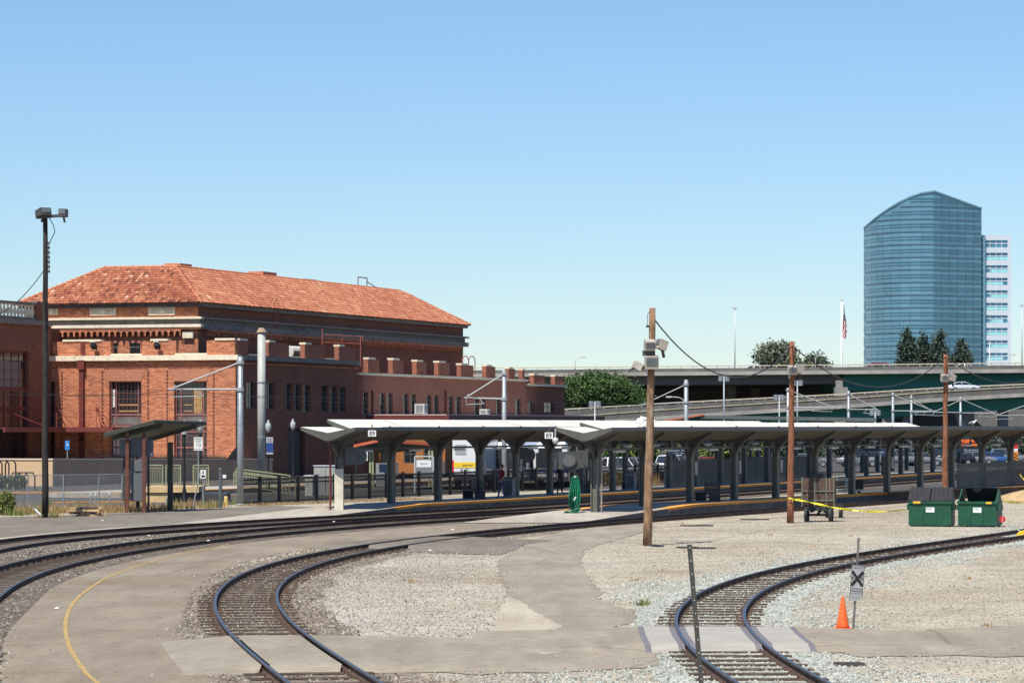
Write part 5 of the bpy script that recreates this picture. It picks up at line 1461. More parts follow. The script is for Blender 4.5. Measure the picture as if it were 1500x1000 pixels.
t, b3, d3, h3, dx3 = wpole('red brown pole with two floodlights behind the dumpsters', 1384, 742, 1385.5, 519, 9, WOOD3, [(1382.5, 553.5, 5, 14, (.38, .34, .36), -.3), (1394, 553, -55, -22, (.3, .34, .36), -.1)])
C_t = P(1386, 522, d3)
wire([A_t, B_t], 'black cable sagging between the middle pole and the second pole', .028, 1.75, 'cable', 20)
wire([B_t, C_t], 'black cable sagging between the second and third poles', .028, 1.75, 'cable', 20)
wire([C_t, P(1560, 520, d3 + 40)], 'black cable running right from the third pole', .028, 1.6, 'cable', 20)

# ---- crossing sign, cone, leaning post
STP = M('steel_post_grey', (.17, .165, .15), .55, .4, .2, 5, dirt=(.1, .09, .08))
b = G(1249.5, 926); d = b.y
t = thing('crossing_sign', 'tilted grey private crossing sign with black X on a post', 'sign', b)
rot = Matrix.Rotation(R(4.2), 3, 'Y'); top = Z(787, d)
m = MB(); L_ = top / math.cos(R(4)); 
a0, a1 = Vector((0, 0, -.05)), Vector((X(1258, d) - b.x, 0, top))
m.bar(a0, a1, .045, .035, (0, 1, 0)); m.build('post', STP, t)
c = P(1255, 853.5, d) - b; c.y = -.05
SW, SH = .275, .78
rz = Matrix.Rotation(R(-8), 3, 'Z')
def sgn(m, u0, u1, v0, v1, y0, y1): 
    m.obox(c + (rz @ rot) @ Vector(((u0 + u1) / 2, (y0 + y1) / 2, (v0 + v1) / 2)), (abs(u1 - u0), abs(y1 - y0), abs(v1 - v0)), rz @ rot)
SGR = M('sign_faded_grey', (.36, .36, .36), .55, .1, .1, 3)
m = MB(); q = [(-SW / 2, -SH / 2), (SW / 2 - .07, -SH / 2 + .02), (SW / 2, -SH / 2 + .1), (SW / 2, SH / 2), (-SW / 2, SH / 2)]
rr = rz @ rot
m.extr(q, c, rr @ Vector((1, 0, 0)), rr @ Vector((0, 0, 1)), rr @ Vector((0, .012, 0))); m.build('plate', SGR, t)
eul = (rr @ Matrix.Rotation(R(90), 3, 'X')).to_euler()
for sg in (1, -1):
    m = MB(); r45 = rr @ Matrix.Rotation(R(38 * sg), 3, 'Y'); m.obox(c + rr @ Vector((0, -.006 - .002 * sg, .1)), (.06, .006, .38), r45); m.build('cross_bar', BLK, t)
for body, u, v, s_ in (('PRIVATE', 0, .325, .052), ('R', -.095, .1, .1), ('R', .095, .1, .1), ('CROSSING', 0, -.12, .05), ('NO TRESPASSING', 0, -.22, .031), ('RIGHT TO PASS BY', 0, -.28, .022), ('PERMISSION ONLY', 0, -.315, .022)):
    text('lettering', body, BLK, t, c + rr @ Vector((u, -.01, v)), eul, s_)
m = MB(); sgn(m, -SW / 2 + .01, SW / 2 - .01, -.172, -.166, -.008, -.002); m.build('line', BLK, t)
m = MB()
for u0, u1, v0, v1 in ((-SW / 2 + .004, -SW / 2 + .012, -SH / 2 + .01, SH / 2 - .01), (SW / 2 - .012, SW / 2 - .004, -SH / 2 + .1, SH / 2 - .01), (-SW / 2 + .012, SW / 2 - .012, SH / 2 - .014, SH / 2 - .006)): sgn(m, u0, u1, v0, v1, -.007, -.002)
m.build('border', BLK, t)
b = G(1234.5, 921); t = thing('traffic_cone', 'orange traffic cone beside the crossing sign post', 'cone', b, R(12))
ORG = M('cone_orange', (.80, .13, .025), .55, 0, .12, 6, dirt=(.6, .12, .05))
m = MB(); m.lathe([(.145, .035), (.135, .08), (.03, .69), (.022, .71), (.0, .712)], (0, 0, 0), 20); m.build('body', ORG, t, True)
m = MB(); m.box(-.19, .19, -.19, .19, 0, .035); m.build('base', ORG, t)
t = thing('steel_post', 'leaning dark steel post in the near foreground', 'post', (X(1040, 50), 50, 0))
zt = Z(797, 50); x1 = X(1010, 50) - t.location.x; xb = X(1028, 50) - t.location.x
sl = (x1 - xb) / (zt - Z(1000, 50)); x0 = x1 - sl * zt
m = MB(); STP = M('steel_post_dark', (.075, .073, .064), .6, .3, .25, 5, dirt=(.045, .042, .036)); a0, a1 = Vector((x0, 0, -.1)), Vector((x1, 0, zt)); m.bar(a0, a1, .07, .012, (0, 1, 0)); m.bar(a0 + Vector((-.03, .03, 0)), a1 + Vector((-.03, .03, 0)), .012, .06, (0, 1, 0)); m.bar(a0 + Vector((.03, .03, 0)), a1 + Vector((.03, .03, 0)), .012, .06, (0, 1, 0)); m.build('channel', STP, t)
m = MB()
for k in range(12): z = zt - .05 - k * .2; xx_ = x1 - sl * (zt - z); m.obox((xx_, -.009, z), (.018, .006, .022))
stuff(m.build('bolt_hole', M('pale_speck', (.4, .4, .38), .7), t))

# ---- dumpsters
GRN = M('dumpster_green', (.011, .08, .042), .5, .05, .3, 2.5, dirt=(.02, .052, .034)); LID = M('dumpster_lid_black', (.017, .018, .021), .6, 0, .2, 3, dirt=(.035, .035, .037))
YST = M('sticker_yellow', (.75, .42, .05), .6)
def dumpster(label, b, rz, wd, lidded):
    t = thing('dumpster', label, 'dumpster', b, rz, 'dumpsters by the siding'); dp = 1.35; hf, hb = 1.1, 1.62
    m = MB(); w2 = wd / 2; th = .05
    m.box(-w2, w2, 0, th, .06, hf); m.box(-w2, w2, dp - th, dp, .06, hf)
    for s in (-1, 1):
        x0_ = s * w2 - (th if s > 0 else 0); m.extr([(th, .06), (dp - th, .06), (dp - th, hf), (dp * .55, hb), (th, hf)], (x0_, 0, 0), (0, 1, 0), (0, 0, 1), (th, 0, 0))
    m.box(-w2 + th, w2 - th, th, dp - th, .06, .12); m.build('body', GRN, t)
    for u in (-w2 / 3, w2 / 3): MB().box(u - .012, u + .012, -.025, -.002, .1, hf - .08).build('rib', GRN, t)
    MB().box(-w2 - .04, w2 + .04, -.06, -.027, hf - .1, hf + .0).build('top_rail', GRN, t)
    for s in (-1, 1): MB().box(min(s * w2, s * (w2 + .1)) + (.003 if s > 0 else -.003), max(s * w2, s * (w2 + .1)) + (.003 if s > 0 else -.003), .2, 1.0, hf - .38, hf - .14).build('fork_pocket', GRN, t)
    for u in (-w2 + .12, w2 - .12):
        for v in (.12, dp - .12): MB().box(u - .06, u + .06, v - .06, v + .06, 0, .06).build('foot', LID, t)
    lo_, hi_ = Vector((0, -.06, hf + .03)), Vector((0, dp * .55, hb + .06))
    if lidded:
        for s in (-1, 1):
            x0_, x1_ = (-w2 - .02, -.02) if s < 0 else (.02, w2 + .02)
            m = MB(); m.extr([(lo_.y, lo_.z), (hi_.y, hi_.z), (hi_.y, hi_.z - .04), (lo_.y, lo_.z - .05)], (x0_, 0, 0), (0, 1, 0), (0, 0, 1), (x1_ - x0_, 0, 0))
            m.extr([(hi_.y, hi_.z), (dp + .05, hf + .04), (dp + .05, hf), (hi_.y, hi_.z - .04)], (x0_, 0, 0), (0, 1, 0), (0, 0, 1), (x1_ - x0_, 0, 0))
            lid = m.build('lid', LID, t)
            for i in range(5):
                u = x0_ + (x1_ - x0_) * (i + .5) / 5; n_ = Vector((0, -(hi_.z - lo_.z), hi_.y - lo_.y)).normalized() * .02
                MB().bar(Vector((u, lo_.y + .06, lo_.z + .02)) + n_, Vector((u, hi_.y, hi_.z)) + n_, .1, .03).build('lid_rib', LID, lid)
    else:
        m = MB(); m.extr([(hi_.y - .1, hi_.z), (hi_.y + .25, hi_.z + .02), (dp + .2, hf - .2), (dp + .16, hf - .24), (hi_.y + .2, hi_.z - .03)], (-w2 + .15, 0, 0), (0, 1, 0), (0, 0, 1), (wd - .3, 0, 0)); m.build('lid', LID, t)
        MB().extr([(-.25, 0), (.25, 0), (.1, -.22), (-.1, -.22)], (-.12, hi_.y - .12, hi_.z + .02), (1, 0, 0), (0, -.3, 1), (0, -.03, 0)).build('lid_flap', LID, t)
    MB().box(-w2 + .2, -w2 + .52, -.075, -.065, hf - .1, hf - .0).build('caution_sticker', YST, t) if lidded else MB().box(w2 - .42, w2 - .18, -.075, -.065, hf - .1, hf - .01).build('caution_sticker', YST, t)
    st_ = MB().box(-.17, .2, -.012, -.003, hf - .48, hf - .26).build('label_sticker', WHT, t)
    text('lettering', 'WM', M('logo_green', (.03, .25, .09), .6) if not lidded else M('logo_dark', (.05, .08, .05), .6), t, (-.04, -.016, hf - .34), (R(90), 0, 0), .13)
    return t
dumpster('green dumpster with closed ribbed black lid', G(1362, 771), R(-15), 1.84, True)
dumpster('green dumpster standing open beside the closed one', G(1431, 771.5), R(-20), 1.66, False)

# ---- wooden baggage cart
CARTW = M('cart_wood', (.10, .062, .048), .9, 0, .3, 4, stretch=(8, 8, .6), dirt=(.08, .06, .05)); IRN2 = M('cart_iron', (.04, .042, .04), .7, .3, .2, 4); CARTG = M('cart_green_iron', (.13, .14, .1), .7)
b = G(1201, 764); b.y += .6
t = thing('baggage_cart', 'old wooden baggage cart with slatted end by the second pole', 'cart', b, R(-10))
MB().box(-.72, .72, -.55, .9, .74, .84).build('bed', CARTW, t)
for i in range(7):
    u = -.68 + i * .205; MB().box(u, u + .19, -.6, -.552, .8, 1.98 + .03 * math.sin(i * 2.3)).build('slat', CARTW, t)
for i in range(5): MB().box(.73, .78, -.5 + i * .19, -.5 + i * .19 + .17, .8, 1.98).build('slat', CARTW, t)
for u in (-.7, -.13, .4, .74): MB().box(u - .03, u + .03, -.64, -.602, .7, 2.02).build('stake', CARTG, t)
for z in (1.4, .98): MB().box(-.7, .72, -.66, -.642, z - .03, z + .03).build('strap', CARTG, t)
for u in (-.55, .55):
    for v in (-.35, .65):
        m = MB(); o = None
        m.tube([(u - .06, v, .33), (u + .06, v, .33)], .33, 18); m.build('wheel', IRN2, t)
        MB().box(u - .06, u + .06, v - .05, v + .05, .3, .74).build('fork', IRN2, t)
for v in (-.35, .65): MB().box(-.62, .62, v - .04, v + .04, .26, .34).build('axle', IRN2, t)
MB().bar((0, -.35, .35), (0, .7, .5), .1).build('tongue', IRN2, t)
for u in (-.3, .05, .3): MB().box(u - .05, u + .05, -.5, .8, .42, .735).build('undercarriage_beam', IRN2, t)
MB().box(-.66, .66, -.54, -.46, .5, .735).build('bolster', IRN2, t)
b = G(1226, 759); t = thing('flat_trolley', 'low flat trolley with small wheels behind the baggage cart', 'cart', (b.x, b.y + 1.6, 0), R(-10))
MB().box(-.35, .4, -.6, .6, .5, .62).build('bed', IRN2, t)
for u in (-.3, .34):
    for v in (-.45, .45): MB().tube([(u - .05, v, .24), (u + .05, v, .24)], .24, 16).build('wheel', IRN2, t); MB().box(u - .03, u + .03, v - .04, v + .04, .24, .5).build('fork', IRN2, t)

# ---- caution tape
CT, ntt, bb = _new('caution_tape')
vv = objvec(ntt, (1, 1, 1)); wv = ntt.nodes.new('ShaderNodeTexNoise'); wv.inputs['Scale'].default_value = 7; ntt.links.new(vv, wv.inputs['Vector'])
rr_ = ramp(ntt, [(.5, (.85, .72, .03)), (.58, (.05, .045, .01))], 'CONSTANT'); rr_.color_ramp.elements[1].position = .62; ntt.links.new(wv.outputs[0], rr_.inputs[0]); ntt.links.new(rr_.outputs[0], bb.inputs['Base Color']); bb.inputs['Roughness'].default_value = .4
def tape(label, pts):
    q = cr(np.array([tuple(p) for p in pts]), 6); m = MB()
    for i in range(len(q) - 1):
        h0, h1 = .036 * (1 + .4 * math.sin(i)), .036 * (1 + .4 * math.sin(i + 1)); a, b_ = Vector(q[i]), Vector(q[i + 1])
        o0, o1 = Vector((0, -.02 * math.sin(i * 1.3), h0)), Vector((0, -.02 * math.sin((i + 1) * 1.3), h1))
        m.quad(a - o0, b_ - o1, b_ + o1, a + o0)
    return tag(m.build('caution_tape', CT), label, 'tape')
dT = d2 - .25
tape('yellow caution tape strung from the second pole past the dumpsters', [P(1154, 729, dT), P(1162, 730.5, dT), P(1190, 736, dT), P(1225, 743.5, dT), P(1262, 748, dT), P(1300, 748.5, dT - 3), P(1333, 745.5, 147.3), P(1400, 739, 147.2), P(1450, 734, 147.2), P(1462, 733.8, 147.3), P(1490, 736, 150), P(1520, 738, 153)])
tape('short yellow tape loop hanging at the right edge', [P(1494, 694, 190), P(1498, 700, 190), P(1503, 704, 190), P(1510, 706, 190)])
tape('end of yellow tape hanging from the knot on the second pole', [P(1162, 730, dT - .05), P(1160.5, 734, dT - .05), P(1160, 737, dT - .05)])
# ---- derail marker
b = Vector((float(TA(127)) + .1, 127, 0)); t = thing('derail_marker', 'yellow derail block with red disc on a white rod', 'derail', (b.x - .2, b.y, .12))
MB().extr([(-.3, 0), (.3, 0), (.22, .14), (0, .2), (-.2, .12)], (.75, -.15, 0), (1, 0, 0), (0, 0, 1), (0, .3, 0)).build('derail_block', M('derail_yellow', (.8, .5, .02), .5), t)
e = P(1468, 760, 127) - t.location; MB().tube([(.7, 0, .1), (e.x + .2, 0, e.z - .15)], .022, 8).build('rod', METAL_W, t)
o = MB().tube([(e.x, -.05, e.z), (e.x, -.03, e.z)], .125, 20).build('disc', M('disc_red', (.6, .015, .025), .5), t)
text('lettering', 'DERAIL', WHT, t, (e.x, -.06, e.z), (R(90), R(-90), 0), .06)
# loose things and dark shadow pieces on the yard ground
def bits(name, label, cat, px, py, size, mat, rz=0, zr=0):
    b = G(px, py); t = MB(); t.box(-size[0] / 2, size[0] / 2, -size[1] / 2, size[1] / 2, 0, size[2]); t.box(-size[0] * .3, size[0] * .1, -size[1] * .6, size[1] * .4, size[2], size[2] * 1.5)
    o = t.build(name, mat); o.location = b; o.rotation_euler = (zr, 0, rz); return tag(o, label, cat)
bits('metal_plate', 'dark bent metal plate on the ground beside the mid yard pole', 'plate', 961.5, 800, (.4, .7, .05), M('dark_plate', (.05, .055, .07), .5, .3), .2)
TIMB = M('old_timber', (.06, .05, .045), .9)
for px, py, L_, lb in ((1006, 802, .75, 'dark sheet as floodlight shadow near the mid yard pole, left piece'), (1030, 803, .8, 'dark sheet as floodlight shadow near the mid yard pole, middle piece'), (1020, 770, 1.4, 'long dark timber lying beside the dirt strip'), (1105, 761, 1.3, 'worn dark timber lying further along the dirt strip'), (1242, 973, .5, 'flat grey board lying in the green gravel')):
    b = G(px, py); o = MB().box(-L_ / 2, L_ / 2, -.3, .1, 0, .05).box(-L_ * .4, L_ * .45, -.5, -.28, 0, .03).build('timber', TIMB); o.location = b; o.rotation_euler = (0, 0, R(8)); tag(o, lb, 'timber')  # first two pieces are the floodlight shadows, put in as dark sheets

# ---- green hose on the second canopy's first post
HOSE = M('green_rubber_hose', (.012, .17, .085), .5, 0, .15, 3)
y0 = ys2[0]; x0 = line2(y0)
hz = Z(697, y0 - .4); hx = X(842, y0 - .4)
t = thing('garden_hose', 'long green hose hung in loops on the canopy post', 'hose', (hx, y0 - .45, .2))
rr_ = random.Random(4)
for k in range(15):
    w = rr_.uniform(.03, .42); dn = rr_.uniform(1.35, 1.78); off = rr_.uniform(-.1, .1) - .03; pts = []
    for i in range(21):
        a = 2 * math.pi * i / 20 - math.pi / 2
        zz = (math.sin(a) + 1) / 2
        pts.append((off + math.cos(a) * w * (.6 + .45 * (1 - zz)) * .62 + .08 * (zz - .5), -.05 - k * .012 + .02 * math.sin(3 * a), (hz - .2) - dn * (1 - zz)))
    MB().tube(pts, .026, 7).build('loop', HOSE, t, True)
for k in range(3):
    pts = [(-.12 + math.cos(2 * math.pi * i / 20) * (.3 + .04 * k), -.2 + math.sin(2 * math.pi * i / 20) * .35, .08 + .03 * k + .18 * max(0, math.sin(2 * math.pi * i / 20 + k))) for i in range(21)]
    MB().tube(pts, .022, 7).build('loop', HOSE, t, True)
MB().tube([(0, .3, hz - .25), (0, -.25, hz - .22)], .05, 8).build('hook', METAL_W, t)
MB().obox((-.02, -.25, .75), (.06, .05, .22), Matrix.Rotation(R(35), 3, 'Y')).build('nozzle', WHT, t)

# ---- round hose reels on the posts
DRUM = M('drum_grey', (.085, .09, .09), .5, .2, .12, 3)
def reel(label, x, y, z, face, half=False):
    t = thing('hose_reel', label, 'hose reel', (x, y, z), face, 'round grey reels fixed to the canopy posts')
    MB().box(-.5, .12 if half else .5, 0, .1, -.42, .42).build('plate', DRUM, t)
    if half:
        MB().tube([(.12, -.06, 0), (.12, .12, 0)], .42, 28).build('drum', DRUM, t); MB().tube([(.12, -.09, 0), (.12, -.062, 0)], .1, 14).build('hub', LAMPD, t)
    else:
        MB().tube([(0, -.1, 0), (0, -.002, 0)], .36, 28).build('drum', DRUM, t); MB().tube([(0, -.13, 0), (0, -.102, 0)], .3, 28).build('drum_face', M('drum_pale', (.13, .135, .14), .45, .2), t)
    MB().box(-.03, .03, .02, .08, -1.0, -.42).build('stem', DRUM, t)
reel('round grey reel on the end post of the first canopy', X(521, 156.2), 156.2, Z(668, 156.2), 0, True)
reel('square backed grey reel left of the hose post', X(833.5, 156.5), 156.5, Z(674, 156.5), 0)
reel('half round grey reel right of the hose post', X(862, 156.5), 156.5, Z(672, 156.5), R(4), True)
reel('dark round reel behind the platform on the first canopy', X(770, 180.5), 180.5, Z(666, 180.5), 0, True)
# placards on posts
for k, (ln, zf, yy_) in enumerate([(line1, z1f, y) for y in ys1[1:8]] + [(line2, z2f, y) for y in ys2[1:8]]):
    x = ln(yy_); MB().box(x + .24, x + .36, yy_ - .24, yy_ - .21, 1.9, 2.55).build('placard', M('placard_grey', (.42, .42, .4), .6), c1 if ln is line1 else c2)
# camera dome under second canopy end
p = P(813.5, 645, 151.5); t = thing('security_camera', 'grey dome camera hanging under the second canopy end', 'camera', p)
MB().lathe([(.02, -.16), (.1, -.12), (.14, -.02), (.14, .1), (.03, .14)], (0, 0, 0), 14).build('dome', METAL_W, t, True); MB().tube([(0, 0, .14), (0, 0, .55)], .03, 8).build('stem', METAL_W, t)
p = P(938, 617.5, 200); t = thing('camera_dome', 'white dome camera on an arm above the second canopy', 'camera', (p.x, p.y, 4.45))
z_ = p.z - 4.45; MB().lathe([(.05, -.22), (.22, -.18), (.24, .08), (.15, .22)], (0, 0, z_), 14).build('dome', WHT, t, True); MB().bar((.0, 0, z_ + .3), (.9, 0, z_ + .05), .12).build('arm', WHT, t); MB().tube([(.9, 0, -.4), (.9, 0, z_ + .05)], .05, 8).build('post', METAL_W, t)

# ---- trash bins and benches
def bin_(label, x, y, z, mat, h=1.0):
    t = thing('trash_bin', label, 'trash bin', (x, y, z), R(-20), 'bins under the canopies'); MB().box(-.26, .26, -.26, .26, .03, h).build('body', mat, t); MB().box(-.29, .29, -.29, .29, h, h + .1).build('lid', LAMPD, t); MB().box(-.2, .2, -.275, -.262, .12, h - .12).build('panel', LAMPD, t)
BING = M('bin_blue_grey', (.12, .15, .18), .5, .2)
bin_('blue grey bin beside the person in red on the first platform', line1(175) + .3, 175, PZ, BING); bin_('blue grey bin behind the mid yard pole under the first canopy', line1(194.5) + .2, 194.5, PZ, BING)
b = Vector((line2(178.5) + .3, 178.5, PZ)); t = thing('storage_box', 'pale grey plastic box on the second platform', 'box', b, R(-20)); MB().box(-.32, .32, -.3, .3, 0, .85).build('body', M('box_pale_grey', (.34, .37, .4), .6), t); MB().box(-.34, .34, -.32, .32, .85, 1.25).build('lid', LAMPD, t)
BEN = M('bench_dark', (.03, .035, .04), .6)
def bench(label, x, y, z):
    t = thing('bench', label, 'bench', (x, y, z), R(-67), 'dark benches under the canopies')
    for i in range(4): MB().box(-.9, .9, -.25 + i * .13, -.14 + i * .13, .42, .46).build('seat_slat', BEN, t)
    for i in range(5): MB().box(-.9, .9, .28, .32, .5 + i * .1, .58 + i * .1).build('back_slat', BEN, t)
    for u in (-.8, .8): MB().box(u - .04, u + .04, -.24, .3, 0, .42).build('leg', BEN, t); MB().box(u - .04, u + .04, .322, .36, 0, 1.0).build('arm_post', BEN, t)
for k, (y, ln, lb) in enumerate(((171.5, line1, 'dark slatted bench beside the person in red'), (187.5, line1, 'dark slatted bench behind the hose post'), (166.2, line2, 'dark slatted bench right of the mid yard pole'), (214, line2, 'dark slatted bench right of the third pole'), (196, line1, 'dark slatted bench far along the first platform'))):
    bench(lb, ln(y) - .3, y, PZ)

# ---- wheelchair lift, mesh panels, LED and direction signs
CRM = M('lift_cream', (.58, .53, .4), .6, 0, .12, 3)
yL = 187.0; xL = line2(yL) + .6; t = thing('wheelchair_lift', 'cream mobile wheelchair lift with tall mast on the second platform', 'lift', (xL, yL, PZ))
fx = lambda px: X(px, yL) - xL
zl2 = lambda py: Z(py, yL) - PZ
m = MB(); m.box(fx(1244), fx(1248.5), -.1, .1, .12, zl2(660)); m.build('mast', CRM, t)
MB().box(fx(1251), fx(1253), -.1, .1, .12, zl2(666)).build('mast_post', CRM, t)
MB().box(fx(1213), fx(1262), -.5, .5, .1, .2).build('platform', CRM, t); MB().box(fx(1213), fx(1243), -.52, -.46, zl2(703), zl2(700)).build('rail', CRM, t); MB().box(fx(1213), fx(1215), -.52, -.46, .2, zl2(703)).build('rail_post', CRM, t)
MB().bar((fx(1239), -.55, zl2(703)), (fx(1236), -.55, .0), .08).build('ramp_stay', METAL_W, t)
for u in (fx(1217), fx(1258)):
    for v in (-.4, .4): MB().tube([(u - .05, v, .1), (u + .05, v, .1)], .1, 12).build('wheel', IRN2, t)
MB().box(fx(1250), fx(1264), -.3, .3, .2, .75).build('motor_box', IRN2, t)
def meshfence(label, pts, z, h, step=.1, r=.004, post=True, name='mesh_fence', mat=GALV, top=True, group=None):
    t = thing(name, label, 'fence', (*pts[0], z), 0, group); o0 = Vector((*pts[0], 0))
    for (xa, ya), (xb, yb_) in zip(pts[:-1], pts[1:]):
        a, b_ = Vector((xa, ya, 0)) - o0, Vector((xb, yb_, 0)) - o0; L_ = (b_ - a).length; u = (b_ - a) / L_
        MB().tube([a, a + Vector((0, 0, h))], .03, 8).build('post', mat, t)
        if top: MB().tube([a + Vector((0, 0, h)), b_ + Vector((0, 0, h))], .02, 6).build('top_rail', mat, t)
        m = MB(); q = -h
        while q < L_:
            s0, s1 = max(0, q), min(L_, q + h)
            if s1 > s0 + .02:
                m.bar(a + u * s0 + Vector((0, 0, s0 - q)), a + u * s1 + Vector((0, 0, s1 - q)), r * 2, r * 2)
                m.bar(a + u * s0 + Vector((0, 0, h - (s0 - q))), a + u * s1 + Vector((0, 0, h - (s1 - q))), r * 2, r * 2)
            q += step
        stuff(m.build('wire_mesh', mat, t))
    b_ = Vector((*pts[-1], 0)) - o0; MB().tube([b_, b_ + Vector((0, 0, h))], .03, 8).build('post', mat, t)
    return t
DGAL = M('dull_steel', (.13, .14, .14), .5, .3, .15, 3)
yf = np.arange(199, 224, 2.4); meshfence('grey mesh fence panels standing on the second platform', [(line2(y) + .2, y) for y in yf], PZ, 1.5, .07, .006, mat=DGAL)
yf = np.arange(174, 199, 2.4); meshfence('dark mesh fence panels on the first platform behind the posts', [(line1(y) - 1.6, y) for y in np.arange(206, 240, 2.4)], PZ, 1.6, .07, .006, mat=DGAL)
NAVY = M('sign_navy', (.012, .025, .06), .5); LED = M('led_orange', (.9, .18, .03), .5, emit=((1, .16, .02), 1.6)); PALE = M('sign_pale', (.5, .55, .6), .6)
def dirsign(label, px0, px1, py0, py1, d, lines):
    b = P((px0 + px1) / 2, (py0 + py1) / 2, d); t = thing('direction_sign', label, 'sign', b, 0, 'navy signs under the canopies'); w, h_ = X(px1, d) - X(px0, d), Z(py0, d) - Z(py1, d)
    MB().box(-w / 2, w / 2, -.04, .04, -h_ / 2, h_ / 2).build('panel', NAVY, t)
    for s in (-.7, .7): MB().box(s * w / 2 - .02, s * w / 2 + .02, -.02, .02, h_ / 2, h_ / 2 + .5).build('hanger', LAMPD, t)
    for body, u, v, s_ in lines: text('lettering', body, PALE, t, (u * w / 2, -.05, v * h_ / 2), (R(90), 0, 0), s_)
    return t
dirsign('navy sign reading Track 4 and waiting room in pale letters', 1246, 1298, 656, 667.5, 184, [('Track 4', -.6, .62, .17), ('Information  Waiting Room', .0, .0, .155), ('Baggage   Tickets   Buses   Taxis', .0, -.62, .11)])
dirsign('navy sign reading Sacramento, CA under the orange display', 1402, 1447, 656, 661.5, 214, [('Sacramento, CA', .1, 0, .2)])
dirsign('navy waiting room sign right of the mid yard pole', 978, 1019, 656.5, 666, 172, [('Information  Waiting Room', 0, .35, .13), ('Tickets   Buses   Taxis', 0, -.45, .09)])
b = P(1421, 650, 212); t = thing('led_display', 'black display with two blocks of orange lit text', 'display', b)
MB().box(X(1405, 212) - b.x, X(1440, 212) - b.x, -.05, .05, -.28, .3).build('housing', BLK, t)
rr_ = random.Random(2)
for px0, px1 in ((1408.5, 1419), (1423, 1435.5)):
    m = MB()
    for r_ in range(3):
        z = .17 - r_ * .14; u = X(px0, 212) - b.x + (.05 if r_ == 1 else 0)
        while u < X(px1, 212) - b.x:
            w_ = rr_.uniform(.02, .05)
            m.box(u, u + .014, -.062, -.052, z, z + .1); 
            if rr_.random() > .35: m.box(u + .014, u + .04, -.062, -.052, z + rr_.choice([0, .04, .085]), z + rr_.choice([.02, .055, .1]) + .005)
            u += .056
    stuff(m.build('lit_text', LED, t))
b = P(1488, 668, 225); t = thing('warning_panel', 'orange and black striped hazard panel on a post', 'sign', (b.x, b.y, PZ))
z_ = b.z - PZ; MB().tube([(0, .04, 0), (0, .04, z_ + .7)], .04, 8).build('post', DGAL, t); MB().box(-.15, .15, -.02, .02, z_ - .3, z_ + .3).build('panel', M('hazard_orange', (.85, .3, .02), .6), t)
for i in range(3): MB().extr([(-.15, 0), (.15, -.2), (.15, -.1), (-.15, .1)], (0, -.03, z_ + .15 - i * .2), (1, 0, 0), (0, 0, 1), (0, .008, 0)).build('stripe', BLK, t)
MB().box(-.13, .13, -.02, .02, z_ + .55, z_ + .8).build('red_plate', M('disc_red', (.6, .015, .025)), t); MB().box(-.13, .13, -.02, .02, z_ + .33, z_ + .53).build('white_plate', WHT, t)
b = P(1424.5, 621, 214); zz = 4.32
t = thing('gull', 'white gull standing on the far canopy roof', 'bird', (b.x, line2(214) and 214, zz))
m = MB(); m.tube([(-.24, 0, .16), (-.12, 0, .2), (.04, 0, .22), (.14, 0, .26), (.19, 0, .34), (.25, 0, .36), (.3, 0, .35)], [.01, .06, .1, .08, .05, .055, .01], 10); m.build('body', WHT, t, True)
m = MB(); m.tube([(-.28, -.06, .2), (-.1, -.08, .25), (.06, -.07, .25)], [.01, .045, .03], 8); m.build('wing', M('gull_grey', (.35, .36, .38), .7), t, True)
for s in (-.03, .03): MB().tube([(.02, s, 0), (.0, s, .16)], .01, 6).build('leg', YST, t)
# ================================================================ left side: ramp wall, shelter, fence, planting
BEIGE = M('ramp_stucco', (.60, .41, .24), .9, 0, .06, .6); RCOP = M('ramp_coping', (.72, .58, .42), .8, 0, .08, 1); BROWNW = M('ramp_side_shade_brown', (.34, .225, .17), .9, 0, .08, .8)
R0 = Vector((X(77, 234.7), 234.7, 0))
t = thing('ramp_wall', 'raised ramp with beige end wall and shade-darkened beige side below the station', 'wall', R0, SROT)
Ls = 40.0; z0_, z1_ = Z(673.5, 234.7), 1.5
m = MB(); m.hexa([(-30, 0, 0), (0, 0, 0), (0, .3, 0), (-30, .3, 0), (-30, 0, z0_), (0, 0, z0_), (0, .3, z0_), (-30, .3, z0_)]); m.build('end_wall', BEIGE, t)
m = MB(); m.hexa([(-.3, .301, 0), (0, .301, 0), (0, Ls, 0), (-.3, Ls, 0), (-.3, .301, z0_), (0, .301, z0_), (0, Ls, z1_), (-.3, Ls, z1_)]); m.build('side_wall', M('ramp_stucco_shaded', (.5, .315, .2), .9, 0, .08, .6), t)  # same beige as the end wall, shade put into a browner copy
m = MB(); m.box(-30, .06, -.06, .4, z0_, z0_ + .1); m.build('end_coping', RCOP, t)
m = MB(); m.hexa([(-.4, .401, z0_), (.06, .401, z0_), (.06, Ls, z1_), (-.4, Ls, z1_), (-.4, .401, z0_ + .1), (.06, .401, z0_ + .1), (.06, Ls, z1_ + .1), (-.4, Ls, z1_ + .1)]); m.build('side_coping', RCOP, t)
m = MB(); m.hexa([(-30, .301, z0_ - .35), (-.31, .301, z0_ - .35), (-.31, Ls, z1_ - .35), (-30, Ls, z1_ - .35), (-30, .301, z0_ - .2), (-.31, .301, z0_ - .2), (-.31, Ls, z1_ - .2), (-30, Ls, z1_ - .2)]); m.build('deck', PCON, t)
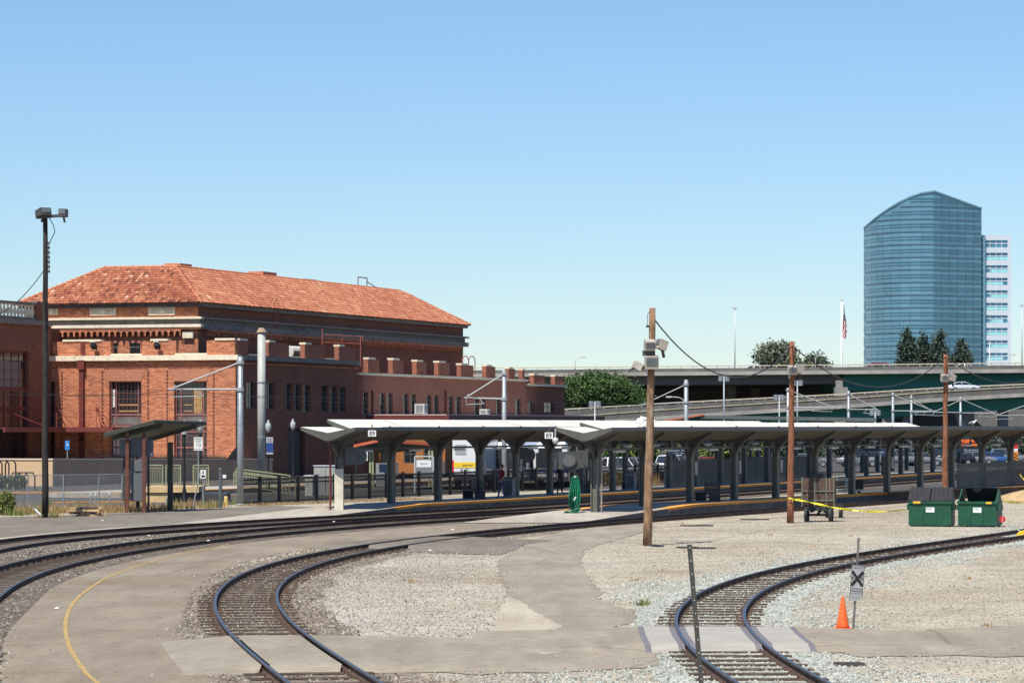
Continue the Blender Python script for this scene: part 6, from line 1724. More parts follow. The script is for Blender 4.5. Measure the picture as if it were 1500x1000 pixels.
# low spiked railing on the ramp
rl = thing('iron_railing', 'low black spiked railing on the ramp edge', 'railing', R0 + Vector((0, 0, 0)), SROT)
def lz(l): return z0_ + (z1_ - z0_) * l / Ls + .1
for l0, l1 in ((9.5, 13), (14.5, 31)):
    m = MB(); m.bar((-.2, l0, lz(l0) + .06), (-.2, l1, lz(l1) + .06), .06, .1); l = l0
    while l < l1: m.box(-.22, -.18, l, l + .05, lz(l), lz(l) + .28); l += .4
    stuff(m.build('spike_rail', IRON, rl))
# kerb lines on the lot
for i, (px0, px1, py) in enumerate(((-30, 190, 722.5), (60, 300, 737))):
    a, b_ = G(px0, py), G(px1, py - (3 if i else 1.5)); m = MB(); m.bar(a + Vector((0, 0, .05)), b_ + Vector((0, 0, .05)), .15, .1); tag(m.build('kerb', TACT), 'orange painted kerb line on the lot, %s' % ('further one' if i == 0 else 'nearer one'), kind='structure')
# chain link fence
meshfence('sagging chain link fence along the lot at left', [tuple(G(px, py)[:2]) for px, py in ((-20, 750), (41, 749), (93, 748.5), (145, 747.5), (179, 747))], 0, 1.85, .1, .0035, name='chain_link_fence')
for px, pyb, pxt, pyt, lb in ((241, 746, 252, 697, 'left'), (282, 744, 293, 693, 'right')):
    b = G(px, pyb); t = thing('leaning_post', 'leaning bare fence post beside the lamp, %s one' % lb, 'post', b); MB().tube([(0, 0, -.05), (X(pxt, b.y) - b.x, 0, Z(pyt, b.y))], .035, 8).build('shaft', GALV, t); MB().lathe([(.05, 0), (.05, .05)], (X(pxt, b.y) - b.x, 0, Z(pyt, b.y)), 8).build('cap', GALV, t)
for px, py, yt in ((133, 742, 722), (140, 742, 722), (160, 742, 720)):
    b = G(px, py); t = thing('delineator_post', '%s of three thin pale marker posts near the timber pile' % {133: 'leftmost', 140: 'middle one', 160: 'rightmost'}[px], 'post', b); MB().tube([(0, 0, 0), (0, 0, Z(yt, b.y))], .045, 8).build('shaft', GALV, t); MB().tube([(0, 0, Z(yt + 4, b.y)), (0, 0, Z(yt, b.y) + .02)], .05, 8).build('band', WHT, t)
# timber pile
PLK = M('raw_plank', (.5, .33, .17), .85, 0, .25, 5); b = G(126, 756); b.y += .4
t = thing('timber_pile', 'untidy pile of planks and pallets by the fence', 'timber', b); rr_ = random.Random(5)
for i in range(16):
    lay = i // 4; L_ = rr_.uniform(.9, 1.6); o = MB().box(-L_ / 2, L_ / 2, -.06, .06, 0, .09).build('plank', PLK if rr_.random() > .4 else TIMB, t)
    o.location = (rr_.uniform(-.25, .3), rr_.uniform(-.3, .4), lay * .115); o.rotation_euler = (0, rr_.uniform(-.03, .03), rr_.uniform(-.35, .35))
t_ = thing('white_pipe', 'short white pipe leaning at the foot of the left pole', 'pipe', G(58, 757)); MB().tube([(.1, 0, .05), (-.25, 0, .4)], .05, 8).build('tube', WHT, t_); MB().lathe([(.06, 0), (.06, .05)], (-.25, 0, .38), 8).build('collar', METAL_W, t_)

# ---- steel shelter with cabinets
b = G(199, 750.5); d = b.y
sh = thing('shelter', 'red post shelter with tilted corrugated roof beside the lot', 'shelter', b)
fx = lambda px: X(px, d) - b.x
fz = lambda py: Z(py, d)
for px, pt in ((186.5, 628), (211, 632)): MB().box(fx(px) - .085, fx(px) + .085, -.1, .1, 0, fz(pt)).build('post', M('post_red_brown', (.14, .05, .035), .6, .1, .2, 3), sh)
SHM = M('shelter_olive', (.06, .062, .045), .6, .1, .15, 3)
for px in (238.5,): MB().box(fx(233), fx(240.5), 4.0, 4.35, 0, fz(648)).build('column', SHM, sh)
A_, B_, D_, E_ = Vector((fx(153), -.4, fz(636))), Vector((fx(228), -.4, fz(616.5))), Vector((X(303, d + 5) - b.x, 5.0, Z(618.5, d + 5))), Vector((X(232, d + 5) - b.x, 5.0, Z(640, d + 5)))
m = MB(); th = Vector((0, 0, .12)); m.hexa([A_ - th, B_ - th, D_ - th, E_ - th, A_, B_, D_, E_]); m.build('roof', SHM, sh)
k = 34
for i in range(k):
    u = (i + .5) / k; p_, q_ = B_.lerp(D_, u), A_.lerp(E_, u); m = MB(); m.tube([p_ + Vector((0, 0, .03)), q_ + Vector((0, 0, .03))], .05, 5); m.build('corrugation', SHM, sh)
for s0, s1 in (((.15), (.15)), ((.8), (.8))):
    p_, q_ = A_.lerp(B_, .1), A_.lerp(B_, .98)
    m = MB(); m.bar(A_.lerp(E_, s0) + Vector((0, 0, -.2)), B_.lerp(D_, s0) + Vector((0, 0, -.2)), .1, .18); m.build('rafter', SHM, sh)
CAB = M('cabinet_grey', (.13, .14, .15), .55, .15, .1, 1.5); CAB2 = M('cabinet_dark', (.06, .062, .062), .6, .1, .15, 2); LIME = M('label_lime', (.4, .42, .2), .6)
def cabinet(label, px0, px1, py0, py1, yo, dp, mat=CAB, legs=True):
    t = thing('electrical_cabinet', label, 'cabinet', (X((px0 + px1) / 2, d), d + yo, 0), 0, 'cabinets mounted in the shelter'); w = (px1 - px0) / F * (d + yo) / 2
    z0c, z1c = Z(py1, d + yo), Z(py0, d + yo)
    MB().box(-w, w, 0, dp, z0c, z1c).build('case', mat, t); MB().box(-w + .03, w - .03, -.02, -.002, z0c + .04, z1c - .04).build('door', mat, t)
    if legs: MB().box(-.05, .05, dp * .6, dp * .6 + .1, 0, z0c).build('stand', SHM, t)
cabinet('grey wall cabinet, upper left of the shelter group', 174, 189.5, 643, 668, .3, .3); cabinet('grey wall cabinet, upper middle of the shelter group', 190.5, 207.5, 641, 668, .35, .35); cabinet('grey wall cabinet, upper right of the shelter group', 208.5, 223, 643, 668.5, .3, .3)
cabinet('dark panel with lime labels left of the tall cabinet', 178, 189, 672, 733, .55, .12, CAB2); cabinet('small grey box in the middle of the shelter group', 191.5, 209.5, 672, 691, .35, .35); cabinet('tall grey cabinet standing low in the shelter', 191, 210.5, 692.5, 734, .3, .45)
for py in (672.5, 693): MB().box(X(180, d), X(186, d), d + .52, d + .54, Z(py + 5, d), Z(py, d)).build('lime_label', LIME, sh, world=True)

# ---- boarding block with railings
b = G(248, 738); d = b.y + 4; t = thing('boarding_platform', 'small tan boarding block with olive railings', 'platform', (X(248, d), d, 0)); OLV = M('railing_olive', (.33, .33, .19), .6); TANC = M('boarding_tan', (.6, .42, .21), .85)
gx = lambda px: X(px, d) - t.location.x
MB().box(gx(213), gx(291), 0, 4, Z(721, d), Z(712.5, d)).build('deck', TANC, t); MB().box(gx(214), gx(251), .1, 3.8, 0, Z(721.2, d)).build('base', TANC, t); MB().box(gx(253), gx(330), .3, 3.6, 0, Z(723, d)).build('base', CAB2, t)
zt, zb = Z(681, d), Z(712.5, d)
def rail(px0, px1, y, zt0, zt1, zb0, zb1, n):
    x0_, x1_ = gx(px0), gx(px1)
    for f in (0, 1): MB().box((x0_, x1_)[f] - .03, (x0_, x1_)[f] + .03, y - .03, y + .03, (zb0, zb1)[f], (zt0, zt1)[f]).build('rail_post', OLV, t)
    MB().bar((x0_, y, zt0), (x1_, y, zt1), .06).build('top_rail', OLV, t); MB().bar((x0_, y, zb0 + .12), (x1_, y, zb1 + .12), .04).build('bottom_rail', OLV, t); MB().bar((x0_, y, zt0 - .15), (x1_, y, zt1 - .15), .04).build('mid_rail', OLV, t)
    m = MB()
    for i in range(1, n): u = i / n; xx_ = x0_ + (x1_ - x0_) * u; m.box(xx_ - .012, xx_ + .012, y - .012, y + .012, zb0 + (zb1 - zb0) * u + .12, zt0 + (zt1 - zt0) * u - .15)
    stuff(m.build('balusters', OLV, t))
rail(218, 238, .1, zt, zt, zb, zb, 8); rail(243, 264, .1, zt, zt, zb, zb, 8); rail(283, 305, .1, zt, zt, zb, zb, 8)
rail(340, 430, 1.2, Z(692, d), Z(703, d), Z(712, d), Z(728, d), 20); rail(340, 420, 2.6, Z(687, d), Z(697, d), Z(707, d), Z(722, d), 20)

# ---- lamps
LGL = M('lamp_glass', (.42, .43, .43), .2, 0, .05); 
def acorn(label, px, pyb, pyt, d=None, lantern=False):
    d = d or dep(pyb); t = thing('street_lamp', label, 'street lamp', (X(px, d), d, 0), 0, 'old style lamps by the station'); h = Z(pyt, d)
    m = MB(); m.lathe([(.22, 0), (.22, .15), (.13, .3), (.12, .8), (.07, 1.0), (.055, h - .9), (.09, h - .75), (.1, h - .68)], (0, 0, 0), 12); m.build('post', IRON, t, True)
    if lantern: MB().lathe([(.14, h - .68), (.2, h - .2), (.22, h - .18)], (0, 0, 0), 8).build('globe', LGL, t); MB().lathe([(.25, h - .18), (.06, h), (.015, h + .12)], (0, 0, 0), 8).build('cap', METAL_W, t)
    else: MB().lathe([(.09, h - .68), (.16, h - .5), (.2, h - .3), (.17, h - .12), (.07, h), (.09, h + .05), (.015, h + .15)], (0, 0, 0), 14).build('globe', LGL, t, True)
    return t
acorn('black lantern lamp post in front of the boarding block', 270, 741, 617.5, lantern=True)
acorn('globe lamp behind the speed limit sign', 293.5, 0, 618, d=205)
acorn('globe lamp post with a blue and white bus sign', 393, 0, 618, d=215)
acorn('globe lamp post in front of the black brick doorway', 429, 0, 616, d=240)
t = thing('bus_sign', 'white and blue stop sign mounted on the globe lamp post', 'sign', (X(395, 214.7), 214.7, Z(665, 214.7))); s_ = 214.7 / F
MB().box(-5 * s_, 5 * s_, -.02, .02, 0, 25 * s_).build('panel', M('bus_sign_grey', (.4, .4, .42), .6), t); MB().box(-5 * s_, 5 * s_, -.03, -.021, 3 * s_, 16.5 * s_).build('blue_field', M('bus_sign_blue', (.02, .06, .22), .5), t)
text('lettering', 'BUS', NAVY, t, (0, -.035, 22 * s_), (R(90), 0, 0), .15); text('lettering', 'STOP', NAVY, t, (0, -.035, 18.5 * s_), (R(90), 0, 0), .13)
def plate(name, label, px, py0, py1, wpx, pyb, d, col, lines, symbol=None):
    t = thing(name, label, 'sign', (X(px, d), d, 0)); w = wpx / F * d; z0_, z1_ = Z(py1, d), Z(py0, d)
    MB().tube([(0, .05, 0), (0, .05, z1_)], .035, 8).build('post', GALV, t); MB().box(-w / 2, w / 2, -.015, .01, z0_, z1_).build('plate', col, t)
    for body, v, s_ in lines: text('lettering', body, BLK if col is WHT else WHT, t, (0, -.02, z0_ + (z1_ - z0_) * v), (R(90), 0, 0), s_)
    return t
plate('speed_limit_sign', 'white speed limit 10 sign near the shelter', 290.5, 640, 659.5, 13, 700, 190, WHT, [('SPEED', .86, .17), ('LIMIT', .67, .17), ('10', .4, .32), ('MAXIMUM', .1, .11)])
plate('notice_sign', 'small white notice on the boarding block railing', 297.5, 688, 700.5, 8, 740, 176, WHT, [])
t = bpy.context.scene.objects['notice_sign']; z_ = Z(694, 176); MB().box(-.03, .03, -.03, -.016, z_, z_ + .17).build('mark', BLK, t); MB().box(-.09, .1, -.03, -.016, z_ - .16, z_ - .06).build('mark', BLK, t)
t = plate('parking_sign', 'blue disabled parking sign against the sunlit brick wall', 98.5, 645, 658.5, 6.5, 690, 240, M('parking_blue', (.03, .2, .55), .5), [])
z_ = Z(650, 240); MB().lathe([(.055, 0), (.055, .02)], (0, 0, 0), 10).build('symbol_head', WHT, t).location = (0, -.03, z_ + .12); MB().box(-.03, .03, -.03, -.016, z_ - .1, z_ + .1).build('symbol_body', WHT, t); MB().box(.031, .12, -.03, -.016, z_ - .1, z_ - .05).build('symbol_leg', WHT, t)
b = G(331, 742); t = thing('bollard', 'short yellow bollard beside the grey steel post', 'bollard', b); MB().tube([(0, 0, 0), (0, 0, .52)], .1, 14).build('body', M('bollard_yellow', (.72, .5, .16), .6), t); MB().lathe([(.1, .52), (.07, .56), (.01, .58)], (0, 0, 0), 14).build('cap', M('bollard_yellow', (.72, .5, .16)), t)
b = G(323, 744); t = thing('gate_post', 'thick grey gate post with domed cap beside the bollard', 'post', b); MB().tube([(0, 0, 0), (0, 0, Z(688, b.y))], .09, 12).build('shaft', DGAL, t); MB().lathe([(.12, 0), (.1, .08), (.02, .12)], (0, 0, Z(688, b.y)), 12).build('cap', DGAL, t); MB().box(.12, .3, -.05, .05, Z(700, b.y), Z(695, b.y)).build('latch', WHT, t)
def ucab(label, px0, px1, py0, d, mat):
    t = thing('utility_cabinet', label, 'cabinet', (X((px0 + px1) / 2, d), d, 0), R(-14)); w = (px1 - px0) / F * d / 2; h = Z(py0, d)
    MB().box(-w, w, 0, .9, 0, h).build('case', mat, t); MB().box(-w - .05, w + .05, -.05, .95, h, h + .06).build('lid', METAL_W, t); MB().box(-.01, .01, -.012, -.002, .15, h - .1).build('door_seam', LAMPD, t)
ucab('pale grey double utility cabinet behind the iron fence', 459, 495, 682.5, 205, M('utility_grey', (.33, .33, .3), .6)); ucab('small cream utility box left of the double cabinet', 446, 458, 697, 203, M('utility_cream', (.5, .48, .4), .6))
t = thing('door_hood', 'black sloping hood at the foot of the brick corner', 'hood', (X(340, 258), 258, Z(673, 258))); MB().extr([(-.45, 0), (.5, 0), (.5, .95), (.25, .95)], (0, 0, 0), (1, 0, 0), (0, 0, 1), (0, 1.2, 0)).build('cover', IRON, t); MB().box(.5, .55, 0, 1.2, 0, .97).build('back_plate', IRON, t)
for px, py0, py1, d_, lb in ((4, 674, 693, 222, 'black iron bicycle rack at the left edge'), (32, 692, 714, 222, 'low black iron bicycle rack behind the shrubs')):
    t = thing('bicycle_rack', lb, 'bicycle rack', (X(px, d_), d_, 0)); h = Z(py0, d_)
    for k in range(3):
        o = -.5 + k * .45; MB().tube([(o - .25, .1 * k, 0), (o - .25, .1 * k, h - .25), (o - .1, .1 * k, h), (o + .3, .1 * k, h), (o + .45, .1 * k, h - .25), (o + .45, .1 * k, 0)], .05, 8).build('hoop', IRON, t)

# ---- planting: shrubs, weeds, dry grass
LEAF_S = leaf_mat('leaf_shrub', [(0, (.07, .09, .03)), (.5, (.17, .18, .07)), (1, (.32, .3, .15))])
GRASSM = leaf_mat('dry_grass_blade', [(0, (.14, .085, .04)), (.5, (.34, .22, .095)), (1, (.5, .37, .18))]); WEEDM = leaf_mat('green_weed', [(0, (.06, .09, .02)), (.5, (.15, .19, .05)), (1, (.28, .3, .1))])
def shrub(label, px0, px1, py0, py1, d_, seed, mat=LEAF_S):
    w = (px1 - px0) / F * d_; h = Z(py0, d_); t = thing('shrub', label, 'shrub', (X((px0 + px1) / 2, d_), d_, 0)); MB().tube([(0, 0, 0), (.02, 0, h * .5)], [.05, .03], 6).build('stem', BARK, t)
    leaves('foliage', [(0, 0, h * .5), (-w * .15, 0, h * .45), (w * .15, -.05, h * .45)], [(w * .4, w * .4, h * .46), (w * .33, w * .33, h * .42), (w * .33, w * .33, h * .42)], 3600, .06, mat, t, seed, .6, 1, .05)
shrub('rounded clipped shrub in front of the beige wall', 13, 41, 694, 716, 228, 1); shrub('rounded shrub cut by the left edge', -14, 13, 692, 716, 228, 2); shrub('loose green bush beside the left fence', -12, 24, 716, 758, 160, 3, WEEDM)
def grass(name, label, pts, h0, h1, n, mat, seed):
    r = np.random.default_rng(seed); vs, fs, tt = [], [], []
    for (x, y, w, k) in pts:
        for i in range(k):
            px_, py_ = x + r.normal() * w, y + r.normal() * w; hh = r.uniform(h0, h1); a = r.uniform(0, 6.28); ln = r.uniform(.05, .4) * hh; bw = r.uniform(.008, .02)
            c_, s_ = math.cos(a), math.sin(a); o = len(vs)
            vs += [(px_ - bw * s_, py_ + bw * c_, 0), (px_ + bw * s_, py_ - bw * c_, 0), (px_ + ln * .4 * c_ + bw * .7 * s_, py_ + ln * .4 * s_ - bw * .7 * c_, hh * .6), (px_ + ln * .4 * c_ - bw * .7 * s_, py_ + ln * .4 * s_ + bw * .7 * c_, hh * .6), (px_ + ln * c_, py_ + ln * s_, hh)]
            fs += [(o, o + 1, o + 2, o + 3), (o + 3, o + 2, o + 4)]; q_ = float(np.clip(r.normal(.5, .25), 0, 1)); tt += [q_, q_]
    me = bpy.data.meshes.new(name); me.from_pydata(vs, [], fs); me.materials.append(mat); at = me.attributes.new('tint', 'FLOAT_COLOR', 'FACE'); at.data.foreach_set('color', np.repeat(np.array(tt, np.float32), 4))
    o = bpy.data.objects.new(name, me); C.objects.link(o); return tag(o, label, kind='stuff')
r_ = random.Random(8)
pl = []
for i in range(150):
    px = r_.uniform(-10, 200) if i < 120 else r_.uniform(200, 330); py = np.interp(px, [0, 200, 330], [754, 750, 745]) - abs(r_.gauss(0, 3.5)); g_ = G(px, py); pl.append((g_.x, g_.y, .35, 55))
grass('dry_grass', 'tall dry golden grass along the left fence', pl, .06, .42, 0, GRASSM, 1)
pl = [(g_.x, g_.y, .25, 60) for g_ in (G(px, py) for px, py in ((70, 741), (118, 744), (75, 758), (259, 741), (302, 744), (310, 743), (345, 739), (30, 755), (15, 755), (52, 752)))]
grass('weeds', 'green weeds growing at the fence and pole feet', pl, .15, .55, 0, WEEDM, 2)
pl = [(g_.x, g_.y, .3, 40) for g_ in (G(px, np.interp(px, [360, 600], [741, 732])) for px in range(360, 640, 7))]
grass('dry_grass', 'short dry grass along the foot of the iron fence', pl, .06, .22, 0, GRASSM, 3)
pl = [(g_.x, g_.y, .12, 30) for g_ in (G(338, 760.5), G(857, 759), G(868, 758), G(943, 886), G(939, 887))]
grass('weeds', 'sparse tufts of weed beside the tracks', pl, .05, .22, 0, WEEDM, 4)
pl = [(G(px, 752).x, G(px, 752).y, .3, 40) for px in (64, 68, 72, 60)]
grass('dry_grass', 'dry tuft around the foot of the left pole', [(G(66, 758).x + r_.uniform(-.5, .6), G(66, 758).y + r_.uniform(-.3, .1), .15, 40) for _ in range(4)], .05, .25, 0, GRASSM, 5)
pl = []
for i in range(42):
    yy_ = r_.uniform(60, 150); xx_ = r_.uniform(-.14, .155) * yy_
    if not bool(inpoly(np.array([xx_]), np.array([yy_]), road_l)[0] or inpoly(np.array([xx_]), np.array([yy_]), svc)[0]) and abs(xx_ - float(TA(yy_))) > 1.2 and abs(xx_ - float(TB(yy_))) > 1.2 and xx_ > float(TD(yy_)) + 2: pl.append((xx_, yy_, .09, 16))
grass('dry_grass', 'small dry tufts scattered over the gravel yard', pl, .03, .11, 0, GRASSM, 7)
gx_ = []
for i in range(60):
    px = r_.uniform(860, 960); d_ = r_.uniform(236, 250); gx_.append((X(px, d_), d_, .3, 30))
grass('dry_grass', 'reddish ornamental grasses planted behind the iron fence', gx_, .4, 1.1, 0, GRASSM, 6)
t = MB(); pts = [(0, 0, .75)]; b = G(1490, 736)
t.lathe([(2.6, 0), (2.0, .25), (1.2, .5), (.4, .68), (.05, .7)], (0, 0, 0), 18); o = t.build('dirt_mound', M('mound_dirt', (.42, .29, .15), .95, 0, .3, 3, bmp=.8, bscale=6), None, True); o.location = (b.x + 1.2, b.y + 3, -.02); tag(o, 'low heap of tan dirt at the right edge', 'dirt heap')
# litter specks
for i, (px, py) in enumerate(((305, 799), (489, 770), (663, 782), (83, 892), (150, 763), (548, 980), (630, 807), (218, 785))):
    b = G(px, py); z_ = .18 if py < 800 and px < 700 and px > 280 else .02; o = MB().add([(-.06, -.05, 0), (.05, -.06, .01), (.06, .06, .02), (0, .02, .035), (-.05, .07, .015)], [(0, 1, 3), (1, 2, 3), (2, 4, 3), (4, 0, 3)]).build('litter', WHT); o.location = (b.x, b.y, z_); tag(o, 'crumpled white scrap of litter on the ground', 'litter', 'white litter scraps on the ground')

# ---- red edged shelter, map case and ticket machine at the light rail stop
d_ = 214; b = Vector((X(545, d_), d_, .3)); t = thing('stop_shelter', 'olive post shelter with orange red roof edge behind the fence', 'shelter', b)
hx = lambda px: X(px, d_) - b.x
REDE = M('roof_edge_red', (.55, .13, .06), .6)
m = MB(); a0, a1, a2, a3 = Vector((hx(518), 0, Z(653, d_) - .3)), Vector((hx(555), 0, Z(645, d_) - .3)), Vector((hx(640), 3, Z(652, d_) - .3)), Vector((hx(560), 3, Z(663, d_) - .3)); th = Vector((0, 0, .1)); m.hexa([a0 - th, a1 - th, a2 - th, a3 - th, a0, a1, a2, a3]); m.build('roof', SHM, t)
MB().bar(a0 + Vector((0, -.05, 0)), a1 + Vector((0, -.05, 0)), .08, .18).build('roof_edge', REDE, t); MB().bar(a1, a2, .08, .16).build('roof_edge', REDE, t)
for px in (541.5, 545.5): MB().box(hx(px) - .06, hx(px) + .06, .5, .7, 0, Z(655, d_) - .3).build('post', M('shelter_lime', (.32, .34, .19), .6), t)
for px in (627.5, 632): MB().box(hx(px) - .06, hx(px) + .06, 2.0, 2.2, 0, Z(660, d_) - .3).build('post', M('shelter_lime', (.32, .34, .19), .6), t)
d_ = 208; b = Vector((X(621, d_), d_, .1)); t = thing('map_case', 'white framed notice case behind the iron fence', 'notice case', b); w = 13.5 / F * d_; zt = Z(669, d_) - .1
for s in (-1, 1): MB().box(s * w - .04, s * w + .04, -.05, .05, 0, zt).build('post', METAL_W, t)
MB().box(-w, w, -.05, .05, zt, zt + .08).build('top_bar', METAL_W, t); MB().box(-w + .05, w - .05, -.02, .02, zt - 1.3, zt - .12).build('glass', M('case_grey', (.2, .21, .22), .3), t); MB().box(-w + .12, w - .12, -.035, -.021, zt - .65, zt - .2).build('poster', WHT, t); text('lettering', 'Sprint', BLK, t, (0, -.04, zt - .42), (R(90), 0, 0), .2)
d_ = 218; b = Vector((X(560, d_), d_, .3)); t = thing('ticket_machine', 'grey ticket machine with dark screen behind the fence', 'machine', b); MB().box(-.42, .42, -.3, .3, 0, Z(678, d_) - .3).build('case', M('machine_grey', (.25, .26, .26), .5), t); MB().box(-.2, .3, -.33, -.302, 1.0, 1.5).build('screen', NAVY, t)
d_ = 213; b = Vector((X(533, d_), d_, Z(662, d_))); t = thing('hanging_sign', 'white hanging sign below the red edged roof', 'sign', b); MB().box(-.25, .25, -.03, .03, -.55, .1).build('panel', WHT, t); MB().box(-.02, .02, -.02, .02, .1, .4).build('hanger', LAMPD, t)
# ================================================================ vehicles and people
TYRE = M('tyre_rubber', (.018, .018, .018), .85); RIM = M('wheel_rim', (.4, .4, .41), .35, .6); CGL = M('car_glass', (.025, .03, .035), .08, 0, .1, 1, spec=.8); HEADL = M('headlight', (.7, .7, .68), .15); TAIL = M('tail_light', (.4, .015, .01), .3)
def paint(name, c): 
    m = M(name, c, .28, .05, .05, 1, spec=.6); m.node_tree.nodes['Principled BSDF'].inputs['Coat Weight'].default_value = .5; return m
def loft(m, secs, mi=0):
    # secs: list of (y, [(x,z)...]) rings with the same count
    n = len(secs[0][1]); o = len(m.v)
    for y, ring in secs:
        for x, z in ring: m.v.append((y, x, z))
    for i in range(len(secs) - 1):
        for k in range(n):
            k2 = (k + 1) % n; m.f.append((o + i * n + k, o + i * n + k2, o + (i + 1) * n + k2, o + (i + 1) * n + k)); m.m.append(mi)
    m.f.append(tuple(o + k for k in reversed(range(n)))); m.m.append(mi); m.f.append(tuple(o + (len(secs) - 1) * n + k for k in range(n))); m.m.append(mi)
def ring(w, z0, z1):
    r = min(.12, (z1 - z0) * .3)
    return [(-w + r, z0), (w - r, z0), (w, z0 + r), (w, z1 - r), (w - r, z1), (-w + r, z1), (-w, z1 - r), (-w, z0 + r)]
def car(label, loc, rz, mat, kind='sedan', group=None):
    t = thing('pickup_truck' if kind == 'pickup' else 'car', label, 'truck' if kind == 'pickup' else 'car', loc, rz, group)
    if kind == 'sedan':
        prof = [(-2.3, .45, .78), (-2.22, .3, .92), (-1.5, .25, 1.0), (-.2, .24, 1.0), (.9, .24, .98), (1.7, .26, .9), (2.2, .3, .78), (2.3, .42, .66)]; cab = [(-1.75, .98), (-1.0, 1.42), (.25, 1.44), (1.1, .97)]; wb = (-1.38, 1.4)
    elif kind == 'suv':
        prof = [(-2.3, .5, .9), (-2.25, .36, 1.08), (-1.5, .32, 1.12), (0, .3, 1.12), (1.0, .3, 1.1), (2.05, .34, 1.02), (2.3, .45, .85)]; cab = [(-2.15, 1.1), (-1.95, 1.76), (.35, 1.8), (1.15, 1.1)]; wb = (-1.4, 1.45)
    else:
        prof = [(-2.7, .55, 1.05), (-2.68, .42, 1.12), (-.9, .4, 1.12), (.1, .4, 1.12), (1.3, .4, 1.12), (2.3, .42, 1.06), (2.6, .5, .9)]; cab = [(-.75, 1.1), (-.6, 1.78), (.85, 1.82), (1.45, 1.1)]; wb = (-1.65, 1.75)
    m = MB(); loft(m, [(y, ring(.9 if abs(y) < 2 else .82, a, b)) for y, a, b in prof]); m.build('body', mat, t, True)
    (y0, z0), (y1, z1), (y2, z2), (y3, z3) = cab
    m = MB(); m.hexa([(y0, -.84, z0), (y3, -.84, z3), (y3, .84, z3), (y0, .84, z0), (y1, -.66, z1 - .06), (y2, -.66, z2 - .06), (y2, .66, z2 - .06), (y1, .66, z1 - .06)]); m.build('windows', CGL, t)
    m = MB(); m.hexa([(y1 - .05, -.69, z1 - .06), (y2 + .06, -.69, z2 - .06), (y2 + .06, .69, z2 - .06), (y1 - .05, .69, z1 - .06), (y1 + .05, -.6, z1), (y2 - .05, -.6, z2), (y2 - .05, .6, z2), (y1 + .05, .6, z1)]); m.build('roof', mat, t)
    for s in (-1, 1):
        for a, b in (((y0, s * .86, z0), (y1, s * .68, z1 - .04)), ((y2, s * .68, z2 - .04), (y3, s * .86, z3)), (((y1 + y2) / 2, s * .68, z1 - .03), ((y0 + y3) / 2, s * .87, z0))): MB().bar(a, b, .07, .06).build('pillar', mat, t)
        for wy in wb:
            w = MB().tube([(wy, s * .78, .33), (wy, s * .95, .33)], .33, 18).build('wheel', TYRE, t); MB().tube([(wy, s * .951, .33), (wy, s * .965, .33)], .2, 14).build('rim', RIM, w)
        e = prof[-1]; f_ = prof[0]
        MB().box(e[0] - .1, e[0] + .02, s * .62 - .16, s * .62 + .16, e[2] - .18, e[2] - .03).build('headlight', HEADL, t); MB().box(f_[0] - .02, f_[0] + .08, s * .64 - .13, s * .64 + .13, f_[2] - .16, f_[2]).build('tail_light', TAIL, t)
    MB().box(prof[-1][0] - .02, prof[-1][0] + .03, -.42, .42, prof[-1][1] + .02, prof[-1][2] - .16).build('grille', LAMPD, t)
    return t
SILV = paint('paint_silver', (.62, .64, .68)); WHP = paint('paint_white', (.74, .74, .74)); BLP = paint('paint_black', (.015, .015, .018)); REDP = paint('paint_red', (.3, .03, .03)); GRYP = paint('paint_grey', (.18, .19, .2)); BLUP = paint('paint_blue', (.03, .09, .25))
zr = lambda px, d: Z(yi(R_near, px), 480) - 1.1
car('silver sedan driving along the lower ramp', (X(1411, 483), 483, zr(1411, 483) + .9), R(3), SILV, 'sedan', 'cars on the highway')
for px, mt, k, lb in ((1281, REDP, 'suv', 'dark red car on the viaduct left of the tower base'), (1409, WHP, 'sedan', 'white car on the viaduct in front of the conifers'), (1101, WHP, 'sedan', 'white car on the viaduct near the olive tree')):
    d = dd(px) + 5; car(lb, (X(px, d), d, Z(rail_y(px), d - 5) - 1.45), R(180), mt, k, 'cars on the highway')
# parked cars and trucks seen between the posts
for px, d, mt, k, rz, lb in ((900, 262, WHP, 'pickup', -60, 'white pickup parked behind the first platform'), (884, 268, BLP, 'suv', -70, 'black car parked left of the white pickup'), (935, 262, GRYP, 'suv', -50, 'grey car parked right of the white pickup'), (985, 285, WHP, 'suv', 70, 'white car seen right of the mid yard pole'), (1040, 300, REDP, 'sedan', 10, 'red car parked far behind the second platform'), (1185, 340, GRYP, 'sedan', 0, 'grey sedan far behind the second pole'), (1257, 345, GRYP, 'sedan', 0, 'pale sedan seen below the Track 4 sign'), (1275, 352, GRYP, 'sedan', 0, 'grey sedan seen below the Track 4 sign'), (1320, 350, GRYP, 'suv', 5, 'grey car parked behind the mesh fence'), (1352, 352, GRYP, 'sedan', 0, 'grey car parked left of the third pole'), (1397, 356, BLP, 'suv', 0, 'black car parked right of the third pole'), (1428, 358, GRYP, 'sedan', 0, 'grey sedan below the orange display'), (1455, 360, BLUP, 'sedan', 0, 'blue sedan parked near the right edge'), (1480, 362, GRYP, 'suv', 0, 'grey car parked at the right edge')):
    car(lb, (X(px, d), d, .01), R(rz), mt, k, 'cars parked behind the platforms')
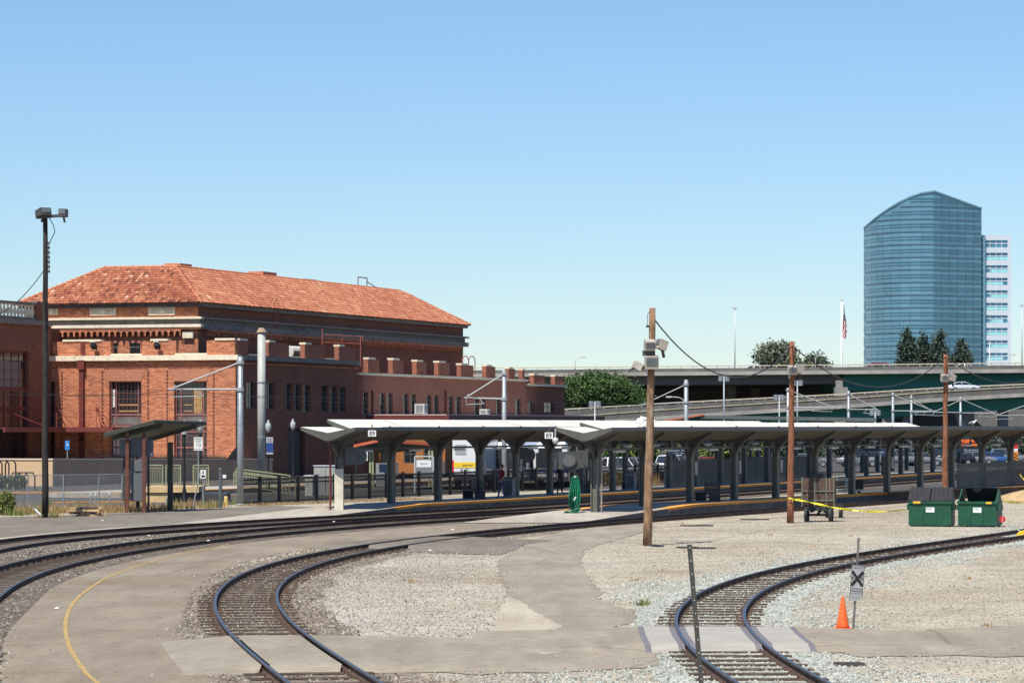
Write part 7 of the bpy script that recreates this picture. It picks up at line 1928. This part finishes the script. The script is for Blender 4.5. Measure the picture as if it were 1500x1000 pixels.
# buses
BW = paint('bus_white', (.72, .72, .7)); BSTR = M('bus_blue', (.02, .06, .28), .4); BGOLD = M('bus_gold', (.5, .33, .08), .5)
def bus(label, px, d, rz, dest, L_=10.5, W_=2.55, h=3.0):
    t = thing('bus', label, 'bus', (X(px, d), d, .01), rz, 'white buses behind the first platform')
    m = MB(); m.box(-W_ / 2, W_ / 2, 0, L_, .35, h - .3); m.build('body', BW, t)
    m = MB(); m.hexa([(-W_ / 2, -.05, h - .299), (W_ / 2, -.05, h - .299), (W_ / 2, L_, h - .299), (-W_ / 2, L_, h - .299), (-W_ / 2 + .35, .6, h + .15), (W_ / 2 - .35, .6, h + .15), (W_ / 2 - .35, L_, h + .1), (-W_ / 2 + .35, L_, h + .1)]); m.build('roof', BW, t)
    MB().box(-W_ / 2 + .2, W_ / 2 - .2, -.04, -.002, 1.25, h - .65).build('windshield', CGL, t)
    MB().box(-W_ / 2 + .4, W_ / 2 - .4, -.06, -.003, h - .62, h - .34).build('destination_box', BLK, t)
    if dest: text('lettering', dest, M('dest_text', (.3, .34, .42), .5), t, (0, -.02, h - .15), (R(90), 0, 0), .26)
    MB().box(-W_ / 2 - .004, W_ / 2 + .004, -.012, L_ * .999, .95, 1.1).build('stripe', BSTR, t); MB().box(-W_ / 2 - .003, W_ / 2 + .003, -.011, L_ * .998, 1.101, 1.16).build('gold_stripe', BGOLD, t)
    for s in (-1, 1):
        for k in range(6): MB().box(s * W_ / 2 - .02, s * W_ / 2 + .02, .6 + k * 1.55, 1.95 + k * 1.55, 1.3, h - .65).build('side_window', CGL, t)
        for y in (1.8, L_ - 2.6):
            w = MB().tube([(s * (W_ / 2 - .28), y, .48), (s * (W_ / 2 + .01), y, .48)], .48, 18).build('wheel', TYRE, t); MB().tube([(s * (W_ / 2 + .011), y, .48), (s * (W_ / 2 + .03), y, .48)], .26, 14).build('rim', RIM, w)
        MB().box(s * .95 - .18, s * .95 + .18, -.03, -.002, .6, .78).build('headlight', HEADL, t); MB().box(s * (W_ / 2 + .12) - .08, s * (W_ / 2 + .12) + .08, -.2, -.05, 1.6, 2.2).build('mirror', LAMPD, t)
    MB().box(-W_ / 2 - .02, W_ / 2 + .02, -.1, -.015, .35, .58).build('bumper', LAMPD, t)
    return t
bus('white bus with blue stripe facing the camera left of the hose post', 806, 240, R(-14), 'Natural Gas')
bus('white bus with blue stripe beside a steel pole under the first canopy', 733, 236, R(-12), '')
t = thing('delivery_truck', 'white delivery truck with yellow and red bands behind the first platform', 'truck', (X(685, 232), 232, .01), R(-12)); 
MB().box(-1.1, 1.1, 0, 5, .9, 3.3).build('cargo_box', BW, t); MB().box(-1.1, 1.1, -.02, -.002, 1.35, 1.75).build('yellow_band', M('band_yellow', (.8, .55, .04), .5), t); MB().box(-1.11, -1.0, -.03, -.021, .95, 1.9).build('red_band', M('disc_red', (.6, .015, .025)), t); MB().box(.9, 1.11, -.03, -.021, .95, 1.9).build('red_band', M('disc_red', (.6, .015, .025)), t)
MB().box(-.9, -.1, -.03, -.004, 2.3, 3.0).build('vent', M('vent_grey', (.35, .35, .34), .6), t); MB().box(-1.05, 1.05, .1, 6.6, .5, .9).build('chassis', LAMPD, t); MB().box(-1.0, 1.0, 5.05, 6.6, .9, 2.4).build('cab', BW, t); text('lettering', 'RIO', BLK, t, (-.2, -.02, 1.12), (R(90), 0, 0), .4); text('lettering', 'express', BLK, t, (0, -.03, 1.55), (R(90), 0, 0), .24)
for s in (-1, 1):
    for y in (1.0, 5.6): MB().tube([(s * .75, y, .45), (s * 1.1, y, .45)], .45, 16).build('wheel', TYRE, t)
# lot trees behind
for px, d, l, r, yt, sd_, lb in ((892, 300, 868, 918, 642, 11, 'light green lot tree left of the mid yard pole'), (930, 305, 905, 962, 640, 12, 'light green lot tree just behind the mid yard pole'), (1000, 310, 968, 1030, 641, 13, 'light green lot tree right of the mid yard pole'), (1052, 312, 1030, 1078, 643, 14, 'light green lot tree further right behind the posts'), (1100, 320, 1076, 1124, 644, 15, 'light green lot tree left of the second pole')):
    broad(lb, px, d, l, r, yt, 685, LEAF_L, 3600, .16, sd_, 7, 'small trees in the lot')
for px, d, l, r, yt, sd_, lb in ((1160, 400, 1120, 1215, 640, 21, 'added dark tree mass left of the Track 4 sign'), (1240, 405, 1195, 1300, 638, 22, 'added dark tree mass behind the Track 4 sign'), (1330, 410, 1285, 1390, 640, 23, 'added dark tree mass left of the third pole'), (1420, 415, 1375, 1470, 639, 24, 'added dark tree mass behind the orange display'), (1490, 415, 1455, 1540, 640, 25, 'added dark tree mass at the right edge')):
    broad(lb, px, d, l, r, yt, 672, LEAF_P, 5000, .22, sd_, 9, 'trees added to darken the background under the ramp')  # invented tree row, put in to darken the view between the posts
# flat dark canopy of the bus stop
t = thing('bus_canopy', 'long dark flat canopy with slanted ends behind the second platform', 'canopy', (X(1010, 300), 300, 0)); ux = lambda px: X(px, 300) - X(1010, 300)
BCN = M('bus_canopy_grey', (.115, .13, .125), .6)
m = MB(); m.extr([(ux(1032), Z(608, 300)), (ux(1284), Z(612, 300)), (ux(1284), Z(617.5, 300)), (ux(1032), Z(613, 300))], (0, 0, 0), (1, 0, 0), (0, 0, 1), (0, 6, 0)); m.build('roof', BCN, t)
m = MB(); m.bar((ux(944), 3, Z(622, 300)), (ux(1031), .5, Z(608.5, 300)), .5, .25); m.build('slanted_roof', BCN, t); MB().bar((ux(944), 2.7, Z(621, 300)), (ux(1031), .2, Z(607.3, 300)), .1, .12).build('roof_edge', REDE, t)
for k in range(9): u_ = ux(1045) + k * (ux(1275) - ux(1045)) / 8; MB().box(u_ - .12, u_ + .12, 2.8, 3.1, 0, Z(612, 300)).build('post', CAB2, t)
for k in range(5): MB().bar((ux(1050) + k * 2.6, .3, Z(622, 300)), (ux(1085) + k * 2.6, .3, Z(617.5, 300)), .12).build('strut', CAB2, t)

# ---- people
SKIN = M('skin', (.42, .24, .16), .6, 0, .05); HAIR = M('hair_dark', (.03, .022, .018), .7)
def person(label, x, y, z, h, shirt, pants, rz, stride=.12, arm=.1, group=None):
    t = thing('person', label, 'person', (x, y, z), rz, group); k = h / 1.75
    V, E, rad = [], [], []
    def v(p, r, par=None):
        V.append(Vector(p) * k); rad.append(r * k); i = len(V) - 1
        if par is not None: E.append((par, i))
        return i
    pel = v((0, 0, .95), .135); wst = v((0, 0, 1.1), .125, pel); ch = v((0, .01, 1.32), .15, wst); nk = v((0, .0, 1.48), .06, ch); hd0 = v((0, -.02, 1.58), .085, nk); hd = v((0, -.02, 1.66), .09, hd0); v((0, -.01, 1.73), .05, hd)
    for s in (-1, 1):
        hip = v((s * .09, 0, .88), .095, pel); kn = v((s * .1, -.02 + s * stride * .5, .5), .065, hip); an = v((s * .1, s * stride, .09), .045, kn); v((s * .11, s * stride - .14, .04), .038, an)
        sh_ = v((s * .17, .01, 1.4), .07, ch); el = v((s * .24, .03 - s * arm, 1.13), .046, sh_); wr = v((s * .24, -.1 - s * arm, .9), .034, el); v((s * .23, -.14 - s * arm, .81), .03, wr)
    me = bpy.data.meshes.new('body'); me.from_pydata([tuple(p) for p in V], E, []); o = bpy.data.objects.new('body', me); C.objects.link(o)
    sk = o.modifiers.new('skin', 'SKIN'); sub_ = o.modifiers.new('sub', 'SUBSURF'); sub_.levels = 1; sub_.render_levels = 1
    for sv, r in zip(me.skin_vertices[0].data, rad): sv.radius = (r, r)
    me.skin_vertices[0].data[0].use_root = True
    dg = bpy.context.evaluated_depsgraph_get(); new = bpy.data.meshes.new_from_object(o.evaluated_get(dg)); bpy.data.objects.remove(o)
    new.materials.clear()
    for mt in (SKIN, shirt, pants, TYRE): new.materials.append(mt)
    for p in new.polygons:
        c = p.center / k; side = abs(c.x) > .17
        p.material_index = 3 if c.z < .1 else (0 if c.z > 1.47 or (side and c.z < 1.12) else (1 if c.z > .98 or side else 2)); p.use_smooth = True
    b = bpy.data.objects.new('body', new); C.objects.link(b); b.parent = t
    m = MB(); m.lathe([(.02, .13), (.075, .11), (.1, .05), (.104, -.02), (.09, -.06)], (0, .02 * k, 1.66 * k), 12); m.v = [(a * 1, b_, c) for a, b_, c in m.v]; m.build('hair', HAIR, t, True)
    return t
person('person in a dark red shirt and blue trousers on the first platform', line1(173.2) + .55, 173.2, PZ, 1.76, M('shirt_dark_red', (.16, .012, .02), .8), M('trousers_blue', (.05, .08, .16), .8), R(-50))
person('person in dark clothes walking behind the hose post', line1(183) + .1, 183, PZ, 1.72, M('shirt_black', (.02, .02, .025), .8), M('trousers_dark', (.025, .025, .03), .8), R(60), .22)
person('child in a purple shirt beside the walking person', line1(183.6) + .6, 183.6, PZ, 1.12, M('shirt_purple', (.17, .08, .2), .8), M('trousers_dark', (.025, .025, .03), .8), R(70), .15)
person('person in dark clothes standing under the far end of the canopies', line2(218) - .2, 218, PZ, 1.7, M('shirt_navy', (.02, .03, .07), .8), M('trousers_dark', (.025, .025, .03)), R(20))
flush_text()
